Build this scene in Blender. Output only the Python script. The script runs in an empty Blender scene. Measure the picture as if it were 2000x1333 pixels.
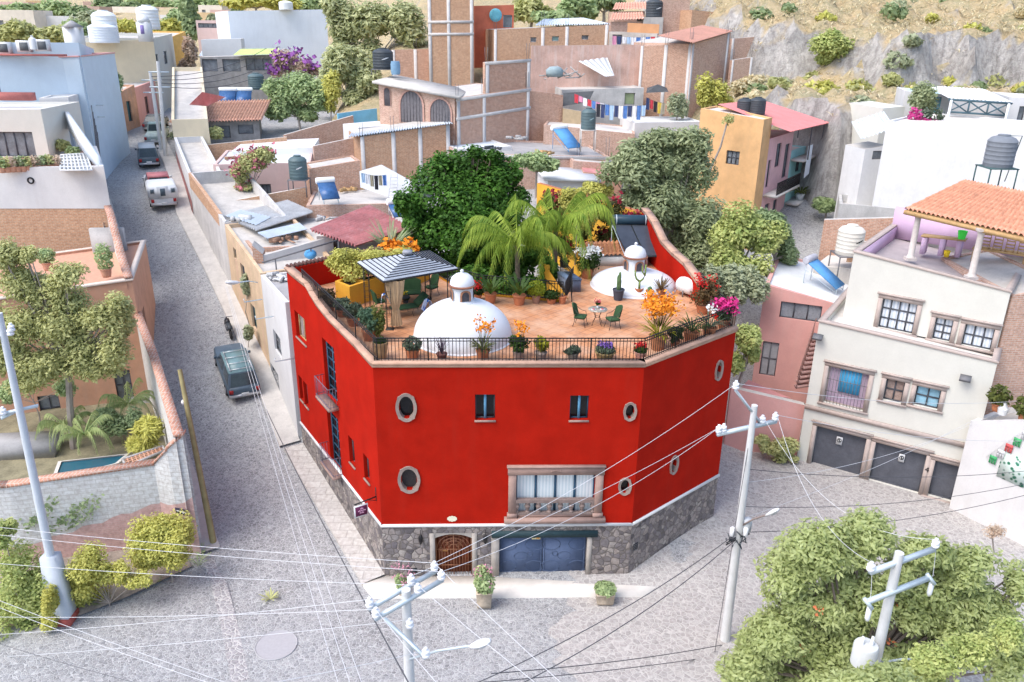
import bpy, math, random
import numpy as np
from mathutils import Vector, Matrix

# ------------------------------------------------------------------ camera, sky, sun, exposure
SC = bpy.context.scene
C = SC.collection
F_ = 1555.; TH = math.radians(21.5); AL = math.radians(0.73); CH = 22.7
cT, sT, cA, sA = math.cos(TH), math.sin(TH), math.cos(AL), math.sin(AL)
_X = Vector((1, 0, 0)); _D = Vector((0, -sT, -cT)); _Fw = Vector((0, cT, -sT))
_R = _X*cA - _D*sA; _Dn = _X*sA + _D*cA
cam = bpy.data.cameras.new('camera'); camo = bpy.data.objects.new('camera', cam); C.objects.link(camo)
m3 = Matrix((_R, -_Dn, -_Fw)).transposed()
camo.matrix_world = Matrix.Translation((0, 0, CH)) @ m3.to_4x4()
cam.sensor_width = 36; cam.lens = 36*F_/2000; cam.clip_start = .5; cam.clip_end = 3000
SC.camera = camo
W = bpy.data.worlds.new('World'); SC.world = W; W.use_nodes = True
wn = W.node_tree.nodes; bg = wn['Background']
sky = wn.new('ShaderNodeTexSky'); sky.sky_type = 'NISHITA'; sky.sun_disc = False
SUN_EL, SUN_AZ = 56, -122           # azimuth measured from +Y towards +X: light comes from the left
sky.sun_elevation = math.radians(SUN_EL); sky.sun_rotation = math.radians(SUN_AZ)
sky.air_density = 1.0; sky.dust_density = 2.6; sky.ozone_density = 1.0
W.node_tree.links.new(sky.outputs[0], bg.inputs[0]); bg.inputs[1].default_value = .15
sl = bpy.data.lights.new('sun', 'SUN'); sl.energy = 1.0; sl.angle = math.radians(40); sl.color = (1, .985, .965)
so = bpy.data.objects.new('sun', sl); C.objects.link(so)
_sd = Vector((math.sin(math.radians(SUN_AZ))*math.cos(math.radians(SUN_EL)), math.cos(math.radians(SUN_AZ))*math.cos(math.radians(SUN_EL)), math.sin(math.radians(SUN_EL))))
so.rotation_euler = _sd.to_track_quat('Z', 'Y').to_euler(); so.location = (-30, 0, 60)
SC.view_settings.view_transform = 'Standard'; SC.view_settings.look = 'None'; SC.view_settings.gamma = 1
SC.view_settings.exposure = 1.15
SC.cycles.max_bounces = 6; SC.cycles.diffuse_bounces = 3; SC.cycles.glossy_bounces = 2; SC.cycles.transparent_max_bounces = 4

# ------------------------------------------------------------------ measuring: where a photo pixel meets a plane of the place
def ray(u, v):
    dx, dy = (u-1000)/F_, (v-666.5)/F_
    a = dx*cA+dy*sA; b = -dx*sA+dy*cA
    return (a, cT-b*sT, -sT-b*cT)
def atY(u, v, Y):
    r = ray(u, v); k = Y/r[1]; return Vector((r[0]*k, Y, CH+r[2]*k))
def atZ(u, v, z):
    r = ray(u, v); k = (z-CH)/r[2]; return Vector((r[0]*k, r[1]*k, z))
def atP(u, v, a, b):
    r = ray(u, v); nx, ny = b[1]-a[1], -(b[0]-a[0])
    k = (nx*a[0]+ny*a[1])/(nx*r[0]+ny*r[1]); return Vector((r[0]*k, r[1]*k, CH+r[2]*k))
def proj(x, y, z):
    z -= CH; d = y*cT-z*sT; b = (-z*cT-y*sT)/d; a = x/d
    return (1000+(a*cA-b*sA)*F_, 666.5+(a*sA+b*cA)*F_, d)
def lerp(t, pts):
    for (a, za), (b, zb) in zip(pts, pts[1:]):
        if t <= b: return za+(zb-za)*(t-a)/(b-a)
    return pts[-1][1]
GP = [(-50, 0), (28, 0), (29, .15), (38.4, 1.45), (42, 2.5), (50, 5), (63, 9.3), (72, 11), (85, 12.5), (110, 13.5), (200, 14)]
def gy(Y): return lerp(Y, GP)
def gz(x, y):
    b = max(0, min(1, (x-8)/5)); return gy(y)*(1-b)+lerp(y, [(-50, 0), (41, 0), (50, 2), (60, 6), (70, 9), (200, 14)])*b
def atG(u, v):
    r = ray(u, v); k = 10
    while k < 300 and CH+r[2]*k > gy(r[1]*k): k += .05
    return Vector((r[0]*k, r[1]*k, gy(r[1]*k)))

# ------------------------------------------------------------------ materials
MATS = {}
def newmat(name, rough=.85, metal=0.):
    m = bpy.data.materials.new(name); m.use_nodes = True; nt = m.node_tree; b = nt.nodes['Principled BSDF']
    b.inputs['Roughness'].default_value = rough; b.inputs['Metallic'].default_value = metal
    try: b.inputs['Specular IOR Level'].default_value = .3
    except Exception: pass
    return m, nt, b
def N(nt, typ, **k):
    n = nt.nodes.new(typ)
    for a, b in k.items(): setattr(n, a, b)
    return n
def c4(c): return (c[0], c[1], c[2], 1)
def mul(c, k): return tuple(max(0, min(1, x*k)) for x in c)
def S(*c):
    """sRGB 0-255 -> linear"""
    return tuple(((x/255)/12.92 if x/255 < .04045 else ((x/255+.055)/1.055)**2.4) for x in c)
def mixc(nt, fac, a, b, mode='MIX'):
    n = N(nt, 'ShaderNodeMix', data_type='RGBA', blend_type=mode)
    L = nt.links.new
    for i, x in ((0, fac), (6, a), (7, b)):
        if hasattr(x, 'is_output'): L(x, n.inputs[i])
        elif i == 0: n.inputs[0].default_value = x
        else: n.inputs[i].default_value = c4(x)
    return n.outputs[2]
def ramp(nt, fac, lo, hi):
    n = N(nt, 'ShaderNodeMapRange'); n.inputs[1].default_value = lo; n.inputs[2].default_value = hi
    nt.links.new(fac, n.inputs[0]); return n.outputs[0]
def pos(nt, scale=(1, 1, 1)):
    g = N(nt, 'ShaderNodeNewGeometry'); mp = N(nt, 'ShaderNodeMapping'); mp.inputs['Scale'].default_value = scale
    nt.links.new(g.outputs['Position'], mp.inputs['Vector']); return mp.outputs[0]
def noise(nt, vec, scale, detail=4, rough=.6):
    n = N(nt, 'ShaderNodeTexNoise'); n.inputs['Scale'].default_value = scale; n.inputs['Detail'].default_value = detail
    n.inputs['Roughness'].default_value = rough
    nt.links.new(vec, n.inputs['Vector']); return n.outputs['Fac']
def bump(nt, b, h, dist, strength=.6):
    n = N(nt, 'ShaderNodeBump'); n.inputs['Strength'].default_value = strength; n.inputs['Distance'].default_value = dist
    nt.links.new(h, n.inputs['Height']); nt.links.new(n.outputs[0], b.inputs['Normal'])
def M(name, col, var=.12, scale=2., rough=.85, metal=0., stain=0., staincol=None, bmp=.0, fine=12.):
    """painted / plastered / plain surface: two scales of mottling, optional vertical weather stains"""
    if name in MATS: return MATS[name]
    m, nt, b = newmat(name, rough, metal)
    p = pos(nt)
    c = mixc(nt, ramp(nt, noise(nt, p, scale), .3, .7), mul(col, 1-var), mul(col, 1+var))
    f = noise(nt, p, fine, 3)
    c = mixc(nt, ramp(nt, f, .35, .75), c, mixc(nt, 1., c, (1-var,)*3, 'MULTIPLY'))
    if stain:
        s = noise(nt, pos(nt, (1.6, 1.6, .16)), 1.3, 5, .7)
        s2 = N(nt, 'ShaderNodeMath', operation='MULTIPLY'); nt.links.new(ramp(nt, s, .5, .75), s2.inputs[0]); s2.inputs[1].default_value = stain
        c = mixc(nt, s2.outputs[0], c, staincol or mul(col, .55))
    nt.links.new(c, b.inputs['Base Color'])
    if bmp: bump(nt, b, f, bmp)
    MATS[name] = m; return m
def uvn(nt):
    return N(nt, 'ShaderNodeUVMap').outputs[0]
def brick(name, c1, c2, mortar, w=.30, h=.10, ms=.018, stain=.35, staincol=None):
    if name in MATS: return MATS[name]
    m, nt, b = newmat(name, .9)
    t = N(nt, 'ShaderNodeTexBrick'); t.inputs['Scale'].default_value = 1.; t.inputs['Brick Width'].default_value = w
    t.inputs['Row Height'].default_value = h; t.inputs['Mortar Size'].default_value = ms; t.inputs['Bias'].default_value = 0
    t.inputs['Color1'].default_value = c4(c1); t.inputs['Color2'].default_value = c4(c2); t.inputs['Mortar'].default_value = c4(mortar)
    u = uvn(nt); nt.links.new(u, t.inputs['Vector'])
    p = pos(nt)
    c = mixc(nt, ramp(nt, noise(nt, p, 6, 4), .35, .7), t.outputs['Color'], mixc(nt, 1., t.outputs['Color'], (.72, .68, .66), 'MULTIPLY'))
    s = N(nt, 'ShaderNodeMath', operation='MULTIPLY'); nt.links.new(ramp(nt, noise(nt, pos(nt, (1, 1, .5)), .55, 5, .65), .48, .72), s.inputs[0]); s.inputs[1].default_value = stain
    c = mixc(nt, s.outputs[0], c, staincol or mortar)
    nt.links.new(c, b.inputs['Base Color'])
    bump(nt, b, t.outputs['Fac'], -.012, .5)
    MATS[name] = m; return m
def stones(name, cols, mortar, scale=2.2, edge=.06, uv=True, rough=.9, b_=.03, warm=None, squash=1.):
    """rubble stone or cobbles: voronoi cells with mortar between"""
    if name in MATS: return MATS[name]
    m, nt, b = newmat(name, rough)
    v = uvn(nt) if uv else pos(nt, (1, 1, 0))
    w = N(nt, 'ShaderNodeTexNoise'); w.inputs['Scale'].default_value = scale*1.3; w.inputs['Detail'].default_value = 2
    nt.links.new(v, w.inputs['Vector'])
    ad = N(nt, 'ShaderNodeVectorMath', operation='MULTIPLY_ADD'); nt.links.new(w.outputs['Color'], ad.inputs[0]); ad.inputs[1].default_value = (.22/scale*2,)*3; nt.links.new(v, ad.inputs[2])
    vs = N(nt, 'ShaderNodeMapping'); vs.inputs['Scale'].default_value = (1, squash, 1); nt.links.new(ad.outputs[0], vs.inputs['Vector'])
    d = N(nt, 'ShaderNodeTexVoronoi', feature='DISTANCE_TO_EDGE'); d.inputs['Scale'].default_value = scale; nt.links.new(vs.outputs[0], d.inputs['Vector'])
    e = N(nt, 'ShaderNodeTexVoronoi', feature='F1'); e.inputs['Scale'].default_value = scale; nt.links.new(vs.outputs[0], e.inputs['Vector'])
    cr = N(nt, 'ShaderNodeValToRGB'); cr.color_ramp.interpolation = 'LINEAR'
    els = cr.color_ramp.elements; k = len(cols)
    for i, c in enumerate(cols):
        el = els[i] if i < 2 else els.new(i/(k-1))
        el.position = i/(k-1); el.color = c4(c)
    sp = N(nt, 'ShaderNodeSeparateColor'); nt.links.new(e.outputs['Color'], sp.inputs[0]); nt.links.new(sp.outputs[0], cr.inputs[0])
    p = pos(nt)
    c = mixc(nt, ramp(nt, noise(nt, p, 5, 5, .7), .35, .68), cr.outputs[0], mixc(nt, 1., cr.outputs[0], (.62, .6, .6), 'MULTIPLY'))
    if warm:
        c = mixc(nt, ramp(nt, noise(nt, p, .22, 4, .6), .42, .68), c, mixc(nt, 1., c, warm, 'MULTIPLY'))
        c = mixc(nt, ramp(nt, noise(nt, p, .55, 6, .7), .54, .72), c, mixc(nt, 1., c, (.80, .79, .78), 'MULTIPLY'))
    c = mixc(nt, ramp(nt, d.outputs['Distance'], edge*.4, edge*1.4), mortar, c)
    nt.links.new(c, b.inputs['Base Color'])
    bump(nt, b, ramp(nt, d.outputs['Distance'], 0, edge*2.5), b_, .8)
    MATS[name] = m; return m
def leaf(name, lo, hi, tr=.35, spot=None):
    """leaves: every leaf face its own tone between lo and hi, slightly translucent"""
    if name in MATS: return MATS[name]
    m, nt, b = newmat(name, .6)
    g = N(nt, 'ShaderNodeNewGeometry')
    p = pos(nt)
    a = N(nt, 'ShaderNodeMath', operation='MULTIPLY_ADD'); nt.links.new(g.outputs['Random Per Island'], a.inputs[0]); a.inputs[1].default_value = .65
    nt.links.new(ramp(nt, noise(nt, p, .9, 3), .3, .75), a.inputs[2])
    a2 = N(nt, 'ShaderNodeMath', operation='MULTIPLY'); nt.links.new(a.outputs[0], a2.inputs[0]); a2.inputs[1].default_value = .62
    c = mixc(nt, a2.outputs[0], lo, hi)
    if spot:
        c = mixc(nt, ramp(nt, g.outputs['Random Per Island'], 1-spot[1], 1-spot[1]+.01), c, spot[0])
    nt.links.new(c, b.inputs['Base Color'])
    t = N(nt, 'ShaderNodeBsdfTranslucent'); nt.links.new(c, t.inputs[0])
    mx = N(nt, 'ShaderNodeMixShader'); mx.inputs[0].default_value = tr
    nt.links.new(b.outputs[0], mx.inputs[1]); nt.links.new(t.outputs[0], mx.inputs[2])
    nt.links.new(mx.outputs[0], nt.nodes['Material Output'].inputs[0])
    MATS[name] = m; return m
def stripes(name, cols, width=.1, axis=0, rough=.8):
    """woven or painted stripes along uv"""
    if name in MATS: return MATS[name]
    m, nt, b = newmat(name, rough)
    sx = N(nt, 'ShaderNodeSeparateXYZ'); nt.links.new(uvn(nt), sx.inputs[0])
    f = N(nt, 'ShaderNodeMath', operation='MODULO'); nt.links.new(sx.outputs[axis], f.inputs[0]); f.inputs[1].default_value = width*2
    f0 = N(nt, 'ShaderNodeMath', operation='ABSOLUTE'); nt.links.new(f.outputs[0], f0.inputs[0])
    g = N(nt, 'ShaderNodeMath', operation='GREATER_THAN'); nt.links.new(f0.outputs[0], g.inputs[0]); g.inputs[1].default_value = width
    nt.links.new(mixc(nt, g.outputs[0], cols[0], cols[1]), b.inputs['Base Color'])
    MATS[name] = m; return m

# ------------------------------------------------------------------ mesh building
OFF = {}
class MB:
    def __init__(s): s.v = []; s.f = []
    def poly(s, pts):
        n = len(s.v); s.v += [tuple(p) for p in pts]; s.f.append(tuple(range(n, n+len(pts)))); return s
    def box(s, x, y, z, sx, sy, sz, rz=0., ux=None):
        """box centred x,y with its bottom at z"""
        c, sn = math.cos(rz), math.sin(rz); n = len(s.v)
        for dz in (0, sz):
            for a, b in ((-1, -1), (1, -1), (1, 1), (-1, 1)):
                px, py = a*sx/2, b*sy/2
                s.v.append((x+px*c-py*sn, y+px*sn+py*c, z+dz))
        s.f += [tuple(n+i for i in q) for q in ((3, 2, 1, 0), (4, 5, 6, 7), (0, 1, 5, 4), (1, 2, 6, 5), (2, 3, 7, 6), (3, 0, 4, 7))]; return s
    def obox(s, o, ex, ey, ez):
        """box from a corner and three edge vectors"""
        o, ex, ey, ez = map(Vector, (o, ex, ey, ez)); n = len(s.v)
        for d in (Vector((0, 0, 0)), ez):
            for p in (o, o+ex, o+ex+ey, o+ey): s.v.append(tuple(p+d))
        q = ((3, 2, 1, 0), (4, 5, 6, 7), (0, 1, 5, 4), (1, 2, 6, 5), (2, 3, 7, 6), (3, 0, 4, 7))
        if ex.cross(ey).dot(ez) < 0: q = tuple(tuple(reversed(t)) for t in q)
        s.f += [tuple(n+i for i in t) for t in q]; return s
    def prism(s, poly, z0, z1, bottom=False):
        k = len(poly); n = len(s.v)
        s.v += [(p[0], p[1], z0) for p in poly]+[(p[0], p[1], z1) for p in poly]
        for i in range(k):
            j = (i+1) % k; s.f.append((n+i, n+j, n+k+j, n+k+i))
        s.f.append(tuple(n+k+i for i in range(k)))
        if bottom: s.f.append(tuple(n+i for i in reversed(range(k))))
        return s
    def tube(s, pts, r, n=6, r2=None, cap=True):
        pts = [Vector(p) for p in pts]; k = len(pts); b0 = len(s.v)
        for i, p in enumerate(pts):
            d = (pts[min(i+1, k-1)]-pts[max(i-1, 0)])
            if d.length < 1e-9: d = Vector((0, 0, 1))
            d.normalize(); up = Vector((0, 0, 1)) if abs(d.z) < .9 else Vector((1, 0, 0))
            a = d.cross(up).normalized(); b = a.cross(d)
            rr = r if r2 is None else r+(r2-r)*i/max(1, k-1)
            for j in range(n):
                t = 2*math.pi*j/n; s.v.append(tuple(p+(a*math.cos(t)+b*math.sin(t))*rr))
        for i in range(k-1):
            for j in range(n):
                j2 = (j+1) % n
                s.f.append((b0+i*n+j, b0+i*n+j2, b0+(i+1)*n+j2, b0+(i+1)*n+j))
        if cap:
            s.f.append(tuple(b0+j for j in reversed(range(n)))); s.f.append(tuple(b0+(k-1)*n+j for j in range(n)))
        return s
    def lathe(s, prof, c=(0, 0, 0), n=16, M4=None, sx=1., sy=1.):
        b0 = len(s.v); k = len(prof)
        for r, z in prof:
            for j in range(n):
                t = 2*math.pi*j/n; p = Vector((r*math.cos(t)*sx, r*math.sin(t)*sy, z))
                if M4 is not None: p = M4 @ p
                s.v.append((c[0]+p.x, c[1]+p.y, c[2]+p.z))
        for i in range(k-1):
            for j in range(n):
                j2 = (j+1) % n; s.f.append((b0+i*n+j, b0+i*n+j2, b0+(i+1)*n+j2, b0+(i+1)*n+j))
        if prof[0][0] > 1e-4: s.f.append(tuple(b0+j for j in reversed(range(n))))
        if prof[-1][0] > 1e-4: s.f.append(tuple(b0+(k-1)*n+j for j in range(n)))
        return s
    def ball(s, c, r, n=10, k=6, rz=None):
        rz = rz or r
        return s.lathe([(r*math.sin(math.pi*i/k), -rz*math.cos(math.pi*i/k)) for i in range(k+1)], c, n)
    def leaves(s, P, Nn, size, asp=1.6, rng=None, tri=False):
        """P points (n,3); leaf quads of random tilt around normals Nn"""
        rng = rng or np.random.default_rng(1); n = len(P)
        r = rng.normal(size=(n, 3)); d = np.cross(Nn, r); d /= np.linalg.norm(d, axis=1)[:, None]+1e-9
        e = np.cross(Nn, d); e /= np.linalg.norm(e, axis=1)[:, None]+1e-9
        sz = size*(.6+.8*rng.random((n, 1)))
        a = d*sz*asp/2; b = e*sz/2
        Q = np.stack([P-a, P+b*.9, P+a, P-b*.9], 1).reshape(-1, 3)
        b0 = len(s.v); s.v += [tuple(x) for x in Q.tolist()]
        s.f += [(b0+4*i, b0+4*i+1, b0+4*i+2, b0+4*i+3) for i in range(n)]; return s
    def cloud(s, blobs, n, size, seed=0, asp=1.6, shell=.55, up=.25):
        """leaves through the volumes of ellipsoid blobs (x,y,z,rx,ry,rz), denser towards their skins"""
        rng = np.random.default_rng(seed)
        B = np.array(blobs, float); w = (B[:, 3]*B[:, 4]+B[:, 4]*B[:, 5]+B[:, 3]*B[:, 5])
        idx = rng.choice(len(B), n, p=w/w.sum()); d = rng.normal(size=(n, 3)); d /= np.linalg.norm(d, axis=1)[:, None]
        rr = shell+(1.08-shell)*rng.random((n, 1))**.7
        rr *= 1+.12*np.sin(7*d[:, :1]+idx[:, None])*np.cos(6*d[:, 1:2]+2*idx[:, None])
        P = B[idx, :3]+d*rr*B[idx, 3:6]
        nn = d*.8+rng.normal(size=(n, 3))*.55+np.array([0, 0, up]); nn /= np.linalg.norm(nn, axis=1)[:, None]
        return s.leaves(P, nn, size, asp, rng)
    def build(s, name, mat, parent=None, loc=None, smooth=False, ang=40):
        me = bpy.data.meshes.new(name)
        off = Vector(OFF.get(parent.name, (0, 0, 0))) if parent else Vector(loc or (0, 0, 0))
        nv = len(s.v); V = np.array(s.v, np.float64).reshape(-1, 3)-np.array(off)
        me.vertices.add(nv); me.vertices.foreach_set('co', V.ravel())
        ln = [len(f) for f in s.f]; tot = sum(ln)
        me.loops.add(tot); me.loops.foreach_set('vertex_index', [i for f in s.f for i in f])
        me.polygons.add(len(s.f)); st = np.cumsum([0]+ln[:-1]); me.polygons.foreach_set('loop_start', st); me.polygons.foreach_set('loop_total', ln)
        me.update(calc_edges=True)
        if smooth:
            me.polygons.foreach_set('use_smooth', [True]*len(s.f))
            try: me.set_sharp_from_angle(angle=math.radians(ang))
            except Exception: pass
        # uv in metres: walls (distance along the wall, height), floors (x, y)
        nrm = np.zeros(len(s.f)*3); me.polygons.foreach_get('normal', nrm); nrm = nrm.reshape(-1, 3)
        li = np.array([i for f in s.f for i in f]); fi = np.repeat(np.arange(len(s.f)), ln); nn = nrm[fi]; p = V[li]+np.array(off)
        h = np.hypot(nn[:, 0], nn[:, 1])+1e-9; tx, ty = -nn[:, 1]/h, nn[:, 0]/h; wall = np.abs(nn[:, 2]) < .75
        uu = np.where(wall, p[:, 0]*tx+p[:, 1]*ty, p[:, 0]); vv = np.where(wall, p[:, 2], p[:, 1])
        uvl = me.uv_layers.new(name='UVMap'); uvl.data.foreach_set('uv', np.stack([uu, vv], 1).ravel())
        me.materials.append(mat); me.update()
        o = bpy.data.objects.new(name, me); C.objects.link(o)
        if parent: o.parent = parent; OFF[o.name] = tuple(off)
        else: o.location = off; OFF[o.name] = tuple(off)
        return o

def tag(o, label=None, cat=None, group=None, kind=None):
    for k, x in (('label', label), ('category', cat), ('group', group), ('kind', kind)):
        if x: o[k] = x
    return o
def thing(name, label, cat, loc=(0, 0, 0), rz=0., group=None, local=False):
    """an Empty at the thing's base; parts are built in world coordinates (local=True: around the origin)"""
    o = bpy.data.objects.new(name, None); C.objects.link(o); o.empty_display_size = .3
    o.location = loc; o.rotation_euler = (0, 0, rz); OFF[o.name] = (0, 0, 0) if local else tuple(loc)
    return tag(o, label, cat, group)
def dup(o, loc=None, rz=None, label=None, scale=None, parent=None):
    c = o.copy(); C.objects.link(c)
    if parent: c.parent = parent
    for ch in o.children: dup(ch, parent=c)
    if loc is not None: c.location = loc
    if rz is not None: c.rotation_euler = (0, 0, rz)
    if scale is not None: c.scale = (scale,)*3
    if label: c['label'] = label
    return c
def struct(mb, name, mat, smooth=False):
    return tag(mb.build(name, mat, None, smooth=smooth), kind='structure')
def textmesh(txt, size, M4, name, mat, parent, bold=0.):
    cu = bpy.data.curves.new('lettering', 'FONT'); cu.body = txt; cu.size = size; cu.align_x = 'CENTER'; cu.align_y = 'CENTER'; cu.extrude = .004; cu.offset = bold
    o = bpy.data.objects.new('lettering', cu); C.objects.link(o)
    me = bpy.data.meshes.new_from_object(o.evaluated_get(bpy.context.evaluated_depsgraph_get()))
    bpy.data.objects.remove(o); me.transform(M4); me.transform(Matrix.Translation(-Vector(OFF[parent.name]))); me.name = name
    me.materials.clear(); me.materials.append(mat)
    p = bpy.data.objects.new(name, me); C.objects.link(p); p.parent = parent; return p

# ------------------------------------------------------------------ walls, windows, houses
def frame(a, b):
    a, b = Vector((a[0], a[1], 0)), Vector((b[0], b[1], 0)); d = (b-a); L = d.length; d /= L
    return a, d, Vector((d.y, -d.x, 0)), L
def pxrect(a, b, u0, v0, u1, v1):
    """a pixel rectangle on the wall a-b -> s0, s1, z0, z1"""
    A, d, n, L = frame(a, b); um, vm = (u0+u1)/2, (v0+v1)/2
    s0, s1 = ((atP(u, vm, a, b)-A).dot(d) for u in (u0, u1))
    return (s0, s1, atP(um, v1, a, b).z, atP(um, v0, a, b).z)
def wall(mb, a, b, z0, z1, holes=(), depth=.2, cuts=()):
    """outer face from a to b (outside on the right), z1 a height or a function of distance; real openings with reveals"""
    A, d, n, L = frame(a, b); zt = z1 if callable(z1) else (lambda s: z1)
    hs = [(max(.02, h[0]), min(L-.02, h[1]), h[2], h[3]) for h in holes]
    ss = sorted(set([0, L]+[x for h in hs for x in h[:2]]+list(cuts)))
    zz = sorted(set([z0]+[x for h in hs for x in h[2:4]]))
    P = lambda s, z, k=0.: A+d*s-n*k+Vector((0, 0, z))
    for s0, s1 in zip(ss, ss[1:]):
        sm = (s0+s1)/2
        for i in range(len(zz)):
            lo = zz[i]; hi = zz[i+1] if i+1 < len(zz) else None; zm = (lo+(hi if hi is not None else lo+.01))/2
            if any(h[0]-1e-6 <= s0 and s1 <= h[1]+1e-6 and h[2] <= zm <= h[3] for h in hs): continue
            if hi is None: mb.poly([P(s0, lo), P(s1, lo), P(s1, zt(s1)), P(s0, zt(s0))])
            else: mb.poly([P(s0, lo), P(s1, lo), P(s1, hi), P(s0, hi)])
    for s0, s1, h0, h1 in hs:
        mb.poly([P(s0, h0), P(s0, h0, depth), P(s1, h0, depth), P(s1, h0)][::-1]); mb.poly([P(s0, h1), P(s1, h1), P(s1, h1, depth), P(s0, h1, depth)][::-1])
        mb.poly([P(s0, h0), P(s0, h1), P(s0, h1, depth), P(s0, h0, depth)][::-1]); mb.poly([P(s1, h0), P(s1, h0, depth), P(s1, h1, depth), P(s1, h1)][::-1])
def wbox(mb, a, b, s0, s1, z0, z1, out0, out1):
    """box on a wall, from out0 to out1 metres in front of it"""
    A, d, n, L = frame(a, b)
    mb.obox(A+d*s0+n*out0+Vector((0, 0, z0)), d*(s1-s0), n*(out1-out0), Vector((0, 0, z1-z0)))
def window(parent, a, b, r, fm, pm, nx=2, ny=2, depth=.2, fw=.06, name='window', bar=.035, grille=None, surround=None, sill=None, sw=.16):
    s0, s1, z0, z1 = r; mb = MB()
    for q in ((s0, s0+fw, z0, z1), (s1-fw, s1, z0, z1), (s0+fw, s1-fw, z0, z0+fw), (s0+fw, s1-fw, z1-fw, z1)): wbox(mb, a, b, *q, -depth+.01, -depth+.08)
    for i in range(1, nx):
        s = s0+(s1-s0)*i/nx; wbox(mb, a, b, s-bar, s+bar, z0+fw, z1-fw, -depth+.012, -depth+.07)
    for j in range(1, ny):
        z = z0+(z1-z0)*j/ny; wbox(mb, a, b, s0+fw, s1-fw, z-bar, z+bar, -depth+.014, -depth+.06)
    w = mb.build(name, fm, parent)
    A, d, n, L = frame(a, b); P = lambda s, z: A+d*s-n*(depth-.006)+Vector((0, 0, z))
    MB().poly([P(s0, z0), P(s1, z0), P(s1, z1), P(s0, z1)]).build('pane', pm, w)
    if grille:
        g = MB(); k = max(2, int((s1-s0)/.16))
        for i in range(1, k):
            s = s0+(s1-s0)*i/k; wbox(g, a, b, s-.012, s+.012, z0, z1, -.03, -.006)
        for z in (z0+(z1-z0)*.33, z0+(z1-z0)*.66): wbox(g, a, b, s0, s1, z-.014, z+.014, -.006, .015)
        g.build('grille', grille, w)
    if surround:
        g = MB(); e = .07
        wbox(g, a, b, s0-sw, s0, z0-.02, z1+.0, -.02, e); wbox(g, a, b, s1, s1+sw, z0-.02, z1, -.02, e)
        wbox(g, a, b, s0-sw, s1+sw, z1, z1+sw, -.02, e+.004); wbox(g, a, b, s0-sw-.08, s1+sw+.08, z1+sw, z1+sw+.09, -.02, e+.07)
        wbox(g, a, b, s0-sw-.05, s1+sw+.05, z0-.14, z0-.02, -.02, e+.05); g.build('stone_surround', surround, w)
    elif sill:
        g = MB(); wbox(g, a, b, s0-.03, s1+.03, z0-.07, z0, -.02, .06); g.build('sill', sill, w)
    return w
def inset(poly, t):
    k = len(poly); out = []
    for i in range(k):
        p0, p1, p2 = (Vector((poly[j % k][0], poly[j % k][1], 0)) for j in (i-1, i, i+1))
        d1 = (p1-p0).normalized(); d2 = (p2-p1).normalized(); n1 = Vector((-d1.y, d1.x, 0)); n2 = Vector((-d2.y, d2.x, 0))
        m = n1+n2; m /= max(.3, m.dot(n1)); out.append(p1+m*t)
    return out
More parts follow.
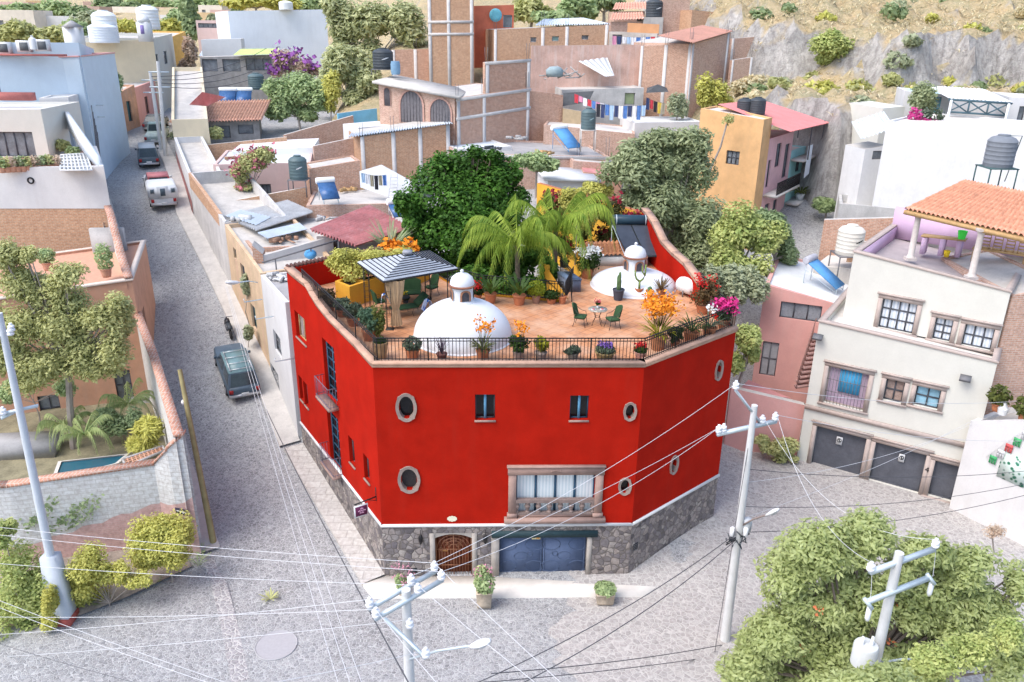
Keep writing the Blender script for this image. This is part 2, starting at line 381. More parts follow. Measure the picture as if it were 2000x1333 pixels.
def house(name, label, cat, foot, z0, z1, wm, rm, par=.35, wins=None, doors=None, depth=.2, cop=None, group=None, thick=.22, slab=0.):
    """walls with real openings, parapet and flat roof. wins: {edge: [(px rect, frame mat, pane mat, nx, ny, extra)]}"""
    foot = [Vector((p[0], p[1], 0)) for p in foot]
    ar = sum(foot[i].x*foot[(i+1) % len(foot)].y-foot[(i+1) % len(foot)].x*foot[i].y for i in range(len(foot)))
    assert ar > 0, name+' footprint must run counter-clockwise'
    cx, cy = sum(p.x for p in foot)/len(foot), sum(p.y for p in foot)/len(foot)
    root = thing(name, label, cat, (cx, cy, z0), group=group); k = len(foot)
    zt = list(z1) if isinstance(z1, (list, tuple)) else [z1]*k
    w = MB(); wl = []
    for i in range(k):
        a, b = foot[i], foot[(i+1) % k]; hs = []; L_ = (b-a).length; za, zb = zt[i], zt[(i+1) % k]
        for W_ in (wins or {}).get(i, []):
            r = pxrect(a, b, *W_[0]) if max(W_[0]) > 60 else W_[0]
            r = (max(.05, r[0]), min(L_-.05, r[1]), max(z0+.02, r[2]), min(min(za, zb)-.1, r[3]))
            if r[1]-r[0] < .1 or r[3]-r[2] < .1: print('BAD WINDOW', name, i, W_[0], [round(x, 2) for x in r]); continue
            hs.append(r); wl.append((a, b, r, W_))
        wall(w, a, b, z0, (lambda s, za=za, zb=zb, L_=L_: za+(zb-za)*s/L_), hs, depth)
    ins = inset(foot, thick); Z = lambda p, z: Vector((p.x, p.y, z))
    if par > 0:
        for i in range(k):
            j = (i+1) % k; A, B, a, b = foot[i], foot[j], ins[i], ins[j]
            w.poly([Z(A, zt[i]), Z(B, zt[j]), Z(b, zt[j]), Z(a, zt[i])]); w.poly([Z(a, zt[i]), Z(b, zt[j]), Z(b, zt[j]-par), Z(a, zt[i]-par)])
    w.build('wall', wm, root)
    r = MB()
    if par > 0: r.poly([Z(p, z-par) for p, z in zip(ins, zt)])
    elif slab:
        o = inset(foot, -slab); n = len(r.v); r.v += [tuple(Z(p, z+.003)) for p, z in zip(o, zt)]+[tuple(Z(p, z+.2)) for p, z in zip(o, zt)]
        r.f += [tuple(n+k+i for i in range(k)), tuple(n+i for i in reversed(range(k)))]+[(n+i, n+(i+1) % k, n+k+(i+1) % k, n+k+i) for i in range(k)]
    else: r.poly([Z(p, z) for p, z in zip(foot, zt)])
    if rm: r.build('roof', rm, root)
    if cop:
        c = MB(); o = inset(foot, -.06); q = inset(foot, thick+.05)
        for i in range(k):
            j = (i+1) % k; pts = [o[i], o[j], q[j], q[i]]; n = len(c.v)
            zq = [zt[i], zt[j], zt[j], zt[i]]; c.v += [(p.x, p.y, z+.003) for p, z in zip(pts, zq)]+[(p.x, p.y, z+.1) for p, z in zip(pts, zq)]
            c.f += [(n+4, n+5, n+6, n+7), (n, n+1, n+5, n+4), (n+2, n+3, n+7, n+6), (n+3, n+2, n+1, n)]
        c.build('coping', cop, root)
    for a, b, r_, W_ in wl:
        kw = W_[5] if len(W_) > 5 else {}
        window(root, a, b, r_, W_[1], W_[2], W_[3], W_[4], depth=depth, **kw)
    return root
def corr(mb, p00, p10, p11, p01, ridges, amp=.05, rows=1, lift=.0, sub=6, half=False, jit=0.):
    """corrugated or barrel-tiled sheet: ridges run from the p00-p10 edge to the p01-p11 edge"""
    p00, p10, p11, p01 = map(Vector, (p00, p10, p11, p01)); nx = ridges*sub; b0 = len(mb.v); rng = random.Random(3)
    nrm = (p10-p00).cross(p01-p00).normalized()
    if nrm.z < 0: nrm = -nrm
    vs = []
    for j in range(rows):
        vs += [(j/rows+1e-4, lift), ((j+1)/rows, 0.)]
    for v, up in vs:
        for i in range(nx+1):
            u = i/nx; q = (p00*(1-u)+p10*u)*(1-v)+(p01*(1-u)+p11*u)*v; ph = u*ridges*2*math.pi
            h = amp*(abs(math.sin(ph/2))*2-1 if half else math.sin(ph))
            mb.v.append(tuple(q+nrm*(h+up+rng.uniform(-jit, jit))))
    for j in range(len(vs)-1):
        for i in range(nx):
            a = b0+j*(nx+1)+i; mb.f.append((a, a+1, a+nx+2, a+nx+1))
    return mb

def fb(name, label, L, R, D, z0, wm, rm, par=.35, wins=None, cat='house', **k):
    """house from the two top corners of its camera-side wall, each (u, v, distance), and its depth"""
    a, b = atY(*L), atY(*R); d = Vector((b.x-a.x, b.y-a.y, 0)).normalized(); q = Vector((-d.y, d.x, 0))*D
    return house(name, label, cat, [a, b, b+q, a+q], z0, [a.z, b.z, b.z, a.z], wm, rm, par, wins, **k)
def bl(pts, Y): return Vector((lerp(Y, [(p[1], p[0]) for p in pts]), Y, 0))
# ================================================================== MATERIALS OF THE PLACE
RED = M('red_render', (.415, .0135, .0055), .13, .9, .9, stain=.45, staincol=(.36, .022, .012), fine=30, bmp=.004)
RED.node_tree.nodes['Principled BSDF'].inputs['Specular IOR Level'].default_value = .06
STONE = stones('rubble_stone', [(.13, .115, .12), (.31, .275, .26), (.40, .345, .31), (.19, .17, .18), (.50, .45, .40)], (.15, .13, .115), 3.6, .05)
COBBLE = stones('cobbles', [(.34, .345, .35), (.44, .445, .445), (.385, .39, .39), (.50, .50, .495), (.30, .305, .31)], (.50, .50, .495), 6.6, .05, uv=False, b_=.02, warm=(.80, .79, .78))
CONC = M('concrete', (.55, .52, .48), .12, 1.2, .9, stain=.5, staincol=(.34, .32, .3))
CONCP = M('pale_concrete', (.66, .62, .57), .08, 1.5, .9, stain=.3, staincol=(.5, .46, .42))
GREYC = M('grey_concrete', (.40, .39, .385), .14, 1., .9, stain=.4, staincol=(.25, .24, .24))
WHITE = M('white_paint', (.70, .71, .71), .04, 1.5, .8)
DOMEW = M('white_dome_paint', (.66, .68, .71), .03, 1.2, .7, fine=20)
WHITEW = M('whitewashed_wall', (.66, .65, .64), .06, .8, .9, stain=.35, staincol=(.55, .52, .5))
CREAM = M('cream_render', (.64, .63, .57), .04, 1., .85, stain=.12, staincol=(.55, .52, .45))
CREAMY = M('yellow_cream_render', (.72, .62, .44), .05, 1., .85, stain=.2, staincol=(.5, .44, .34))
BLUEW = M('pale_blue_render', (.56, .66, .74), .04, 1., .85, stain=.12, staincol=(.42, .54, .66))
PINKW = M('pink_render', (.68, .36, .32), .06, 1., .85, stain=.25, staincol=(.6, .42, .38))
PINKP = M('pale_pink_render', (.68, .50, .46), .05, 1., .85, stain=.25, staincol=(.5, .38, .35))
ORNGW = M('orange_render', (.66, .38, .18), .08, 1.2, .85, stain=.3, staincol=(.5, .33, .2))
TURQ = M('turquoise_render', (.36, .66, .66), .06, 1., .85, stain=.2)
BRICKA = brick('pale_brick', (.64, .35, .23), (.50, .25, .16), (.60, .47, .38), stain=.25)
BRICKB = brick('orange_brick', (.66, .36, .20), (.54, .27, .14), (.60, .46, .34), stain=.22)
BRICKC = brick('pink_brick', (.66, .40, .29), (.52, .29, .21), (.62, .50, .42), stain=.28)
BRICKW = brick('painted_pink_brick', (.70, .45, .41), (.67, .42, .39), (.68, .48, .44), stain=.25, staincol=(.62, .5, .47))
BLOCKW = brick('whitewashed_block', (.74, .74, .73), (.68, .68, .67), (.60, .59, .57), .45, .2, .02, stain=.3, staincol=(.58, .56, .54))
BRICKWW = M('whitewashed_brick', (.68, .68, .68), .05, 1.2, .9, stain=.3, staincol=(.52, .51, .50), fine=5)
COPB = brick('brick_coping', (.62, .32, .23), (.54, .26, .18), (.62, .5, .42), .16, .4, .02, stain=.1)
TERRA = M('terracotta', (.46, .17, .08), .16, 6., .85, fine=25)
TERRAP = M('pale_terracotta', (.58, .32, .22), .12, 6., .85)
TILEP = M('faded_roof_tile', (.62, .36, .26), .2, 3., .85, fine=9)
REDSH = M('faded_red_sheet', (.60, .25, .24), .18, 1.2, .75, stain=.4, staincol=(.66, .5, .48))
METAL = M('grey_sheet_metal', (.55, .58, .60), .1, 1.5, .5, .3, stain=.3, staincol=(.45, .4, .36))
DKIRON = M('black_iron', (.016, .015, .017), .1, 3, .5)
GREYIRON = M('grey_iron', (.16, .16, .17), .1, 3, .5)
GLASS = M('dark_glass', (.012, .012, .014), .3, 2., .12)
PGLASS = M('grey_blue_glass', (.22, .24, .26), .35, 1.5, .15)
CURT = stripes('white_curtain', [(.78, .82, .82), (.62, .70, .72)], .07)
CURTB = stripes('blue_white_curtain', [(.74, .77, .80), (.52, .58, .66)], .09)
PINKST = M('carved_pink_stone', (.36, .24, .20), .14, 3., .85, stain=.3, staincol=(.24, .16, .14))
CANT = M('grey_pink_stone', (.46, .38, .34), .1, 3., .85)
PALEST = M('pale_stone', (.32, .25, .215), .12, 4., .85)
BLUED = M('slate_blue_door', (.10, .14, .24), .1, 2., .6, stain=.25, staincol=(.07, .10, .18))
TEALW = M('dark_teal_wood', (.022, .05, .06), .15, 4., .6)
BLUEFR = M('blue_frame_paint', (.035, .09, .15), .1, 3, .5)
DKFR = M('dark_frame_paint', (.08, .085, .10), .1, 3, .5)
WOOD = M('varnished_red_wood', (.16, .036, .012), .25, 5., .45)
WOODP = M('pale_wood', (.50, .32, .15), .15, 4., .7)
YELW = M('ochre_yellow_render', (.68, .34, .035), .08, 1.2, .85, stain=.35, staincol=(.55, .2, .03))
FLOORT = None
BLKT = M('black_plastic_tank', (.055, .065, .075), .1, 2, .5)
GRNT = M('green_grey_tank', (.10, .15, .16), .1, 2, .5)
SOLAR = M('solar_panel_blue', (.05, .13, .30), .15, 4, .25)
BLUEP = M('blue_paint', (.10, .36, .66), .08, 2, .5)
POLE = M('concrete_pole', (.62, .62, .61), .06, 2, .85, stain=.2, staincol=(.5, .5, .5))
GALV = M('galvanised_steel', (.58, .66, .70), .08, 3, .45, .2)
PORC = M('white_porcelain', (.82, .83, .85), .03, 3, .25)
SOIL = M('dark_soil', (.03, .022, .016), .2, 5)

# terrace tiles: diagonal clay squares with dark joints
def _tiles():
    m, nt, b = newmat('clay_floor_tiles', .75)
    mp = N(nt, 'ShaderNodeMapping'); mp.inputs['Rotation'].default_value = (0, 0, math.radians(42)); nt.links.new(uvn(nt), mp.inputs['Vector'])
    t = N(nt, 'ShaderNodeTexBrick'); t.offset = 0; t.inputs['Scale'].default_value = 1; t.inputs['Brick Width'].default_value = .42; t.inputs['Row Height'].default_value = .42
    t.inputs['Mortar Size'].default_value = .012; t.inputs['Color1'].default_value = c4((.58, .27, .13)); t.inputs['Color2'].default_value = c4((.47, .205, .095)); t.inputs['Mortar'].default_value = c4((.24, .11, .06))
    nt.links.new(mp.outputs[0], t.inputs['Vector'])
    p = pos(nt); c = mixc(nt, ramp(nt, noise(nt, p, .7, 5, .65), .42, .7), t.outputs['Color'], (.60, .37, .24))
    f = N(nt, 'ShaderNodeMath', operation='MULTIPLY'); nt.links.new(ramp(nt, noise(nt, p, 1.6, 6, .7), .54, .7), f.inputs[0]); f.inputs[1].default_value = .6
    c = mixc(nt, f.outputs[0], c, (.26, .13, .09)); nt.links.new(c, b.inputs['Base Color']); return m
FLOORT = _tiles()

# ================================================================== GROUND
rng = random.Random(7)
g = MB(); nx, ny = 121, 121
xs = [-62+125*i/(nx-1) for i in range(nx)]; ys = [4+96*j/(ny-1) for j in range(ny)]
g.v = [(x, y, gz(x, y)) for y in ys for x in xs]
g.f = [(j*nx+i, j*nx+i+1, (j+1)*nx+i+1, (j+1)*nx+i) for j in range(ny-1) for i in range(nx-1)]
struct(g, 'cobbled_street', COBBLE)

# ================================================================== RED HOUSE
FL, FR, RE, LE = Vector((-5.47, 28.79, 0)), Vector((5.28, 29.14, 0)), Vector((10.0, 33.3, 0)), Vector((-11.3, 38.2, 0))
ZF = 10.2
# right-hand parapet runs back with a curved crest; the rear side faces the sunken patio
RS = [(Vector((10.0, 33.3, 0)), 10.3), (Vector((9.6, 35.4, 0)), 10.34), (Vector((9.3, 37.2, 0)), 11.2), (Vector((8.98, 39.3, 0)), 11.6), (Vector((8.66, 40.9, 0)), 11.7), (Vector((8.38, 42.75, 0)), 11.85), (Vector((8.12, 44.5, 0)), 12.5), (Vector((8.05, 46.4, 0)), 12.6), (Vector((8.0, 47.5, 0)), 12.6)]
BK = [Vector((8.0, 47.5, 0)), Vector((5.0, 47.0, 0)), Vector((4.3, 43.0, 0)), Vector((3.0, 39.6, 0)), Vector((2.45, 37.0, 0)), Vector((-1.7, 38.0, 0)), Vector((-3.3, 39.8, 0)), Vector((-4.4, 41.6, 0)), Vector((-5.6, 43.4, 0)), Vector((-8.9, 40.6, 0))]
POLY = [LE, FL, FR]+[p for p, z in RS]+BK[1:]
redh = thing('red_house', 'bright red corner house with stone base, white domes and a tiled roof terrace', 'house', (0, 29, 0))
wr = MB(); ws = MB()
_, _, _, LL = frame(LE, FL)
zl = []
for u, v in [(562, 528), (580, 543), (598, 557), (606, 572), (618, 592), (640, 620), (665, 645), (695, 675), (730, 712)]:
    p = atP(u, v, LE, FL); zl.append(((p-LE).dot((FL-LE).normalized()), p.z))
zl[0] = (0, zl[0][1]); zl[-1] = (LL, 10.3); zl.append((LL+1, 10.3))
ZL = lambda s: lerp(s, zl)
lw = {'a': (578, 617, 596, 664), 'b': (634, 674, 655, 778), 'c': (643, 812, 663, 908), 'd': (585, 738, 591, 780), 'e': (594, 750, 601, 792), 'f': (682, 858, 692, 906), 'g': (711, 893, 721, 938)}
LW = {k: pxrect(LE, FL, *r) for k, r in lw.items()}
wall(wr, LE, FL, 2.78, ZL, list(LW.values()), .25, cuts=[s for s, z in zl if 0 < s < LL])
fw = {'r1': (928, 771, 967, 821), 'r2': (1113, 773, 1150, 821), 'big': (1008, 925, 1161, 1008), 'o1': (779, 774, 808, 818), 'o2': (783, 916, 815, 958), 'o3': (1222, 790, 1239, 818), 'o4': (1212, 937, 1229, 963)}
FWN = {k: pxrect(FL, FR, *r) for k, r in fw.items()}
def shrink(r, k=.93):
    cs, cz = (r[0]+r[1])/2, (r[2]+r[3])/2; return (cs+(r[0]-cs)*k, cs+(r[1]-cs)*k, cz+(r[2]-cz)*k, cz+(r[3]-cz)*k)
wall(wr, FL, FR, 2.78, 10.3, [shrink(r) if k[0] == 'o' else r for k, r in FWN.items()], .28)
dw = {'o5': (1311, 894, 1321, 922), 'o6': (1399, 708, 1408, 739)}
DWN = {k: pxrect(FR, RE, *r) for k, r in dw.items()}
wall(wr, FR, RE, 2.78, 10.3, [shrink(r) for r in DWN.values()], .28)
for (a, za), (b, zb) in zip(RS, RS[1:]):
    L_ = (b-a).length; wall(wr, a, b, 0, (lambda s, za=za, zb=zb, L_=L_: za+(zb-za)*s/L_))
# inner faces of the raised parapets
def inner(a, b, za, zb, t=.28):
    A, d, n, L = frame(a, b); a2, b2 = a-n*t, b-n*t; Z = lambda p, z: Vector((p.x, p.y, z))
    wr.poly([Z(b2, ZF-.02), Z(a2, ZF-.02), Z(a2, za), Z(b2, zb)]); wr.poly([Z(a, za), Z(b, zb), Z(b2, zb), Z(a2, za)])
for (a, za), (b, zb) in zip(RS, RS[1:]): inner(a, b, za, zb)
dLE = (FL-LE).normalized()
for (s0, z0), (s1, z1) in zip(zl[:-1], zl[1:-1]): inner(LE+dLE*s0, LE+dLE*s1, z0, z1)
inner(FL, FR, 10.3, 10.3); inner(FR, RE, 10.3, 10.3)
# red back wall of the left wing and the wall behind the solar heater
wall(wr, BK[-1], LE, 4, 11.4); inner(BK[-1], LE, 11.4, 11.4, .25)
wall(wr, BK[-2], BK[-1], 4, 11.4); inner(BK[-2], BK[-1], 11.4, 11.4, .25)
wr.build('wall', RED, redh)
yw = MB()
for a, b in zip(BK[:-2], BK[1:-1]): wall(yw, a, b, 1, ZF+.12 if b.y > 36 else ZF)
yw.build('patio_wall', YELW, redh)
tf = MB(); tf.poly([Vector((p.x, p.y, ZF)) for p in inset(POLY, .02)]); tf.build('terrace_floor', FLOORT, redh)
# stone base with the two doorways
DOOR = pxrect(FL, FR, 850, 1042, 922, 1127); GAR = pxrect(FL, FR, 975, 1048, 1145, 1129)
DOOR = (DOOR[0], DOOR[1], .02, DOOR[3]); GAR = (GAR[0], GAR[1], .02, GAR[3])
VENT = pxrect(FL, FR, 795, 1110, 814, 1120)
wall(ws, LE, FL, -.6, 2.8); wall(ws, FL, FR, -.6, 2.8, [DOOR, GAR], .35); wall(ws, FR, RE, -.8, 2.8)
ws.build('stone_base', STONE, redh)
lg = MB()
for a, b in ((LE, FL), (FL, FR), (FR, RE)):
    A, d, n, L = frame(a, b); wbox(lg, a, b, -.035, L+.035, 2.74, 2.86, -.1, .07)
lg.build('ledge', WHITE, redh)
# coping: a moulded tan band that follows the crest
cp = MB()
def cope(pts, w0=.1, w1=-.32, h=.11):
    for (a, za), (b, zb) in zip(pts, pts[1:]):
        A, d, n, L = frame(a, b); Z = lambda p, z: Vector((p.x, p.y, z)); e = d*.03
        for q0, q1, l0, l1 in ((w0, w1, .005, h), (w0-.05, w1+.02, -.12, .003)):
            o = [Z(a-e+n*q0, za+l0), Z(b+e+n*q0, zb+l0), Z(b+e+n*q1, zb+l0), Z(a-e+n*q1, za+l0)]; t = [p+Vector((0, 0, l1-l0)) for p in o]; k = len(cp.v)
            cp.v += [tuple(p) for p in o+t]; cp.f += [tuple(k+i for i in q) for q in ((3, 2, 1, 0), (4, 5, 6, 7), (0, 1, 5, 4), (1, 2, 6, 5), (2, 3, 7, 6), (3, 0, 4, 7))]
cope([(LE+dLE*s, z) for s, z in zl[:-1]]); cope([(FL, 10.302), (FR, 10.302), (RE, 10.302)]); cope(RS[1:])
cp.build('coping', M('tan_coping', (.52, .33, .24), .15, 3, .85, stain=.4, staincol=(.34, .2, .15)), redh)
# dark barrel tiles on top of the back wall
bt = MB()
for a, b in ((LE, BK[-1]), (BK[-1], BK[-2])):
    A, d, n, L = frame(a, b); k = int(L/.22)
    for i in range(k): p = A+d*(i+.5)*L/k; bt.tube([p+n*.2+Vector((0, 0, 11.44)), p-n*.12+Vector((0, 0, 11.5))], .085, 6)
bt.build('ridge_tiles', M('dark_clay_tile', (.12, .06, .05), .2, 5), redh)

# windows of the red house
rf = lambda k: FWN[k]
for k in ('r1', 'r2'): window(redh, FL, FR, rf(k), DKFR if k == 'r1' else BLUEFR, GLASS, 2, 1, .28, .05, 'window', .04, sill=PINKST)
def bluebar(r):
    b_ = MB(); s = (r[0]+r[1])/2; wbox(b_, FL, FR, s-.05, s+.05, r[2]+.02, r[3]-.02, -.18, -.12); b_.build('mullion', M('sky_blue_paint', (.12, .30, .46), .1), redh)
bluebar(rf('r1')); bluebar(rf('r2'))
def oval(a, b, r, knob=True, grille=False):
    A, d, n, L = frame(a, b); cs, cz = (r[0]+r[1])/2, (r[2]+r[3])/2; ai, bi = (r[1]-r[0])/2, (r[3]-r[2])/2; w = .13 if ai > .25 else .10
    m = MB(); K = 32; P = lambda x, z, o: A+d*(cs+x)+n*o+Vector((0, 0, cz+z))
    for i in range(K):
        t0, t1 = 2*math.pi*i/K, 2*math.pi*(i+1)/K
        def ww(t): return w*(1.28 if knob and abs(abs(math.sin(2*t))-1) < .04 else 1.)
        c0, s0, c1, s1 = math.cos(t0), math.sin(t0), math.cos(t1), math.sin(t1)
        o0, o1 = ww(t0), ww(t1)
        m.poly([P(ai*c0, bi*s0, .05), P((ai+o0)*c0, (bi+o0)*s0, .07), P((ai+o1)*c1, (bi+o1)*s1, .07), P(ai*c1, bi*s1, .05)])
        m.poly([P((ai+o0)*c0, (bi+o0)*s0, .07), P((ai+o0)*c0, (bi+o0)*s0, -.03), P((ai+o1)*c1, (bi+o1)*s1, -.03), P((ai+o1)*c1, (bi+o1)*s1, .07)])
        m.poly([P(ai*c0, bi*s0, -.26), P(ai*c0, bi*s0, .05), P(ai*c1, bi*s1, .05), P(ai*c1, bi*s1, -.26)])
    o = m.build('oval_window', PALEST, redh, smooth=True)
    g_ = MB(); g_.poly([P(ai*1.02*math.cos(2*math.pi*i/K), bi*1.02*math.sin(2*math.pi*i/K), -.22) for i in range(K)])
    g_.build('pane', GLASS if not grille else M('grey_mesh_screen', (.05, .045, .045), .3, 20, .6), o)
oval(FL, FR, rf('o1')); oval(FL, FR, rf('o2'), grille=True); oval(FL, FR, rf('o3')); oval(FL, FR, rf('o4'))
for k in ('o5', 'o6'): oval(FR, RE, DWN[k])
for k in ('d', 'e', 'f', 'g', 'a'): window(redh, LE, FL, LW[k], WOODP if k == 'a' else DKFR, M('curtained_glass', (.35, .33, .32), .3, 3, .2) if k == 'a' else M('brown_shutter', (.07, .03, .02), .2, 4), 1 if k != 'a' else 2, 1, .25, .05, 'window', .03, sill=PINKST)
for k in ('b', 'c'):
    r = LW[k]; r2 = r
    window(redh, LE, FL, r2, BLUEFR, GLASS, 2, 6, .25, .06, 'french_window', .03)
    A, d, n, L = frame(LE, FL); m = MB(); s0, s1 = r[0]-.12, r[1]+.12; z = r[2]
    wbox(m, LE, FL, s0, s1, z-.12, z, -.02, .5)
    bal = m.build('balcony', PINKST, redh)
    m = MB(); Q = lambda s, o, h: A+d*s+n*o+Vector((0, 0, h))
    for h in (z+.1, z+1.0): m.tube([Q(s0, .02, h), Q(s0, .46, h), Q(s1, .46, h), Q(s1, .02, h)], .018, 5)
    for i in range(11): m.tube([Q(s0+(s1-s0)*i/10, .46, z), Q(s0+(s1-s0)*i/10, .46, z+1.0)], .009, 4)
    for i in range(3):
        for s in (s0, s1): m.tube([Q(s, .1+.14*i, z), Q(s, .1+.14*i, z+1.)], .009, 4)
    m.build('railing', M('violet_grey_iron', (.17, .15, .20), .1), bal)
# big stone-framed window with curtains and balustrade
B_ = rf('big'); s0, s1, z0, z1 = B_
o = window(redh, FL, FR, (s0, s1, z0, z1), BLUEFR, CURT, 4, 1, .28, .05, 'balcony_window', .05)
m = MB()
for a_, b_ in ((s0-.33, s0), (s1, s1+.33)):
    wbox(m, FL, FR, a_, b_, z0+.0, z1+.0, -.05, .12); wbox(m, FL, FR, a_-.05, b_+.05, z0-.02, z0+.2, -.05, .17)
wbox(m, FL, FR, s0-.36, s1+.36, z1, z1+.36, -.05, .14); wbox(m, FL, FR, s0-.40, s1+.40, z1+.36, z1+.42, -.05, .2)
wbox(m, FL, FR, s0-.5, s1+.5, z0-.22, z0-.015, -.05, .26); wbox(m, FL, FR, s0+.02, s1-.02, z0, z0+.13, -.05, .08)
cs = (s0+s1)/2
for i in range(7): wbox(m, FL, FR, cs-.22+.06*i, cs-.17+.06*i, z1+.1+.03*(3-abs(i-3)), z1+.26, .14, .17)
m.build('stone_surround', PINKST, o)
m = MB(); wbox(m, FL, FR, s0, s1, z0+.72, z0+.86, -.1, .12); wbox(m, FL, FR, s0, s1, z0+.13, z0+.2, -.1, .1); A, d, n, L = frame(FL, FR)
for i in range(8):
    p = A+d*(s0+(s1-s0)*i/7*.98+.03)+n*.0
    m.lathe([(.09, z0+.2), (.11, z0+.24), (.06, z0+.3), (.1, z0+.42), (.13, z0+.52), (.09, z0+.6), (.12, z0+.7), (.12, z0+.72)], (p.x, p.y, 0), 8)
m.build('balustrade', M('weathered_stone', (.24, .18, .16), .2, 4, .9), o, smooth=True)
# garage door: two leaves with relief panels, lintel beam, stone jambs, notice plate
s0, s1, z0, z1 = GAR; gd = MB()
wbox(gd, FL, FR, s0+.01, (s0+s1)/2-.012, z0, z1-.02, -.3, -.22); wbox(gd, FL, FR, (s0+s1)/2+.012, s1-.01, z0, z1-.02, -.3, -.22)
gdo = gd.build('garage_door', BLUED, redh)
gp = MB(); A, d, n, L = frame(FL, FR)
for k in (0, 1):
    m0 = s0+(s1-s0)*(.25+.5*k); P = lambda x, z: A+d*(m0+x)-n*.215+Vector((0, 0, z))
    for cx, cz, r_ in ((-.6, .45, .42), (.6, .45, .42), (0, 1.0, .3), (-.6, 1.6, .42), (.6, 1.6, .42)):
        gp.tube([P(cx+r_*math.cos(t*.524), z0+cz+r_*.7*math.sin(t*.524)) for t in range(13)], .018, 5, cap=False)
    x = .55 if k == 0 else -.55; gp.tube([P(x*.75+.12*math.cos(t*.524), z0+1.12+.12*math.sin(t*.524)) for t in range(13)], .022, 5)
    for q in (-.88, .88): gp.tube([P(q, z0+.08), P(q, z1-.1)], .02, 4)
gp.build('relief', M('slate_blue_relief', (.085, .12, .20), .1, 2, .6), gdo, smooth=True)
lb = MB(); wbox(lb, FL, FR, *(pxrect(FL, FR, 960, 1036, 1167, 1048)[:2]), z1+.003, z1+.3, -.3, .1); lb.build('lintel', TEALW, redh)
pl = MB(); r = pxrect(FL, FR, 1039, 1050, 1056, 1059); wbox(pl, FL, FR, *r, -.22, -.19); plo = pl.build('notice_plate', M('cream_plate', (.80, .70, .42), .05), gdo)
m = MB(); w_ = r[1]-r[0]; h_ = r[3]-r[2]; wbox(m, FL, FR, r[0]+.52*w_, r[0]+.9*w_, r[2]+.15*h_, r[2]+.85*h_, -.19, -.187); m.build('pictogram', M('orange_print', (.75, .32, .06), .1), plo)
m = MB(); wbox(m, FL, FR, r[0]+.08*w_, r[0]+.45*w_, r[2]+.3*h_, r[2]+.42*h_, -.19, -.187); wbox(m, FL, FR, r[0]+.2*w_, r[0]+.38*w_, r[2]+.42*h_, r[2]+.6*h_, -.19, -.187); m.build('lettering', M('dark_green_print', (.03, .12, .05), .1), plo)
for a_, b_, zt in ((GAR[0]-.35, GAR[0], GAR[3]), (GAR[1], GAR[1]+.22, GAR[3]), (DOOR[0]-.22, DOOR[0], DOOR[3]), (DOOR[1], DOOR[1]+.22, DOOR[3])):
    jm = MB(); wbox(jm, FL, FR, a_, b_, 0, zt, -.1, .03); jm.build('door_jamb', M('dressed_jamb_stone', (.40, .36, .32), .15, 3, .9, stain=.4, staincol=(.28, .25, .23)), redh)
# front door: arched timber leaf behind a scrolled iron gate
s0, s1, z0, z1 = DOOR; m = MB(); A, d, n, L = frame(FL, FR); K = 12; P = lambda s, z, o: A+d*s+n*o+Vector((0, 0, z))
wbox(m, FL, FR, s0, s1, z0, z1, -.34, -.28)
for i in range(8): wbox(m, FL, FR, s0+.1+i*(s1-s0-.2)/8+.01, s0+.1+(i+1)*(s1-s0-.2)/8-.01, z0+.1, z1-.15, -.28, -.255)
do = m.build('front_door', WOOD, redh)
m = MB(); wbox(m, FL, FR, s0+.3, s0+.55, z0+1.25, z0+1.32, -.25, -.23); m.build('letter_plate', M('brass', (.60, .30, .10), .1, 3, .3, .6), do)
m = MB(); arc = [(s0+(s1-s0)*i/K, z1-.05-.20*(2*i/K-1)**2) for i in range(K+1)]
for (a_, za), (b_, zb) in zip(arc, arc[1:]):
    m.poly([P(a_, za, .0), P(b_, zb, .0), P(b_, z1+.01, .0), P(a_, z1+.01, .0)]); m.poly([P(a_, za, .0), P(a_, za, -.3), P(b_, zb, -.3), P(b_, zb, .0)])
m.build('arch_stone', M('dressed_jamb_stone', (.40, .36, .32)), redh)
m = MB(); o_ = -.12; cm = (s0+s1)/2; hw = (s1-s0)/2
for i in range(13):
    s = s0+.04+(s1-s0-.08)*i/12; m.tube([P(s, z0, o_), P(s, z0+1.45, o_)], .011, 4)
for z in (z0+.05, z0+.62, z0+1.45): m.tube([P(s0, z, o_), P(s1, z, o_)], .018, 4)
for s in (s0+.03, cm, s1-.03): m.tube([P(s, z0, o_), P(s, z1-.22 if s != cm else z1-.08, o_)], .024, 4)
for R_ in (.72, .56, .4, .22): m.tube([P(cm+R_*math.cos(t*math.pi/12), z0+1.5+R_*.95*math.sin(t*math.pi/12), o_) for t in range(13)], .014, 5)
for q in (-1, 1):
    for cx, cz, r0 in ((.55, 1.42, .14), (.2, 1.62, .13), (.35, 1.85, .1), (.12, 1.95, .09)):
        m.tube([P(cm+q*(cx+r0*(1-.07*t)*math.cos(t*.6)), z0+cz+r0*(1-.07*t)*math.sin(t*.6), o_) for t in range(13)], .012, 4)
m.build('iron_gate', M('bronze_iron', (.34, .16, .09), .15, 4, .45, .4), redh)
dsp = MB(); wbox(dsp, FL, FR, s0-.1, s1+.1, -.05, .1, -.3, .35); dsp.build('doorstep', GREYC, redh)
for (u, v) in ((822, 1048), (948, 1048)):
    p = atP(u, v, FL, FR)+n*.14; m = MB()
    m.tube([p-n*.14+Vector((0, 0, .32)), p+Vector((0, 0, .3)), p+Vector((0, 0, .16))], .014, 5)
    m.lathe([(.01, .2), (.07, .12), (.1, .05), (.09, -.16), (.05, -.2), (.06, -.24), (.01, -.34)], tuple(p), 6)
    m.build('wall_lantern', DKIRON, redh)
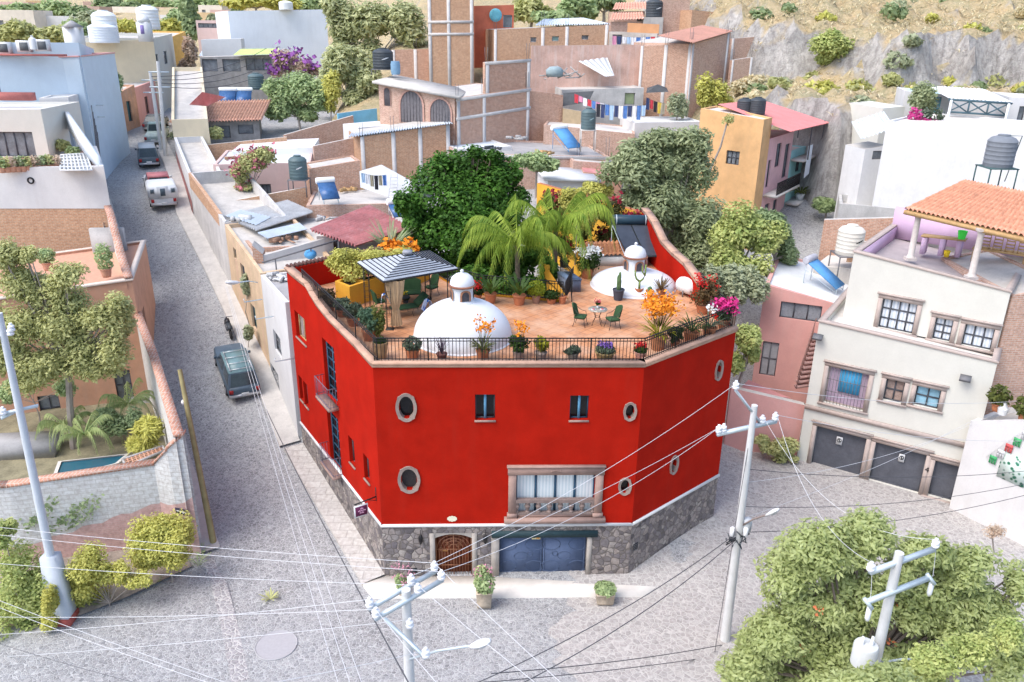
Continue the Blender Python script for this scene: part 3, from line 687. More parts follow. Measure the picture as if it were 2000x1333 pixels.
for a, b, r in ((FL, FR, VENT), (FR, RE, pxrect(FR, RE, 1236, 1062, 1245, 1074))):
    m = MB(); wbox(m, a, b, *r, -.01, .02); vo = m.build('vent', DKIRON, redh)
    m = MB(); 
    for i in range(4): wbox(m, a, b, r[0], r[1], r[2]+(r[3]-r[2])*(i+.3)/4, r[2]+(r[3]-r[2])*(i+.5)/4, .02, .035)
    m.build('slat', GREYIRON, vo)
# small oval plaque above the door and the four fixing studs
p = atP(883, 1013, FL, FR); m = MB(); A, d, n, L = frame(FL, FR)
m.poly([p+n*.03+d*(.2+.025*(i % 2))*math.cos(i*math.pi/10)+Vector((0, 0, (.13+.02*(i % 2))*math.sin(i*math.pi/10))) for i in range(20)])
m.obox(p-d*.15-Vector((0, 0, .08)), d*.3, n*.02, Vector((0, 0, .16)))
po = m.build('house_plaque', M('cream_ceramic', (.80, .74, .55), .06, 9, .3), redh)
if 0: textmesh('12', .17, Matrix.Translation(p+n*.036) @ Matrix(((d.x, 0, n.x), (d.y, 0, n.y), (0, 1, 0))).to_4x4(), 'house_number', M('brown_glaze', (.25, .08, .03), .1), po)
# iron railing of the terrace
def railing(parent, pts, h=.95, gap=.14, mat=None, name='railing', top2=.12, post=2.2, pr=.022):
    m = MB()
    for p, q in zip(pts, pts[1:]):
        p, q = Vector(p), Vector(q); L = (q-p).length; k = max(1, int(L/gap)); up = Vector((0, 0, 1))
        for hh in (.07, h-top2, h): m.tube([p+up*hh, q+up*hh], .021 if hh < h else .027, 5)
        for i in range(k+1): r_ = p+(q-p)*i/k; m.tube([r_, r_+up*(h)], .013, 4, cap=False)
        kp = max(1, round(L/post))
        for i in range(kp+1): r_ = p+(q-p)*i/kp; m.tube([r_-up*.02, r_+up*(h+.02)], pr, 5)
    return m.build(name, mat or DKIRON, parent)
Z = lambda p, z: Vector((p.x, p.y, z))
sRail = [s for s, z in zl if s < LL][3]
lr = [LE+dLE*s for s in (2.2, 3.4, LL)]; nL = Vector((dLE.y, -dLE.x, 0))
lr = [p-nL*.12 for p in lr]
railing(redh, [Z(lr[0], ZL(2.2)+.35), Z(lr[1], ZL(3.4)+.3)][:0] or [Vector((lr[0].x, lr[0].y, 10.95)), Vector((lr[-1].x+.05, lr[-1].y+.1, 10.4))], .95)
pf = [Vector((FL.x+.05, FL.y+.12, 10.41)), Vector((FR.x-.03, FR.y+.13, 10.41)), Vector((RE.x-.2, RE.y+.02, 10.41))]
railing(redh, pf, .95); railing(redh, [pf[2], Vector((9.5, 35.4, 10.45)), Vector((9.15, 37.4, 10.75))], .95)
railing(redh, [Z(BK[4], ZF+.12)-Vector((0, .12, 0)), Z(BK[5], ZF+.12)-Vector((0, .12, 0)), Z(BK[6], ZF+.12)-Vector((0, .15, 0)), Z(BK[7], ZF+.12)-Vector((0, .15, 0))], .95)
railing(redh, [Z(BK[3], ZF+.1)+Vector((.12, 0, 0)), Z(BK[4], ZF+.12)-Vector((-.1, .12, 0))], .95)
# two white domes with brick-trimmed lanterns
def dome(c, r, h, nr, lz, sc, squash=1.):
    prof = [(r+.05, 0), (r+.05, .06), (r, .1)]
    K = 14
    for i in range(1, K+1):
        t = i/K*math.pi/2*.9; prof.append((r*math.cos(t)**.95, .1+(h-.1)*math.sin(t)/math.sin(math.pi/2*.9)))
    prof = [(a, b) for a, b in prof if a > nr*.8]+[(nr*.8, h)]
    do_ = MB().lathe(prof, (c[0], c[1], ZF-.03), 48).build('dome', DOMEW, redh, smooth=True)
    X = (c[0], c[1], lz); k = sc
    ln = MB().lathe([(.62*k, -.05), (.6*k, .03), (.5*k, .08), (.49*k, .72*k)], X, 24)
    ln.lathe([(.56*k, .8*k), (.55*k, .92*k), (.48*k, 1.12*k), (.3*k, 1.27*k), (.09*k, 1.33*k), (.06*k, 1.37*k)], X, 24).ball((X[0], X[1], lz+1.42*k), .085*k)
    lo = ln.build('lantern', DOMEW, do_, smooth=True)
    MB().lathe([(.52*k, .70*k), (.63*k, .73*k), (.65*k, .78*k), (.60*k, .81*k), (.5*k, .82*k)], X, 24).build('brick_cornice', M('brick_cornice', (.24, .10, .06), .2, 8), do_, smooth=True)
    for q in range(4):
        ar = MB(); dk = MB()
        th = math.radians(-90+20+q*90); w = .17*k
        D = Vector((math.cos(th), math.sin(th), 0)); T = Vector((-D.y, D.x, 0)); B0 = Vector((c[0], c[1], lz+.12*k))+D*.5*k
        pts = [(-w, 0), (-w, .28*k)]+[(w*math.cos(math.pi-t*math.pi/8), .28*k+w*math.sin(math.pi-t*math.pi/8)) for t in range(9)]+[(w, .28*k), (w, 0)]
        dk.poly([B0+T*x+D*.012+Vector((0, 0, z)) for x, z in pts])
        outp = [(x*1.5, z if z < .01 else z+.07*k*(1 if abs(x) < w*.99 else .0)) for x, z in pts]
        for (p0, p1), (q0, q1) in zip(zip(pts, pts[1:]), zip(outp, outp[1:])):
            f_ = [B0+T*p0[0]+D*.035+Vector((0, 0, p0[1])), B0+T*p1[0]+D*.035+Vector((0, 0, p1[1])), B0+T*q1[0]+D*.015+Vector((0, 0, q1[1])), B0+T*q0[0]+D*.015+Vector((0, 0, q0[1]))]
            ar.poly(f_)
        ar.build('brick_arch', M('brick_arch', (.40, .19, .11), .25, 12), do_); dk.build('lantern_window', M('dark_grey_mesh', (.07, .065, .075), .2, 9, .5), do_)
dome((-2.13, 32.1), 2.12, 1.72, .62, 11.86, .93)
dome((6.3, 39.85), 2.2, .86, .65, 11.0, 1.02)
# built-in ochre planter, stair cheek wall and the tiled strip at the back of the terrace
pp = [Vector((*atZ(q[0], q[1], ZF).xy, 0)) for q in ((657, 590), (685, 602), (820, 555))]
nn_ = Vector((.45, .9, 0)); m = MB(); fp = [pp[0], pp[1], pp[2], pp[2]+nn_*1.0, pp[1]+nn_*1.25, pp[0]+nn_*.8]
ins_ = inset(fp, .16)
for i in range(len(fp)):
    j = (i+1) % len(fp); a, b = fp[i], fp[j]; wall(m, a, b, ZF, ZF+1.05); q = [Z(a, ZF+1.05), Z(b, ZF+1.05), Z(ins_[j], ZF+1.05), Z(ins_[i], ZF+1.05)]; m.poly(q); m.poly([Z(ins_[j], ZF+1.05), Z(ins_[j], ZF+.8), Z(ins_[i], ZF+.8), Z(ins_[i], ZF+1.05)])
plo = m.build('planter', YELW, redh); m = MB(); m.poly([Z(p, ZF+.9) for p in ins_]); m.build('soil', SOIL, plo)
m = MB(); a = Vector((2.75, 37.05, 0)); b = Vector((1.75, 40.6, 0)); A, d, n, L = frame(a, b)
m.obox(Z(a, 6)-n*.0, d*L, n*.22, Vector((0, 0, 4.1))); m.obox(Z(b, ZF+.05), d*.8, n*.22, Vector((0, 0, .75)))
m.poly([Z(a, ZF+.1), Z(b, ZF+.1), Z(b, ZF+.8), Z(a, ZF+.12)]); m.build('stair_wall', YELW, redh)
railing(redh, [Vector((2.9, 37.1, ZF+.0)), Vector((2.95, 38.6, ZF+.3)), Vector((2.5, 40.6, ZF+.4))], .9)
# raised roof strip with clay tiles and white parapet below the solar heater
m = MB(); m.box(5.9, 44.9, ZF, 3.4, 2.8, .5); m.build('upper_roof_block', M('stained_white_wall', (.62, .60, .56), .1, 1, .9, stain=.6, staincol=(.4, .37, .33)), redh)
m = MB(); corr(m, (3.9, 43.2, ZF+.62), (7.4, 43.9, ZF+.62), (7.4, 45.4, ZF+1.05), (3.9, 44.7, ZF+1.05), 14, .06, 4, .03, 4, True); m.build('clay_tile_roof', M('orange_clay_tile', (.62, .27, .13), .2, 5), redh)
# ================================================================== PLANTS (builders)
LF = {'green': leaf('green_leaf', (.012, .035, .006), (.085, .16, .025)), 'grey': leaf('grey_green_leaf', (.05, .075, .05), (.16, .21, .13)),
      'lime': leaf('lime_leaf', (.10, .16, .01), (.42, .44, .03)), 'dark': leaf('dark_leaf', (.006, .02, .004), (.05, .10, .014)),
      'olive': leaf('olive_leaf', (.05, .07, .015), (.20, .22, .05)), 'rust': leaf('rusty_leaf', (.07, .045, .02), (.20, .13, .05)),
      'yg': leaf('yellow_green_leaf', (.10, .13, .01), (.50, .46, .03))}
FLW = {'orange': M('orange_petal', (.85, .28, .02), .2, 9), 'red': M('red_petal', (.62, .02, .02), .2, 9), 'magenta': M('magenta_petal', (.58, .03, .20), .2, 9),
       'white': M('white_petal', (.85, .85, .82), .05, 9), 'violet': M('violet_petal', (.22, .12, .42), .2, 9), 'yellow': M('yellow_petal', (.80, .55, .03), .15, 9)}
BARK = M('bark', (.16, .12, .09), .25, 3); BARKP = M('pale_bark', (.34, .29, .24), .2, 3)
def blade(mb, base, d, L, w, droop, seg=4, up=.9):
    """one arching strap leaf from base heading d"""
    base = Vector(base); d = Vector(d).normalized(); side = d.cross(Vector((0, 0, 1)))
    side = side.normalized() if side.length > 1e-4 else Vector((1, 0, 0)); pts = []
    for i in range(seg+1):
        t = i/seg; pts.append((base+d*L*t*(1-.15*t)+Vector((0, 0, L*up*t-L*droop*t*t)), w*math.sin(math.pi*(.12+.88*(1-t)**.8))+.002))
    for (p, a), (q, b) in zip(pts, pts[1:]): mb.poly([p-side*a/2, p+side*a/2, q+side*b/2, q-side*b/2])
def rosette(mb, c, n, L, w, droop, rng, up=.9, spread=1.):
    for i in range(n):
        t = 2*math.pi*i/n*1.618*3+rng.uniform(-.3, .3); k = rng.uniform(.25, 1)*spread
        blade(mb, c, (math.cos(t)*k, math.sin(t)*k, .02), L*rng.uniform(.7, 1.1), w, droop*rng.uniform(.6, 1.2), 4, up*rng.uniform(.7, 1.1))
def heads(mb, pts, r, k, rng, asp=1.2):
    P = np.concatenate([np.array(p)+rng.normal(size=(k, 3))*r for p in pts]); nn = rng.normal(size=P.shape)+np.array([0, -.3, .8]); nn /= np.linalg.norm(nn, axis=1)[:, None]
    mb.leaves(P, nn, r*1.1, asp, rng)
POTP = [(.72, 0), (.82, .25), (.95, .75), (1.0, .86), (1.08, .88), (1.08, 1.), (.95, 1.), (.9, .93), (.0, .92)]
def potted(label, u, v, pot, plant, seed=1, name='potted_plant', zf=ZF, flower=None, potm=TERRA, sq=False):
    """pot=(r,h); plant=(kind, r, h, leaf)"""
    p = atZ(u, v, zf); r, h = pot; t = thing(name, label, 'potted plant', tuple(p), group='potted plants on the roof terrace')
    if sq: m = MB().lathe([(a*r*1.25, b*h) for a, b in POTP], p, 4)
    else: m = MB().lathe([(a*r, b*h) for a, b in POTP], p, 14)
    m.build('pot', potm, t, smooth=not sq)
    kind, pr, ph, lm = plant; rg = random.Random(seed); ng = np.random.default_rng(seed); top = p+Vector((0, 0, h*.9)); m = MB()
    if kind == 'ball': m.cloud([(top.x, top.y, top.z+ph*.48, pr, pr, ph*.55)], int(1900*max(pr, .2)), .075, seed, 1.4, .7)
    elif kind == 'bush':
        bl = [(top.x+rg.uniform(-.5, .5)*pr, top.y+rg.uniform(-.5, .5)*pr, top.z+ph*rg.uniform(.25, .8), pr*rg.uniform(.35, .6), pr*rg.uniform(.35, .6), ph*rg.uniform(.2, .35)) for _ in range(9)]
        m.cloud(bl, int(2200*max(pr, .25)), .085, seed, 1.7, .2)
        for q in bl[:5]: m.tube([top, ((q[0]+top.x)/2, (q[1]+top.y)/2, top.z+.4*(q[2]-top.z)), q[:3]], .012, 4, .005)
    elif kind == 'strap': rosette(m, top, 60, ph*1.15, .05, .55, rg, 1.0, .7)
    elif kind == 'broad':
        for i in range(16):
            t_ = i*2.4; k = rg.uniform(.3, .9); blade(m, top, (math.cos(t_)*k, math.sin(t_)*k, 0), ph*rg.uniform(.75, 1.1), .16, .35*k+.1, 5, 1.05)
    elif kind == 'agave': rosette(m, top, 22, ph*.8, .07, .15, rg, .9, .9); m.tube([top, top+Vector((.03, 0, ph*1.15))], .018, 4, .006)
    elif kind == 'cactus':
        for i in range(5):
            a = i*1.3; q = top+Vector((math.cos(a)*.06, math.sin(a)*.06, 0)); hh = ph*(.55+.45*((i*37) % 10)/10)
            m.lathe([(.03, 0), (.055, .1*hh), (.06, .8*hh), (.04, .95*hh), (.005, hh)], q, 8)
    elif kind == 'fork':
        m.tube([top, top+Vector((0, 0, ph*.35))], .055, 7)
        for k in (-1, 1): m.tube([top+Vector((0, 0, ph*.3)), top+Vector((k*.16, 0, ph*.4)), top+Vector((k*.24, 0, ph*.55)), top+Vector((k*.26, 0, ph*(.85+.12*k)))], .055, 7, .04)
        m.tube([top+Vector((.24, 0, ph*.55)), top+Vector((.1, .02, ph*.68)), top+Vector((.08, .02, ph*.92))], .045, 6, .03)
    elif kind == 'twig':
        for i in range(46):
            a = rg.uniform(0, 6.3); k = rg.uniform(.2, 1)*pr; z = rg.uniform(.45, 1)*ph
            m.tube([top, top+Vector((math.cos(a)*k*.4, math.sin(a)*k*.4, z*.55)), top+Vector((math.cos(a)*k, math.sin(a)*k, z))], .012, 3, .004)
    if m.v: m.build('foliage', lm, t)
    if flower:
        fm, n, fr, fh, spread = flower; pts = []; st = MB()
        for i in range(n):
            a = rg.uniform(0, 6.3); k = rg.uniform(.15, 1)*spread; q = top+Vector((math.cos(a)*k, math.sin(a)*k, fh*rg.uniform(.72, 1.05)))
            pts.append(q); st.tube([top+Vector((math.cos(a)*k*.3, math.sin(a)*k*.3, fh*.3)), q], .008, 3, .005)
        f = MB(); heads(f, pts, fr, 14, ng); f.build('flowers', fm, t)
        if fh > .5: st.build('stalks', LF['olive'], t)
    return t
potted('tall tan pot with a low dark plant at the front corner of the railing', 744, 700, (.30, .72), ('ball', .24, .22, LF['dark']), 1, potm=M('tan_pot', (.40, .24, .12), .15, 5))
potted('round grey-green bush in a wide terracotta pot on the terrace edge', 806, 699, (.29, .40), ('ball', .36, .5, LF['grey']), 2)
potted('bare purple-grey twiggy shrub in a dark bowl on an iron stand', 863, 703, (.22, .28), ('twig', .42, .85, M('purple_twig', (.14, .10, .15), .2)), 3, potm=M('dark_red_bowl', (.13, .05, .04), .2))
potted('orange aloe flowers on tall stalks in terracotta in front of the big dome', 943, 703, (.27, .44), ('strap', .4, .62, LF['olive']), 4, flower=(FLW['orange'], 13, .085, 1.22, .5))
potted('green bush with a few tall orange blooms in a pale pot beside the big dome', 1012, 700, (.22, .32), ('bush', .42, .7, LF['green']), 5, flower=(FLW['orange'], 7, .09, 1.25, .3), potm=PALEST)
potted('yellow-green leafy bush in a pale stone pot behind the railing', 1056, 702, (.25, .32), ('bush', .38, .62, LF['yg']), 6, potm=PALEST)
potted('drooping grey-green creeper in a weathered grey pot', 1118, 704, (.24, .34), ('bush', .42, .32, LF['grey']), 7, potm=M('weathered_grey_pot', (.26, .22, .18), .2, 6))
potted('violet flowers in a stave tub painted with yellow patches', 1181, 702, (.40, .36), ('ball', .36, .26, LF['grey']), 8, flower=(FLW['violet'], 16, .07, .32, .3), potm=M('yellow_brown_tub', (.38, .27, .12), .5, 7))
potted('red geraniums in a small pink pot at the corner of the railing', 1250, 701, (.24, .32), ('ball', .26, .26, LF['green']), 9, flower=(FLW['red'], 9, .075, .36, .22), potm=M('pink_pot', (.55, .30, .24), .1))
potted('largest pot, with a great spray of orange blossom above green straps', 1284, 682, (.36, .62), ('strap', .7, 1.0, LF['yg']), 10, flower=(FLW['orange'], 54, .11, 1.62, .85), potm=M('old_terracotta', (.40, .18, .09), .25, 5))
potted('dark trailing plant hanging over the railing beside the largest pot', 1318, 678, (.2, .3), ('bush', .42, .6, LF['dark']), 11)
potted('dark green strappy plant in a wide terracotta pot on the angled side', 1349, 668, (.34, .5), ('strap', .5, .8, LF['green']), 12)
potted('green plant with a single white bloom in a brown pot on the angled side', 1384, 658, (.30, .46), ('strap', .42, .75, LF['grey']), 13, flower=(FLW['white'], 2, .1, .85, .1), potm=M('brown_pot', (.30, .12, .06), .2))
potted('magenta bougainvillea in a brown pot at the far corner of the railing', 1412, 642, (.28, .45), ('bush', .35, .5, LF['dark']), 14, flower=(FLW['magenta'], 34, .12, .78, .48), potm=M('brown_pot', (.3, .12, .06)))
potted('tall rusty-leaved shrub with red flowers beside the white tank', 1372, 612, (.34, .45), ('bush', .72, 1.25, LF['rust']), 15, flower=(FLW['red'], 16, .09, 1.3, .6))
potted('grey lavender-like shrub in a terracotta pot along the street-side railing', 690, 636, (.28, .4), ('bush', .52, .75, LF['grey']), 16)
potted('large blue-green shrub in a terracotta pot near the front corner post', 722, 664, (.32, .46), ('bush', .62, .95, leaf('blue_green_leaf', (.03, .07, .04), (.12, .21, .12))), 17)
potted('rusty brown shrub in the corner below the curved parapet', 642, 612, (.28, .36), ('bush', .55, .85, LF['rust']), 18)
potted('pale dusty shrub between the planter and the street-side railing', 668, 618, (.25, .34), ('bush', .42, .6, LF['grey']), 19)
potted('slender sapling in a small pot beside the front post of the gazebo', 742, 668, (.16, .24), ('bush', .32, 1.5, LF['olive']), 20)
potted('broad-leaved plant in a terracotta pot beside the big dome lantern', 958, 592, (.29, .50), ('broad', .6, 1.0, LF['green']), 21)
potted('tallest broad-leaved plant, in an engraved terracotta pot before the patio railing', 1014, 595, (.31, .50), ('broad', .7, 1.15, LF['green']), 22)
potted('bright yellow-green bush on a footed urn before the patio railing', 1047, 592, (.22, .42), ('ball', .42, .72, LF['lime']), 23, potm=M('pinkish_urn', (.36, .2, .14), .2))
potted('low dark green bush in a round terracotta bowl before the patio railing', 1077, 593, (.25, .28), ('ball', .36, .38, LF['dark']), 24)
potted('small terracotta pot with a dry stub at the foot of the stair wall', 1098, 593, (.2, .38), ('twig', .1, .2, BARK), 25)
potted('white-flowering shrub in a large round terracotta pot beside the blue chest', 1146, 543, (.36, .58), ('bush', .72, 1.1, LF['dark']), 26, flower=(FLW['white'], 46, .08, 1.05, .68))
potted('columnar cactus in a dark grey bucket before the low dome', 1207, 586, (.28, .56), ('cactus', .2, 1.05, M('cactus_green', (.10, .17, .07), .2, 5)), 27, potm=M('dark_grey_bucket', (.06, .065, .085), .1))
potted('forked cactus in a slim terracotta pot before the low dome', 1247, 581, (.2, .48), ('fork', .3, 1.3, M('pale_cactus_green', (.20, .28, .08), .2, 5)), 28)
potted('small orange pot with a stubby cactus before the low dome', 1268, 582, (.2, .40), ('cactus', .1, .25, M('cactus_green', (.1, .17, .07))), 29, potm=M('orange_pot', (.52, .22, .05), .15))
potted('spiky agave in a square brown pot before the low dome', 1290, 581, (.2, .42), ('agave', .4, .8, LF['rust']), 30, potm=M('brown_pot', (.3, .12, .06)), sq=True)
potted('small red poinsettia behind the big dome lantern', 934, 586, (.18, .3), ('ball', .22, .3, LF['dark']), 31, flower=(FLW['red'], 12, .09, .55, .22))
potted('potted palm seedling on the roof strip behind the blue chest', 1102, 522, (.26, .36), ('strap', .4, .75, LF['olive']), 32, potm=M('dark_brown_bowl', (.08, .045, .035), .2))
potted('yellow marigolds in a black pot under the gazebo', 793, 592, (.14, .2), ('ball', .18, .2, LF['dark']), 33, flower=(FLW['yellow'], 7, .06, .26, .14), potm=BLKT)

# ================================================================== TERRACE FURNITURE
GCUSH = M('green_cushion', (.035, .085, .035), .15, 5); IRON = M('dark_bronze_iron', (.05, .045, .04), .2, 6, .5)
def cushion(mb, x, y, z, sx, sy, sz):
    K = 6
    for lo in (0,):
        b0 = len(mb.v); n = 12
        for (f, h) in ((.88, 0), (1, .3), (1, .7), (.86, 1)):
            for a, b in ((-1, -1), (0, -1.03), (1, -1), (1.03, 0), (1, 1), (0, 1.03), (-1, 1), (-1.03, 0)): mb.v.append((x+a*sx/2*f, y+b*sy/2*f, z+sz*h))
        for i in range(3):
            for j in range(8): mb.f.append((b0+i*8+j, b0+i*8+(j+1) % 8, b0+(i+1)*8+(j+1) % 8, b0+(i+1)*8+j))
        mb.f.append(tuple(b0+24+j for j in range(8)))
def patio_chair(label, w=.5, d=.5, group='green cushioned iron chairs', name='patio_chair', cat='chair', bh=.55):
    """iron chair facing -y, built round the origin"""
    t = thing(name, label, cat, group=group, local=True)
    m = MB(); cushion(m, 0, 0, .40, w, d, .09); m.build('seat', GCUSH, t, smooth=True)
    m = MB(); K = 8
    for i in range(K):
        a0, a1 = (i/K-.5)*w*1.05, ((i+1)/K-.5)*w*1.05; q = lambda a: .1*(2*a/w)**2; zt = lambda a: .5+bh*(1-.22*(2*a/w)**2)
        y = lambda a, k: d*.5-q(a)+.12*k
        for o in (0, .05):
            m.poly([(a0, y(a0, 0)+o, .48), (a1, y(a1, 0)+o, .48), (a1, y(a1, 1)+o, zt(a1)), (a0, y(a0, 1)+o, zt(a0))])
        m.poly([(a0, y(a0, 1), zt(a0)), (a1, y(a1, 1), zt(a1)), (a1, y(a1, 1)+.05, zt(a1)), (a0, y(a0, 1)+.05, zt(a0))])
    m.build('backrest', GCUSH, t, smooth=True)
    for sx in (-1, 1):
        for sy in (-1, 1): MB().tube([(sx*w*.42, sy*d*.42, .4), (sx*w*.45, sy*d*.46, .2), (sx*w*.52, sy*d*.58, 0)], .014, 5).build('leg', IRON, t)
    m = MB(); m.tube([(-w*.46, -d*.46, .39), (w*.46, -d*.46, .39), (w*.46, d*.46, .39), (-w*.46, d*.46, .39), (-w*.46, -d*.46, .39)], .014, 5)
    for sx in (-1, 1): m.tube([(sx*w*.5, d*.45, .8), (sx*w*.56, d*.1, .66), (sx*w*.54, -d*.35, .62), (sx*w*.47, -d*.45, .4)], .013, 5)
    m.build('frame', IRON, t); return t
def put(t, u, v, rz): p = atZ(u, v, ZF); t.location = p; t.rotation_euler = (0, 0, math.radians(rz)); return t
ch = put(patio_chair('green cushioned iron chair on the dome side of the small dining table'), 1133, 636, 72)
put(dup(ch, label='green cushioned iron chair on the flower side of the small dining table'), 1196, 641, -70)
put(dup(ch, label='green cushioned chair under the gazebo with a striped towel on its back'), 742, 605, 120)
put(dup(ch, label='green cushioned chair at the back of the gazebo beside the railing'), 843, 577, -40)
put(patio_chair('green two-seat bench with high cushions under the gazebo', 1.25, .6, 'green cushioned iron seats', 'garden_bench', 'bench', .6), 797, 588, 8)
# chaise longue
t = thing('chaise_longue', 'green chaise longue standing in front of the gazebo', 'sun lounger', local=True)
m = MB(); cushion(m, 0, -.25, .36, .62, 1.25, .08); m.build('seat', GCUSH, t, smooth=True)
m = MB(); m.obox((-.31, .36, .42), (.62, 0, 0), (0, .5, .45), (0, -.05, .07)); m.build('backrest', GCUSH, t)
m = MB(); m.tube([(-.31, -.86, .35), (.31, -.86, .35), (.31, .4, .35), (.31, .9, .82), (-.31, .9, .82), (-.31, .4, .35), (-.31, -.86, .35)], .014, 5); m.build('frame', IRON, t)
for y in (-.8, .1, .6):
    for x in (-.3, .3): MB().tube([(x, y, .35), (x*1.1, y-.08, .18), (x*1.3, y-.03, 0)], .013, 5).build('leg', IRON, t)
put(t, 800, 614, -62)
STRIPE = stripes('blue_white_towel', [(.80, .82, .85), (.02, .12, .50)], .085)
def towel(label, p, rz, w=.42, L1=.5, L2=.35):
    t = MB(); K = 8; c, s = math.cos(rz), math.sin(rz); pr = [(-.28, -.42), (-.2, -.2), (-.1, .02), (0, .06), (.1, .0), (.14, -.25), (.15, -.4)]
    for (y0, z0), (y1, z1) in zip(pr, pr[1:]):
        for i in range(K):
            x0, x1 = (i/K-.5)*w, ((i+1)/K-.5)*w; R = lambda x, y, z: (p[0]+x*c-y*s, p[1]+x*s+y*c, p[2]+z+.012*math.sin(x*30))
            t.poly([R(x0, y0, z0), R(x1, y0, z0), R(x1, y1, z1), R(x0, y1, z1)])
    return tag(t.build('towel', STRIPE, None, loc=p, smooth=True), label, 'towel', 'blue and white striped towels')
q = atZ(836, 592, ZF+.85); towel('blue and white striped towel draped over the green chaise longue', tuple(atZ(836, 588, ZF+.8)), math.radians(-62))
towel('blue and white striped towel hung on the chair beside the gazebo curtain', tuple(atZ(750, 577, ZF+1.0)), math.radians(100), .36)
# coffee table and dining table
def round_table(name, label, u, v, r, h, top):
    p = atZ(u, v, ZF); t = thing(name, label, 'table', tuple(p)); MB().lathe([(r*.96, h-.03), (r, h-.02), (r, h), (0, h)], p, 20).build('tabletop', top, t)
    for k in range(4):
        a = k*math.pi/2+.6; c, s = math.cos(a), math.sin(a)
        MB().tube([p+Vector((c*r*.6, s*r*.6, h-.03)), p+Vector((c*r*.25, s*r*.25, h*.5)), p+Vector((c*r*.7, s*r*.7, 0))], .014, 5).build('leg', IRON, t)
    MB().tube([p+Vector((r*.28*math.cos(a*.524), r*.28*math.sin(a*.524), h*.5)) for a in range(13)], .01, 4).build('ring_brace', IRON, t)
    return p
p = round_table('dining_table', 'small round table with a mosaic top set for two on open tiles', 1166, 634, .44, .74, M('mosaic_top', (.40, .36, .30), .5, 14, .4))
for dx, dy, lb in ((-.2, -.1, 'red and white place setting nearer the dome-side chair'), (.2, -.08, 'red and white place setting nearer the flower-side chair')):
    m = MB(); c = p+Vector((dx, dy, .745)); m.lathe([(.06, 0), (.12, .015), (.125, .02), (.05, .012), (0, .012)], c, 14); o = m.build('dinner_plate', PORC, None, loc=c); tag(o, lb, 'plate')
    m = MB(); m.lathe([(.05, .014), (.075, .022), (0, .04)], c, 10); m.build('napkin', FLW['red'], o)
c = p+Vector((0, .12, .745)); t = thing('flower_vase', 'white vase of red flowers on the small round table', 'vase', tuple(c))
MB().lathe([(.04, 0), (.06, .06), (.03, .12), (.04, .16)], c, 10).build('vase', PORC, t); m = MB(); m.cloud([(c.x, c.y, c.z+.24, .12, .1, .1)], 90, .06, 3); m.build('foliage', LF['green'], t)
m = MB(); heads(m, [c+Vector((.1*math.cos(k), .08*math.sin(k), .3+.03*(k % 3))) for k in range(8)], .04, 8, np.random.default_rng(2)); m.build('flowers', M('rose_petal', (.55, .05, .10), .2), t)
round_table('coffee_table', 'low round iron table in front of the gazebo bench', 786, 597, .38, .45, IRON)
# storage chest
a = atZ(1107, 571, ZF); b = atZ(1134, 571, ZF); t = thing('storage_chest', 'blue-grey plastic deck chest beside the stair railing', 'chest', tuple((a+b)/2))
e = Vector((b.x-a.x, b.y-a.y, 0)); f = Vector((-.42, 1.25, 0)); CB = M('blue_grey_plastic', (.13, .15, .20), .08, 3, .6)
m = MB(); m.obox(a, e, f, Vector((0, 0, .62)))
for i in range(1, 6): m.obox(a+e*(i/6-.012)-Vector((0, .012, 0)), e*.024, Vector((0, .012, 0)), Vector((0, 0, .6)))
m.build('box', CB, t); m = MB(); m.obox(a-e*.03-f*.02+Vector((0, 0, .625)), e*1.06, f*1.04, Vector((0, 0, .07))); m.obox(a+e*.03+f*.03+Vector((0, 0, .695)), e*.94, f*.94, Vector((0, 0, .035))); m.build('lid', M('blue_lid', (.12, .17, .25), .08, 3, .5), t)
# white gas tank on feet
p = atZ(1342, 580, ZF); t = thing('gas_tank', 'white stationary gas tank lying beside the rusty-leaved shrub', 'tank', tuple(p)); R3 = Matrix.Rotation(math.radians(38), 4, 'Z') @ Matrix.Rotation(math.radians(90), 4, 'X')
MB().lathe([(.02, -.62), (.22, -.58), (.36, -.45), (.40, -.3), (.40, .3), (.36, .45), (.22, .58), (.02, .62)], tuple(p+Vector((0, .2, .52))), 20, R3).build('vessel', WHITE, t, smooth=True)
for dx, dy in ((-.25, -.05), (.15, -.2), (.25, .4), (-.12, .5)): MB().box(p.x+dx, p.y+dy, p.z, .06, .06, .3).build('foot', GREYIRON, t)
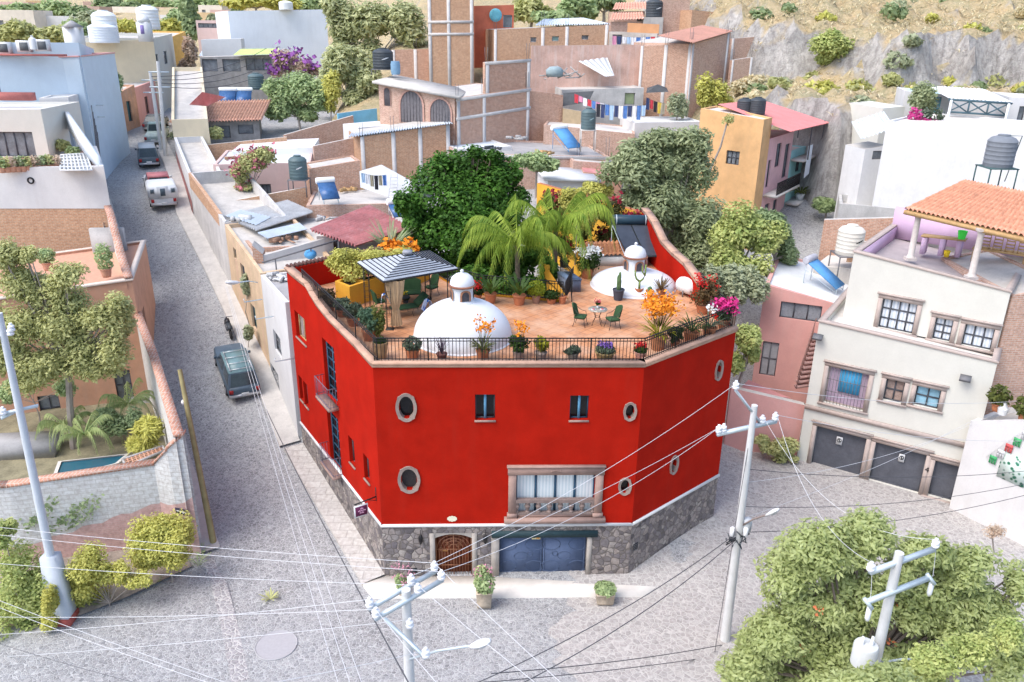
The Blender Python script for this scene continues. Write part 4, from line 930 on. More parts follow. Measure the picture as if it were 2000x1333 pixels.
# solar water heater
t = thing('solar_water_heater', 'large solar water heater with a dark drum and two black panels behind the low dome', 'solar heater', (6.8, 44.6, ZF)); DB = M('dark_blue_drum', (.02, .05, .075), .1, 3, .35)
MB().lathe([(.02, -1.16), (.26, -1.12), (.31, -1.05), (.31, 1.05), (.26, 1.12), (.02, 1.16)], (6.86, 46.0, 12.28), 24, Matrix.Rotation(math.radians(90), 4, 'Y')).build('drum', DB, t, smooth=True)
for x in (-.85, .85): MB().lathe([(.318, -.025), (.318, .025)], (6.86+x, 46., 12.28), 24, Matrix.Rotation(math.radians(90), 4, 'Y')).build('strap', GALV, t)
pl, pr, tl, tr_ = Vector((6.38, 43.2, 10.84)), Vector((8.42, 43.2, 10.84)), Vector((5.78, 45.75, 12.0)), Vector((7.95, 45.75, 12.0))
for k in (0, 1):
    a, b = pl+(pr-pl)*(.01+.5*k), pl+(pr-pl)*(.49+.5*k); c, d = tl+(tr_-tl)*(.01+.5*k), tl+(tr_-tl)*(.49+.5*k); nrm = (b-a).cross(c-a).normalized()*.07
    m = MB(); k0 = len(m.v); m.v += [tuple(x) for x in (a, b, d, c)]+[tuple(x+nrm) for x in (a, b, d, c)]; m.f += [(0, 1, 5, 4), (1, 2, 6, 5), (2, 3, 7, 6), (3, 0, 4, 7), (4, 5, 6, 7)]
    o = m.build('collector', M('collector_frame', (.03, .04, .05), .1), t); ce = (a+b+c+d)/4
    MB().poly([x+(ce-x)*.05+nrm*1.08 for x in (a, b, d, c)]).build('glazing', M('collector_glass', (.055, .065, .085), .15, 3, .2), o)
m = MB()
for x in (5.8, 7.9): m.tube([(x, 46., ZF), (x, 46., 12.1)], .03, 5); m.tube([(x, 45.7, 12.), (x+.5, 43.2, 10.8), (x+.5, 43.2, ZF)], .025, 5); m.tube([(x, 46, ZF+.2), (x+.5, 43.2, 10.75)], .018, 5)
m.build('stand', GALV, t)
# gazebo: stepped slatted pyramid roof on four lattice posts, one gathered curtain
gr = [atZ(*q, 12.55) for q in ((698, 512), (749, 549), (894, 524), (840, 490))]; ap = atZ(796, 496, 13.25)
t = thing('gazebo', 'iron gazebo with a grey slatted pyramid roof over green seats', 'gazebo', tuple(atZ(795, 600, ZF)))
m = MB(); K = 10; dk = MB()
for i in range(4):
    a, b = gr[i], gr[(i+1) % 4]
    for j in range(K):
        t0, t1 = j/K, (j+.66)/K; lift = Vector((0, 0, .03)); A0, B0, A1, B1 = a+(ap-a)*t0, b+(ap-b)*t0, a+(ap-a)*t1, b+(ap-b)*t1
        m.poly([A0, B0, B1+lift, A1+lift]); m.poly([A0-lift*.6, B0-lift*.6, B0, A0])
    for j in range(K): t0 = (j+.8)/K; dk.tube([a+(ap-a)*t0+Vector((0, 0, .03)), b+(ap-b)*t0+Vector((0, 0, .03))], .024, 4)
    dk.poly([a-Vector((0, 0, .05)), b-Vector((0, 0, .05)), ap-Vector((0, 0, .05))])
ro = m.build('roof', M('grey_slat', (.40, .43, .48), .12, 2.5, .6), t); dk.build('slat_gap_shade', M('gap_shade_dark', (.02, .02, .025), .1), ro)  # dark tubes and under-layer paint the shade in the gaps between slats
m = MB(); m.obox(ap-Vector((.2, .2, -.02)), (.4, 0, 0), (0, .4, 0), (0, 0, .12)); m.build('roof_cap', M('grey_cap', (.3, .31, .35), .1), ro)
m = MB()
for i in range(4): m.tube([gr[i]-Vector((0, 0, .07)), gr[(i+1) % 4]-Vector((0, 0, .07))], .03, 5)
m.build('eaves_frame', DKIRON, t)
ctr = sum(gr, Vector())/4
for g0 in gr:
    q = g0+(ctr-g0)*.16; m = MB()
    for dx, dy in ((-.12, -.12), (.12, -.12), (.12, .12), (-.12, .12)): m.tube([(q.x+dx, q.y+dy, ZF), (q.x+dx*.9, q.y+dy*.9, 12.5)], .014, 4)
    for j in range(9): z = ZF+.15+j*.27; m.tube([(q.x-.12, q.y-.12, z), (q.x+.12, q.y-.12, z), (q.x+.12, q.y+.12, z), (q.x-.12, q.y+.12, z), (q.x-.12, q.y-.12, z)], .009, 3)
    m.box(q.x, q.y, ZF, .36, .36, .025); m.build('post', IRON, t)
q = gr[1]+(ctr-gr[1])*.16+Vector((.28, .1, 0)); m = MB(); nn = 40
for (z0, r0), (z1, r1) in zip([(12.45, .42), (12.0, .36), (11.6, .28), (11.15, .13), (10.9, .16), (10.35, .26)], [(12.0, .36), (11.6, .28), (11.15, .13), (10.9, .16), (10.35, .26)]):
    for i in range(nn):
        t0, t1 = 2*math.pi*i/nn, 2*math.pi*(i+1)/nn; w = lambda tt, r: (q.x+(r+.025*math.cos(12*tt))*math.cos(tt), q.y+(r*.6+.025*math.cos(12*tt))*math.sin(tt))
        m.poly([(*w(t0, r1), z1), (*w(t1, r1), z1), (*w(t1, r0), z0), (*w(t0, r0), z0)])
m.build('curtain', M('tan_curtain', (.42, .29, .17), .12, 4), t, smooth=True)
# hanging sign at the street corner
a = atP(716, 962, LE, FL); nl = Vector((dLE.y, -dLE.x, 0)); c = atP(735, 970, LE, FL); t = thing('hanging_sign', 'purple hanging board on an iron bracket at the street corner', 'sign', tuple(c))
p1 = c+nl*.1; p2 = c+nl*1.0+Vector((0, 0, -.1)); m = MB(); m.tube([c+Vector((0, 0, .45)), c-Vector((0, 0, .2))], .03, 5); m.tube([c, p2], .03, 5); m.tube([c+Vector((0, 0, -.2)), c+nl*.4+Vector((0, 0, -.05))], .015, 4); m.build('bracket', DKIRON, t)
e = (p2-p1); e.z = 0; e = e.normalized(); o = c+nl*.42+Vector((0, 0, -.72)); SN = Vector((-e.y, e.x, 0))
if SN.y > 0: SN = -SN
m = MB(); m.obox(o-SN*-.02, e*.62, SN*.04, Vector((0, 0, .56))); m.build('board', WHITE, t)
m = MB(); m.obox(o+e*.05+SN*.062+Vector((0, 0, .05)), e*.52, SN*.006, Vector((0, 0, .46))); m.build('panel', M('plum_panel', (.12, .02, .07), .1), t)
Rm = Matrix.Translation(o+e*.31+SN*.07+Vector((0, 0, .28))) @ Matrix(((e.x*(1 if e.x > 0 else -1), 0, SN.x), (e.y*(1 if e.x > 0 else -1), 0, SN.y), (0, 1, 0))).to_4x4()
lm = MB()
for zz, x0, x1 in ((.36, .22, .40), (.26, .12, .50), (.16, .2, .42)):
    for i in range(int((x1-x0)/.05)): lm.obox(o+e*(x0+.05*i)+SN*.069+Vector((0, 0, zz)), e*.032, SN*.004, Vector((0, 0, .05+.02*(i % 2))))
lm.build('lettering', M('pale_pink_letter', (.80, .45, .60), .02), t)
m = MB()
for k in (.1, .5): m.tube([o+e*k+Vector((0, 0, .56)), o+e*k+Vector((0, 0, .68))], .008, 4)
m.build('chain', DKIRON, t)
# ================================================================== GROUND PIECES ROUND THE RED HOUSE
def strip(name, pts, w, lift, mat, kerb=.0, kind='structure', sub=1.2):
    """pavement laid along a line, w metres to its right, following the slope"""
    m = MB(); P = []
    for a, b in zip(pts, pts[1:]):
        a, b = Vector(a), Vector(b); k = max(1, int((b-a).length/sub))
        P += [a+(b-a)*i/k for i in range(k)]
    P.append(Vector(pts[-1])); rows = []
    for i, p in enumerate(P):
        d = (P[min(i+1, len(P)-1)]-P[max(i-1, 0)]).normalized(); n = Vector((d.y, -d.x, 0)); q = p+n*w
        rows.append((Vector((p.x, p.y, gy(p.y)+lift)), Vector((q.x, q.y, gy(q.y)+lift)), Vector((q.x, q.y, gy(q.y)-.2))))
    for r0, r1 in zip(rows, rows[1:]): m.poly([r0[0], r0[1], r1[1], r1[0]][::-1]); m.poly([r0[1], r0[2], r1[2], r1[1]][::-1])
    return struct(m, name, mat)
PAVE = brick('paving_blocks', (.60, .57, .53), (.54, .51, .48), (.47, .44, .41), .8, .5, .03)
PINKDUST = stones('dusty_cobbles', [(.44, .415, .395), (.49, .46, .435), (.41, .39, .37), (.52, .495, .465)], (.51, .485, .455), 4., .05, uv=False, b_=.01)
strip('pavement', [LE, FL], 1.05, .14, PAVE); 
m = MB(); m.poly([Vector((FL.x-.95, FL.y-.45, .15)), Vector((FL.x-.3, FL.y-1.3, .12)), Vector((FR.x+.5, FR.y-1.35, .08)), Vector((RE.x+1., RE.y-.6, .1)), Vector((RE.x+.05, RE.y+.3, .1)), RE+Vector((0, 0, .1)), FR+Vector((0, 0, .1)), FL+Vector((0, 0, .16))]); 
V0 = m.v[:]; k = len(V0); m.v += [(x, y, z-.4) for x, y, z in V0]; m.f += [(i, k+i, k+(i+1) % k, (i+1) % k) for i in range(k)]
struct(m, 'front_pavement', CONCP)
m = MB(); n = 110
ed = [(2.5, 4), (3.2, 12), (2.2, 17), (3.0, 22), (1.6, 25), (2.6, 27.4)]; gx = [i/20 for i in range(21)]
rows = [[Vector((x, y, gz(x, y)+.02)) for x in [(lerp(y, [(b, a) for a, b in ed])+.28*math.sin(y*3.1)+.2*math.sin(y*7.3))*(1-t)+45*t for t in gx]] for y in [4+40*i/n for i in range(n+1)]]
for r0, r1 in zip(rows, rows[1:]):
    for i in range(len(gx)-1): m.poly([r0[i], r0[i+1], r1[i+1], r1[i]])
struct(m, 'dusty_lane', PINKDUST)
RL = [(-11.5, 38.4), (-14.6, 44.2), (-16.9, 48.2), (-20.9, 54.8), (-25.3, 61.8), (-29.5, 70.75), (-33.5, 78.5), (-36.2, 84), (-37, 92), (-36, 104)]
LLN = [(-14.0, 29.9), (-20.9, 42), (-26.5, 51.5), (-33, 62.8), (-36.3, 66.5), (-39.8, 76.), (-41.5, 80)]
strip('pavement', [Vector((x, y, 0)) for x, y in RL[-3::-1]], 1.1, .14, CONC)
strip('pavement', [Vector((x, y, 0)) for x, y in LLN], .9, .14, CONC)
m = MB(); p = atG(540, 1262); m.poly([p+Vector((.78*math.cos(i*.2244), .78*math.sin(i*.2244), .02)) for i in range(28)]); m.tube([p+Vector((.8*math.cos(i*.2244), .8*math.sin(i*.2244), .015)) for i in range(29)], .03, 4); tag(m.build('manhole_cover', M('worn_concrete_lid', (.40, .39, .40), .05, 9), None, loc=p), 'round pale manhole cover in the cobbled street', 'manhole')
# rain-washed line of larger setts down the middle of the junction
m = MB(); pts = [atG(*q) for q in ((395, 1050), (425, 1130), (445, 1210), (462, 1290), (470, 1333))]
for a, b in zip(pts, pts[1:]):
    d = (b-a).normalized(); nn = Vector((d.y, -d.x, 0))*.32; up = Vector((0, 0, .014)); m.poly([a-nn+up, a+nn+up, b+nn+up, b-nn+up])
struct(m, 'drain_setts', stones('pale_setts', [(.36, .35, .35), (.44, .42, .42), (.4, .39, .39)], (.54, .52, .5), 4.6, .07, uv=False))

# ================================================================== LEFT: WALLED GARDEN
GZ = 2.3
cw = [Vector((*atZ(u, v, z).xy, 0)) for u, v, z in ((-160, 965, 4.4), (15, 952, 4.5), (300, 909, 4.8), (326, 884, 5.6))]+[Vector((-13.95, 29.95, 0))]
t = thing('garden_wall', 'tall whitewashed block wall with brick coping and a pink painted foot at the street corner', 'wall', (-18, 27, 0))
m = MB(); pk = MB(); cpm = MB(); th = .3
gw = [(p, z) for p, z in zip(cw, (4.4, 4.5, 4.8, 5.7, 6.4))]+[(Vector((-14.1, 30.2, 0)), 6.5), (Vector((-18.0, 37.2, 0)), 7.0), (Vector((-21.0, 42.3, 0)), 7.4)]
for i, ((a, za), (b, zb)) in enumerate(zip(gw, gw[1:])):
    A, d, n, L = frame(a, b); fz = lambda s, za=za, zb=zb, L=L: za+(zb-za)*s/L
    wall(m, a, b, -.5, fz); wall(m, b-n*th, a-n*th, 1, (lambda s, za=za, zb=zb, L=L: zb+(za-zb)*s/L))
    Zf = lambda p, z: Vector((p.x, p.y, z))
    for q0, q1 in ((.06, -th-.06),):
        o = [Zf(a+n*q0-d*.04, za), Zf(b+n*q0+d*.04, zb), Zf(b+n*q1+d*.04, zb), Zf(a+n*q1-d*.04, za)]; k = len(cpm.v); cpm.v += [tuple(p) for p in o]+[tuple(p+Vector((0, 0, .13))) for p in o]
        cpm.f += [tuple(k+j for j in q) for q in ((3, 2, 1, 0), (4, 5, 6, 7), (0, 1, 5, 4), (1, 2, 6, 5), (2, 3, 7, 6), (3, 0, 4, 7))]
    if i < 4:   # pink limewash: ragged, rising towards the corner
        K = max(2, int(L/.4)); tot = [1.2, 1.5, 2.9, 3.0, 3.3]
        h = lambda s: tot[i]+(tot[i+1]-tot[i])*s/L+.05*math.sin(s*5+i)+.04*math.sin(s*11)
        for j in range(K): s0, s1 = L*j/K, L*(j+1)/K; pk.poly([Zf(a+d*s0+n*.006, -.4), Zf(a+d*s1+n*.006, -.4), Zf(a+d*s1+n*.006, h(s1)), Zf(a+d*s0+n*.006, h(s0))])
m.build('wall', BLOCKW, t); pk.build('painted_foot', BRICKW, t); cpm.build('coping', COPB, t)
pa, pb = gw[2][0], gw[4][0]; sg = thing('street_sign', 'small black one-way plate with a white arrow on the pink wall', 'sign', tuple(atP(355, 999, gw[2][0], gw[3][0])))
A, d, n, L = frame(gw[2][0], gw[3][0]); r = pxrect(gw[2][0], gw[3][0], 344, 994, 366, 1004); m = MB(); wbox(m, gw[2][0], gw[3][0], *r, .01, .03); m.build('plate', M('black_plate', (.03, .03, .05), .1), sg)
P = lambda x, y: A+d*(r[0]+(r[1]-r[0])*x)+n*.034+Vector((0, 0, r[2]+(r[3]-r[2])*y))
MB().poly([P(.1, .38), P(.6, .38), P(.6, .18), P(.93, .5), P(.6, .82), P(.6, .62), P(.1, .62)]).build('arrow', WHITE, sg)
m = MB(); m.poly([Vector((x, y, GZ)) for x, y in ((-35, 24), (cw[1].x, cw[1].y+.3), (cw[2].x, cw[2].y+.2), (-14.4, 29.8), (-20.9, 42), (-36, 41))]); struct(m, 'garden_ground', M('garden_soil', (.28, .25, .16), .3, 1.2, .95))
bm_ = MB(); bp = [Vector((-26, 25.2, .02)), Vector((-18.3, 25.6, .05)), Vector((-16.2, 27.2, .12)), Vector((-14.1, 29.2, .25)), Vector((-14.6, 29.7, .5)), Vector((*cw[2].xy, .7)), Vector((*cw[1].xy, .7)), Vector((-26, 29, .7))]; bm_.poly(bp); struct(bm_, 'earth_bank', M('rubble_soil', (.36, .30, .25), .3, 2., .95))
# pond with stone rim, grating and paving
pq = [atZ(*q, GZ+.5) for q in ((108, 935), (225, 905), (245, 888), (120, 902))]
t = thing('garden_pond', 'dark blue garden pond with a pale rim behind the white wall', 'pond', tuple(pq[0])); m = MB(); c = sum(pq, Vector())/4
for i in range(4):
    a, b = pq[i], pq[(i+1) % 4]; m.poly([a, b, b+(b-c)*.12, a+(a-c)*.12]); a2, b2 = a+(a-c)*.12, b+(b-c)*.12; m.poly([a2, b2, b2-Vector((0, 0, .6)), a2-Vector((0, 0, .6))])
m.build('rim', CONCP, t); wtr, nt_, bs_ = newmat('pond_water', .05); bs_.inputs['Base Color'].default_value = (.03, .12, .17, 1); MB().poly([p-Vector((0, 0, .06)) for p in pq]).build('water', wtr, t)
gq = [atZ(*q, GZ+1.2) for q in ((246, 912), (322, 880), (318, 872), (240, 897))]; t = thing('brick_grating', 'small terracotta lattice panel in a concrete frame beside the garden wall', 'lattice', tuple(gq[0])); m = MB()
for i in range(4): m.tube([gq[i], gq[(i+1) % 4]], .07, 4)
m.build('frame', GREYC, t); m = MB()
for i in range(1, 10): m.tube([gq[0]+(gq[1]-gq[0])*i/10, gq[3]+(gq[2]-gq[3])*i/10], .035, 4)
for i in range(1, 4): m.tube([gq[0]+(gq[3]-gq[0])*i/4, gq[1]+(gq[2]-gq[1])*i/4], .035, 4)
m.build('lattice', TERRAP, t); m = MB(); m.poly([p-Vector((0, 0, .5)) for p in gq]); m.build('bed', SOIL, t)
m = MB(); m.obox(atZ(0, 905, GZ+.0)+Vector((-2, 0, 0)), (4.4, .6, 0), (-.4, 1.6, 0), (0, 0, .7)); tag(m.build('garden_terrace', GREYC), 'grey concrete block by the pale garden pole', 'block')

# garden house (orange wall behind the tree) and the terraces stepping up the street behind it
fb('garden_house', 'salmon brick garden house with grey shuttered windows behind the sprawling tree', (-180, 612, 38.5), (258, 548, 42.), 9.0, 1.5, M('salmon_render', (.60, .33, .22), .1, 1.5, .9, stain=.4, staincol=(.52, .36, .27)), TERRAP, .12,
   {0: [((78, 772, 120, 832), DKFR, PGLASS, 2, 2, {'sill': CANT}), ((225, 724, 258, 782), DKFR, PGLASS, 2, 2, {'sill': CANT}), ((20, 700, 50, 750), DKFR, PGLASS, 2, 2)], 1: [((2, 3, 5.2, 7), DKFR, PGLASS, 2, 2)]}, cop=M('pale_coping', (.70, .60, .52), .08))
a = atY(258, 548, 42); b = Vector((-26.3, 51.4, 0)); A, d, n, L = frame(a, b); t = thing('parapet_wall', 'curved white parapet capped with orange brick along the steep street', 'wall', tuple(A)); m = MB(); c2 = MB(); hp = [(0, 9.6), (2, 9.7), (4, 10.0), (6, 10.6), (L*.8, 11.4), (L, 11.5)]
for (s0, h0), (s1, h1) in zip(hp, hp[1:]):
    P = lambda s, z, k: A+d*s-n*k+Vector((0, 0, z)); m.poly([P(s0, 9, .02), P(s1, 9, .02), P(s1, h1, .02), P(s0, h0, .02)]); m.poly([P(s1, 9, .3), P(s0, 9, .3), P(s0, h0, .3), P(s1, h1, .3)])
    o = [P(s0, h0, -.06), P(s1, h1, -.06), P(s1, h1, .38), P(s0, h0, .38)]; k = len(c2.v); c2.v += [tuple(x) for x in o]+[tuple(x+Vector((0, 0, .12))) for x in o]; c2.f += [tuple(k+j for j in q) for q in ((3, 2, 1, 0), (4, 5, 6, 7), (0, 1, 5, 4), (1, 2, 6, 5), (2, 3, 7, 6), (3, 0, 4, 7))]
m.build('wall', WHITEW, t); c2.build('coping', COPB, t)
m = MB(); p = atZ(188, 468, 9.6); m.obox(atY(186, 520, 48.5), (2.0, .2, 0), (0, .3, 0), (0, 0, 2.4)); tag(m.build('screen_wall', GREYC), 'grey concrete screen wall at the end of the brick terrace', 'wall')
house('terrace_house', 'white washed house over orange brick with pots along its roof edge', 'house', [(-48, 50.2), (-26.4, 51.6), (-31.2, 60.5), (-48, 60.5)], 5, 11.35, BRICKB, None, 0)
house('upper_storey', 'whitewashed upper storey with a small round vent above the orange brick', 'house', [(-48, 50.17), (-26.37, 51.57), (-31.2, 60.5), (-48, 60.5)], 11.35, [13.7, 14.1, 14.1, 13.7], WHITEW, TERRAP, .3)
p = atP(60, 353, (-48, 50.15), (-26.36, 51.55)); m = MB(); m.lathe([(.14, -.05), (.22, -.05), (.22, .05), (.14, .05), (.14, -.05)], tuple(p), 14, Matrix.Rotation(math.radians(90), 4, 'X')); tag(m.build('vent_pipe', DKIRON, None, loc=p), 'round dark vent pipe in the whitewashed wall', 'pipe')
fb('cream_house', 'cream flat-roofed house with a wide four-pane window and a red parapet', (-150, 215, 56.5), (79, 214, 57), 6, 12, CREAM, WHITE, .15, {0: [((-10, 258, 67, 306), DKFR, PGLASS, 4, 1, {'sill': CANT})]})
m = MB(); m.obox(atY(-80, 196, 59.5), (5.2, .2, 0), (0, .5, 0), (0, 0, .55)); tag(m.build('roof_parapet', M('dark_red_parapet', (.46, .16, .14), .15, 2)), 'dark red raised parapet on the cream house roof', 'parapet')
fb('white_annex', 'plain white annex wall behind the cream house', (76, 192, 63), (133, 190, 63.5), 3, 12, WHITEW, WHITE, .1)
fb('grey_annex', 'low blue-grey rendered wall beside the roof terrace planting', (80, 232, 60), (135, 228, 60.6), 2, 12, M('blue_grey_render', (.34, .38, .43), .06), GREYC, .1)
m = MB(); a, b = atY(136, 232, 60.5), Vector((-26.8, 52.2, 14.3)); A, d, n, L = frame(b, a); m.obox(Vector((b.x, b.y, 13.4)), (a-b)*1.0+Vector((0, 0, .2)), -n*.25, (0, 0, 1.2)); tag(m.build('parapet_wall', M('pale_blue_white', (.70, .75, .80), .04)), 'pale blue-white parapet running along the street edge of the roof terrace', 'wall')
q = [atZ(*x, 14.02) for x in ((118, 333), (180, 333), (168, 300), (118, 303))]; t = thing('skylight', 'white grid skylight in the terrace roof', 'skylight', tuple(q[0])); MB().poly(q).build('glass', PGLASS, t); m = MB()
for i in range(9): m.tube([q[0]+(q[1]-q[0])*i/8, q[3]+(q[2]-q[3])*i/8], .05, 4)
for i in range(6): m.tube([q[0]+(q[3]-q[0])*i/5, q[1]+(q[2]-q[1])*i/5], .05, 4)
m.build('grid', WHITE, t)
fb('pale_blue_house', 'tall pale blue house with a faded pink roof and machines on its ledge', (-120, 118, 65), (153, 112, 66.5), 9, 10, BLUEW, M('pink_roof', (.70, .42, .42), .08, .6), .12, {0: [((-8, 130, 6, 150), DKFR, PGLASS, 1, 2), ((-6, 165, 10, 185), DKFR, PGLASS, 1, 2)]}, cop=M('pink_coping', (.66, .36, .34), .1))
a = atY(153, 112, 66.6); house('blue_wing', 'pale blue street wing with tall narrow windows', 'house', [a, Vector((-40.2, 77, 0)), Vector((-46, 77, 0)), Vector((-44, 67, 0))], 9, [a.z+1.2, a.z+1.6, a.z+1.6, a.z+1.2], BLUEW, M('pink_roof', (.70, .42, .42)), .12, {0: [((2.0, 2.8, 17.5, 20.), DKFR, PGLASS, 1, 2), ((4.6, 5.4, 13.6, 16.), DKFR, PGLASS, 1, 2)]}) if 0 else fb('blue_wing', 'pale blue street wing with tall narrow windows', (153, 84, 66.8), (183, 96, 77), 6, 9, BLUEW, M('pink_roof', (.70, .42, .42)), .12, {0: [((2, 2.7, 17.2, 19.2), DKFR, PGLASS, 1, 2), ((5, 5.7, 17.4, 19.4), DKFR, PGLASS, 1, 2), ((3.4, 4.2, 12.6, 15), DKFR, PGLASS, 1, 1), ((7, 7.8, 13, 15.4), DKFR, PGLASS, 1, 1)]})
m = MB(); m.obox(atY(-60, 108, 65), (7.4, .3, 0), (0, -.7, 0), (0, 0, .14)); tag(m.build('ledge_slab', M('dark_red_parapet', (.46, .16, .14))), 'dark red ledge slab carrying machines on the pale blue house', 'ledge')
for k, (u, v) in enumerate(((7, 103), (47, 100), (82, 98))):
    p = atY(u, v, 64.7); t = thing('air_conditioner', ['white condenser box at the outer end of the red ledge', 'middle white condenser box on the red ledge', 'white condenser box next to the gas bottle on the red ledge'][k], 'air conditioner', tuple(p), group='condensers on the red ledge'); MB().box(p.x, p.y+.2, p.z-.1, 1.0, .5, .85).build('casing', WHITE, t); MB().box(p.x+.08, p.y-.06, p.z+.02, .65, .03, .6).build('fan_grille', M('dark_grille', (.12, .13, .14), .2, 30), t)
p = atY(67, 98, 64.7); MBx = MB().lathe([(.18, 0), (.26, .05), (.26, .75), (.2, .85), (.08, .9), (.08, 1.05)], p, 12); tag(MBx.build('gas_bottle', WHITE, None, loc=p, smooth=True), 'white gas bottle with a blue cap between the condensers', 'bottle')
# far end of the street: ochre and pink walls, cream house
OCH = M('ochre_stained_render', (.56, .33, .22), .2, 1., .9, stain=.6, staincol=(.42, .30, .26))
fb('ochre_house', 'stained ochre wall with a blue doorway at the bend of the street', (190, 205, 79), (262, 166, 86), 6, 10.5, OCH, CONC, .2, {0: [((200, 220, 214, 270), BLUEP, M('blue_door', (.12, .22, .42), .1), 1, 1), ((249, 195, 257, 238), DKFR, M('teal_door', (.06, .15, .17)), 1, 1)]})
fb('pink_street_house', 'dusty pink house closing the bend of the street', (262, 172, 86), (303, 157, 96), 6, 11, PINKW, CONC, .2, {0: [((284, 188, 291, 224), DKFR, M('brown_door', (.20, .10, .08)), 1, 1)]})
fb('far_cream_house', 'large blank cream house with water tanks at the end of the street', (150, 84, 92), (299, 77, 96), 14, 12, CREAMY, CONC, .3)
fb('far_cream_wing', 'cream street wing with two tall dark windows', (299, 75, 96.1), (336, 66, 112), 8, 12, CREAM, CONC, .3, {0: [((303, 106, 310, 134), DKFR, PGLASS, 1, 2), ((320, 100, 327, 126), DKFR, PGLASS, 1, 2)]})
fb('ochre_gable', 'bright ochre wall beside the far cream house', (337, 72, 113), (362, 62, 116), 6, 12, M('bright_ochre', (.66, .40, .12), .1), CONC, .2)
def tank(label, u, v, Y, r, h, mat, stand=0., name='water_tank', neck=True, legm=GREYIRON, mark=None):
    """ribbed plastic cistern whose foot stands at the pixel, on legs if stand is given"""
    p = atY(u, v, Y); t = thing(name, label, 'water tank', tuple(p)); b = p+Vector((0, 0, stand)); pr = [(r*.97, 0), (r, .05)]
    for i in range(1, 7): z = h*.8*i/6; pr += [(r*1.0, z-.05), (r*1.02, z-.02), (r*1.0, z+.01)]
    pr += [(r*.8, h*.9), (r*.5, h*.95), (r*.42, h*.955), (r*.42, h), (.0, h)]
    MB().lathe(pr, tuple(b), 18).build('vessel', mat, t, smooth=True)
    if mark: 
        m = MB()
        for k in (-1, 0, 1): a0 = -1.2+.16*k; m.poly([(b.x+r*1.03*math.cos(a0+x), b.y+r*1.03*math.sin(a0+x), b.z+h*(.48+.03*k)+y) for x, y in ((-.16, 0), (.16, .04), (.16, .1), (-.16, .06))])
        m.build('emblem', mark, t)
    if stand:
        MB().box(b.x, b.y, b.z-.06, r*2.1, r*2.1, .055).build('platform', legm, t)
        for sx in (-1, 1):
            for sy in (-1, 1): MB().tube([(b.x+sx*r*.98, b.y+sy*r*.98, p.z-.3), (b.x+sx*r*.98, b.y+sy*r*.98, b.z-.05)], .045, 4).build('leg', legm, t)
    return t
WT = M('white_tank', (.78, .80, .80), .04, 2, .6)
tank('tall white cistern stacked above another on the far cream house', 209, 76, 93, 1.25, 2.9, WT, 0); tank('squat white cistern in front on the far cream house', 205, 84, 92.3, 1.5, 2.0, M('pale_blue_white', (.70, .75, .80)))
tank('white cistern behind the little bell turret', 292, 58, 98, 1.2, 2.6, WT)
p = atY(285, 76, 94); t = thing('bell_turret', 'small white domed turret with a violet niche on the far cream house', 'turret', tuple(p)); MB().box(p.x, p.y, p.z-.3, 1.2, 1.2, 2.).lathe([(.7, 1.7), (.6, 2.1), (.3, 2.4), (0, 2.5)], p, 12).build('body', WHITE, t); m = MB(); m.obox(p+Vector((-.2, -.63, .5)), (.4, 0, 0), (0, .02, 0), (0, 0, .9)); m.build('niche', M('violet_niche', (.25, .2, .45)), t)
p = atY(145, 74, 80); t = thing('roof_lantern', 'little white lantern with a hipped cap behind the pale blue house', 'turret', tuple(p)); MB().box(p.x, p.y, p.z-2, 1.3, 1.3, 2.9).build('body', WHITE, t); MB().lathe([(1.15, .9), (.1, 1.5), (0, 1.5)], p, 4).build('cap', GREYC, t)

# ================================================================== RIGHT-HAND ROW OF THE STREET, BEHIND THE RED HOUSE
def row(name, label, Y0, Y1, z0, zt, wm, rm, D=5.5, wins=None, par=.3, **k):
    a, b = bl(RL, Y1), bl(RL, Y0); d = (b-a).normalized(); q = Vector((-d.y, d.x, 0))*D
    return house(name, label, 'house', [a, b, b+q*(.72 if Y0 < 40 else 1), a+q], z0, [zt[1], zt[0], zt[0], zt[1]], wm, rm, par, wins, **k)
row('white_house', 'narrow white house wedged against the red house on the street', 38.75, 44.2, 0, (9.4, 9.2), WHITEW, GREYC, 3.4, {0: [((536, 655, 548, 690), GREYIRON, PGLASS, 1, 2), ((532, 725, 545, 775), DKFR, PGLASS, 1, 2)]}, .12)
row('ochre_row_house', 'peeling ochre and pink street house with rusty pipes', 44.22, 52, 2, (9.3, 10.3), M('peeling_ochre', (.62, .46, .30), .15, 1., .9, stain=.7, staincol=(.60, .36, .30)), CONC, 4.6, {0: [((492, 600, 500, 640), DKFR, M('green_door', (.10, .2, .18)), 1, 1), ((472, 520, 479, 560), DKFR, PGLASS, 1, 1), ((456, 480, 461, 505), DKFR, PGLASS, 1, 1)]}, .25)
row('stained_wall_house', 'long grey stained wall with an orange brick top along the street', 52.02, 61.0, 4, (10.4, 12.1), M('stained_whitewash', (.60, .58, .56), .15, .8, .9, stain=.8, staincol=(.40, .39, .39)), CONC, 4.2, None, .9)
a, b = bl(RL, 61.0), bl(RL, 53.4); A, d, n, L = frame(a, b); m = MB(); m.poly([A+n*.02+Vector((0, 0, 11.0)), A+d*L+n*.02+Vector((0, 0, 9.8)), A+d*L+n*.02+Vector((0, 0, 10.64)), A+n*.02+Vector((0, 0, 12.1))]); m.poly([A+n*.02+Vector((0, 0, 12.12)), A+d*L+n*.02+Vector((0, 0, 10.66)), A+d*L-n*.25+Vector((0, 0, 10.66)), A-n*.25+Vector((0, 0, 12.12))]); tag(m.build('brick_parapet', BRICKB), 'sloping orange brick parapet on the long stained street wall', 'wall')
row('white_row_house', 'white street wall with a dark red dado beside the parked cars', 61.05, 72, 6, (12.0, 13.3), WHITEW, CONC, 2.4, None, .5)
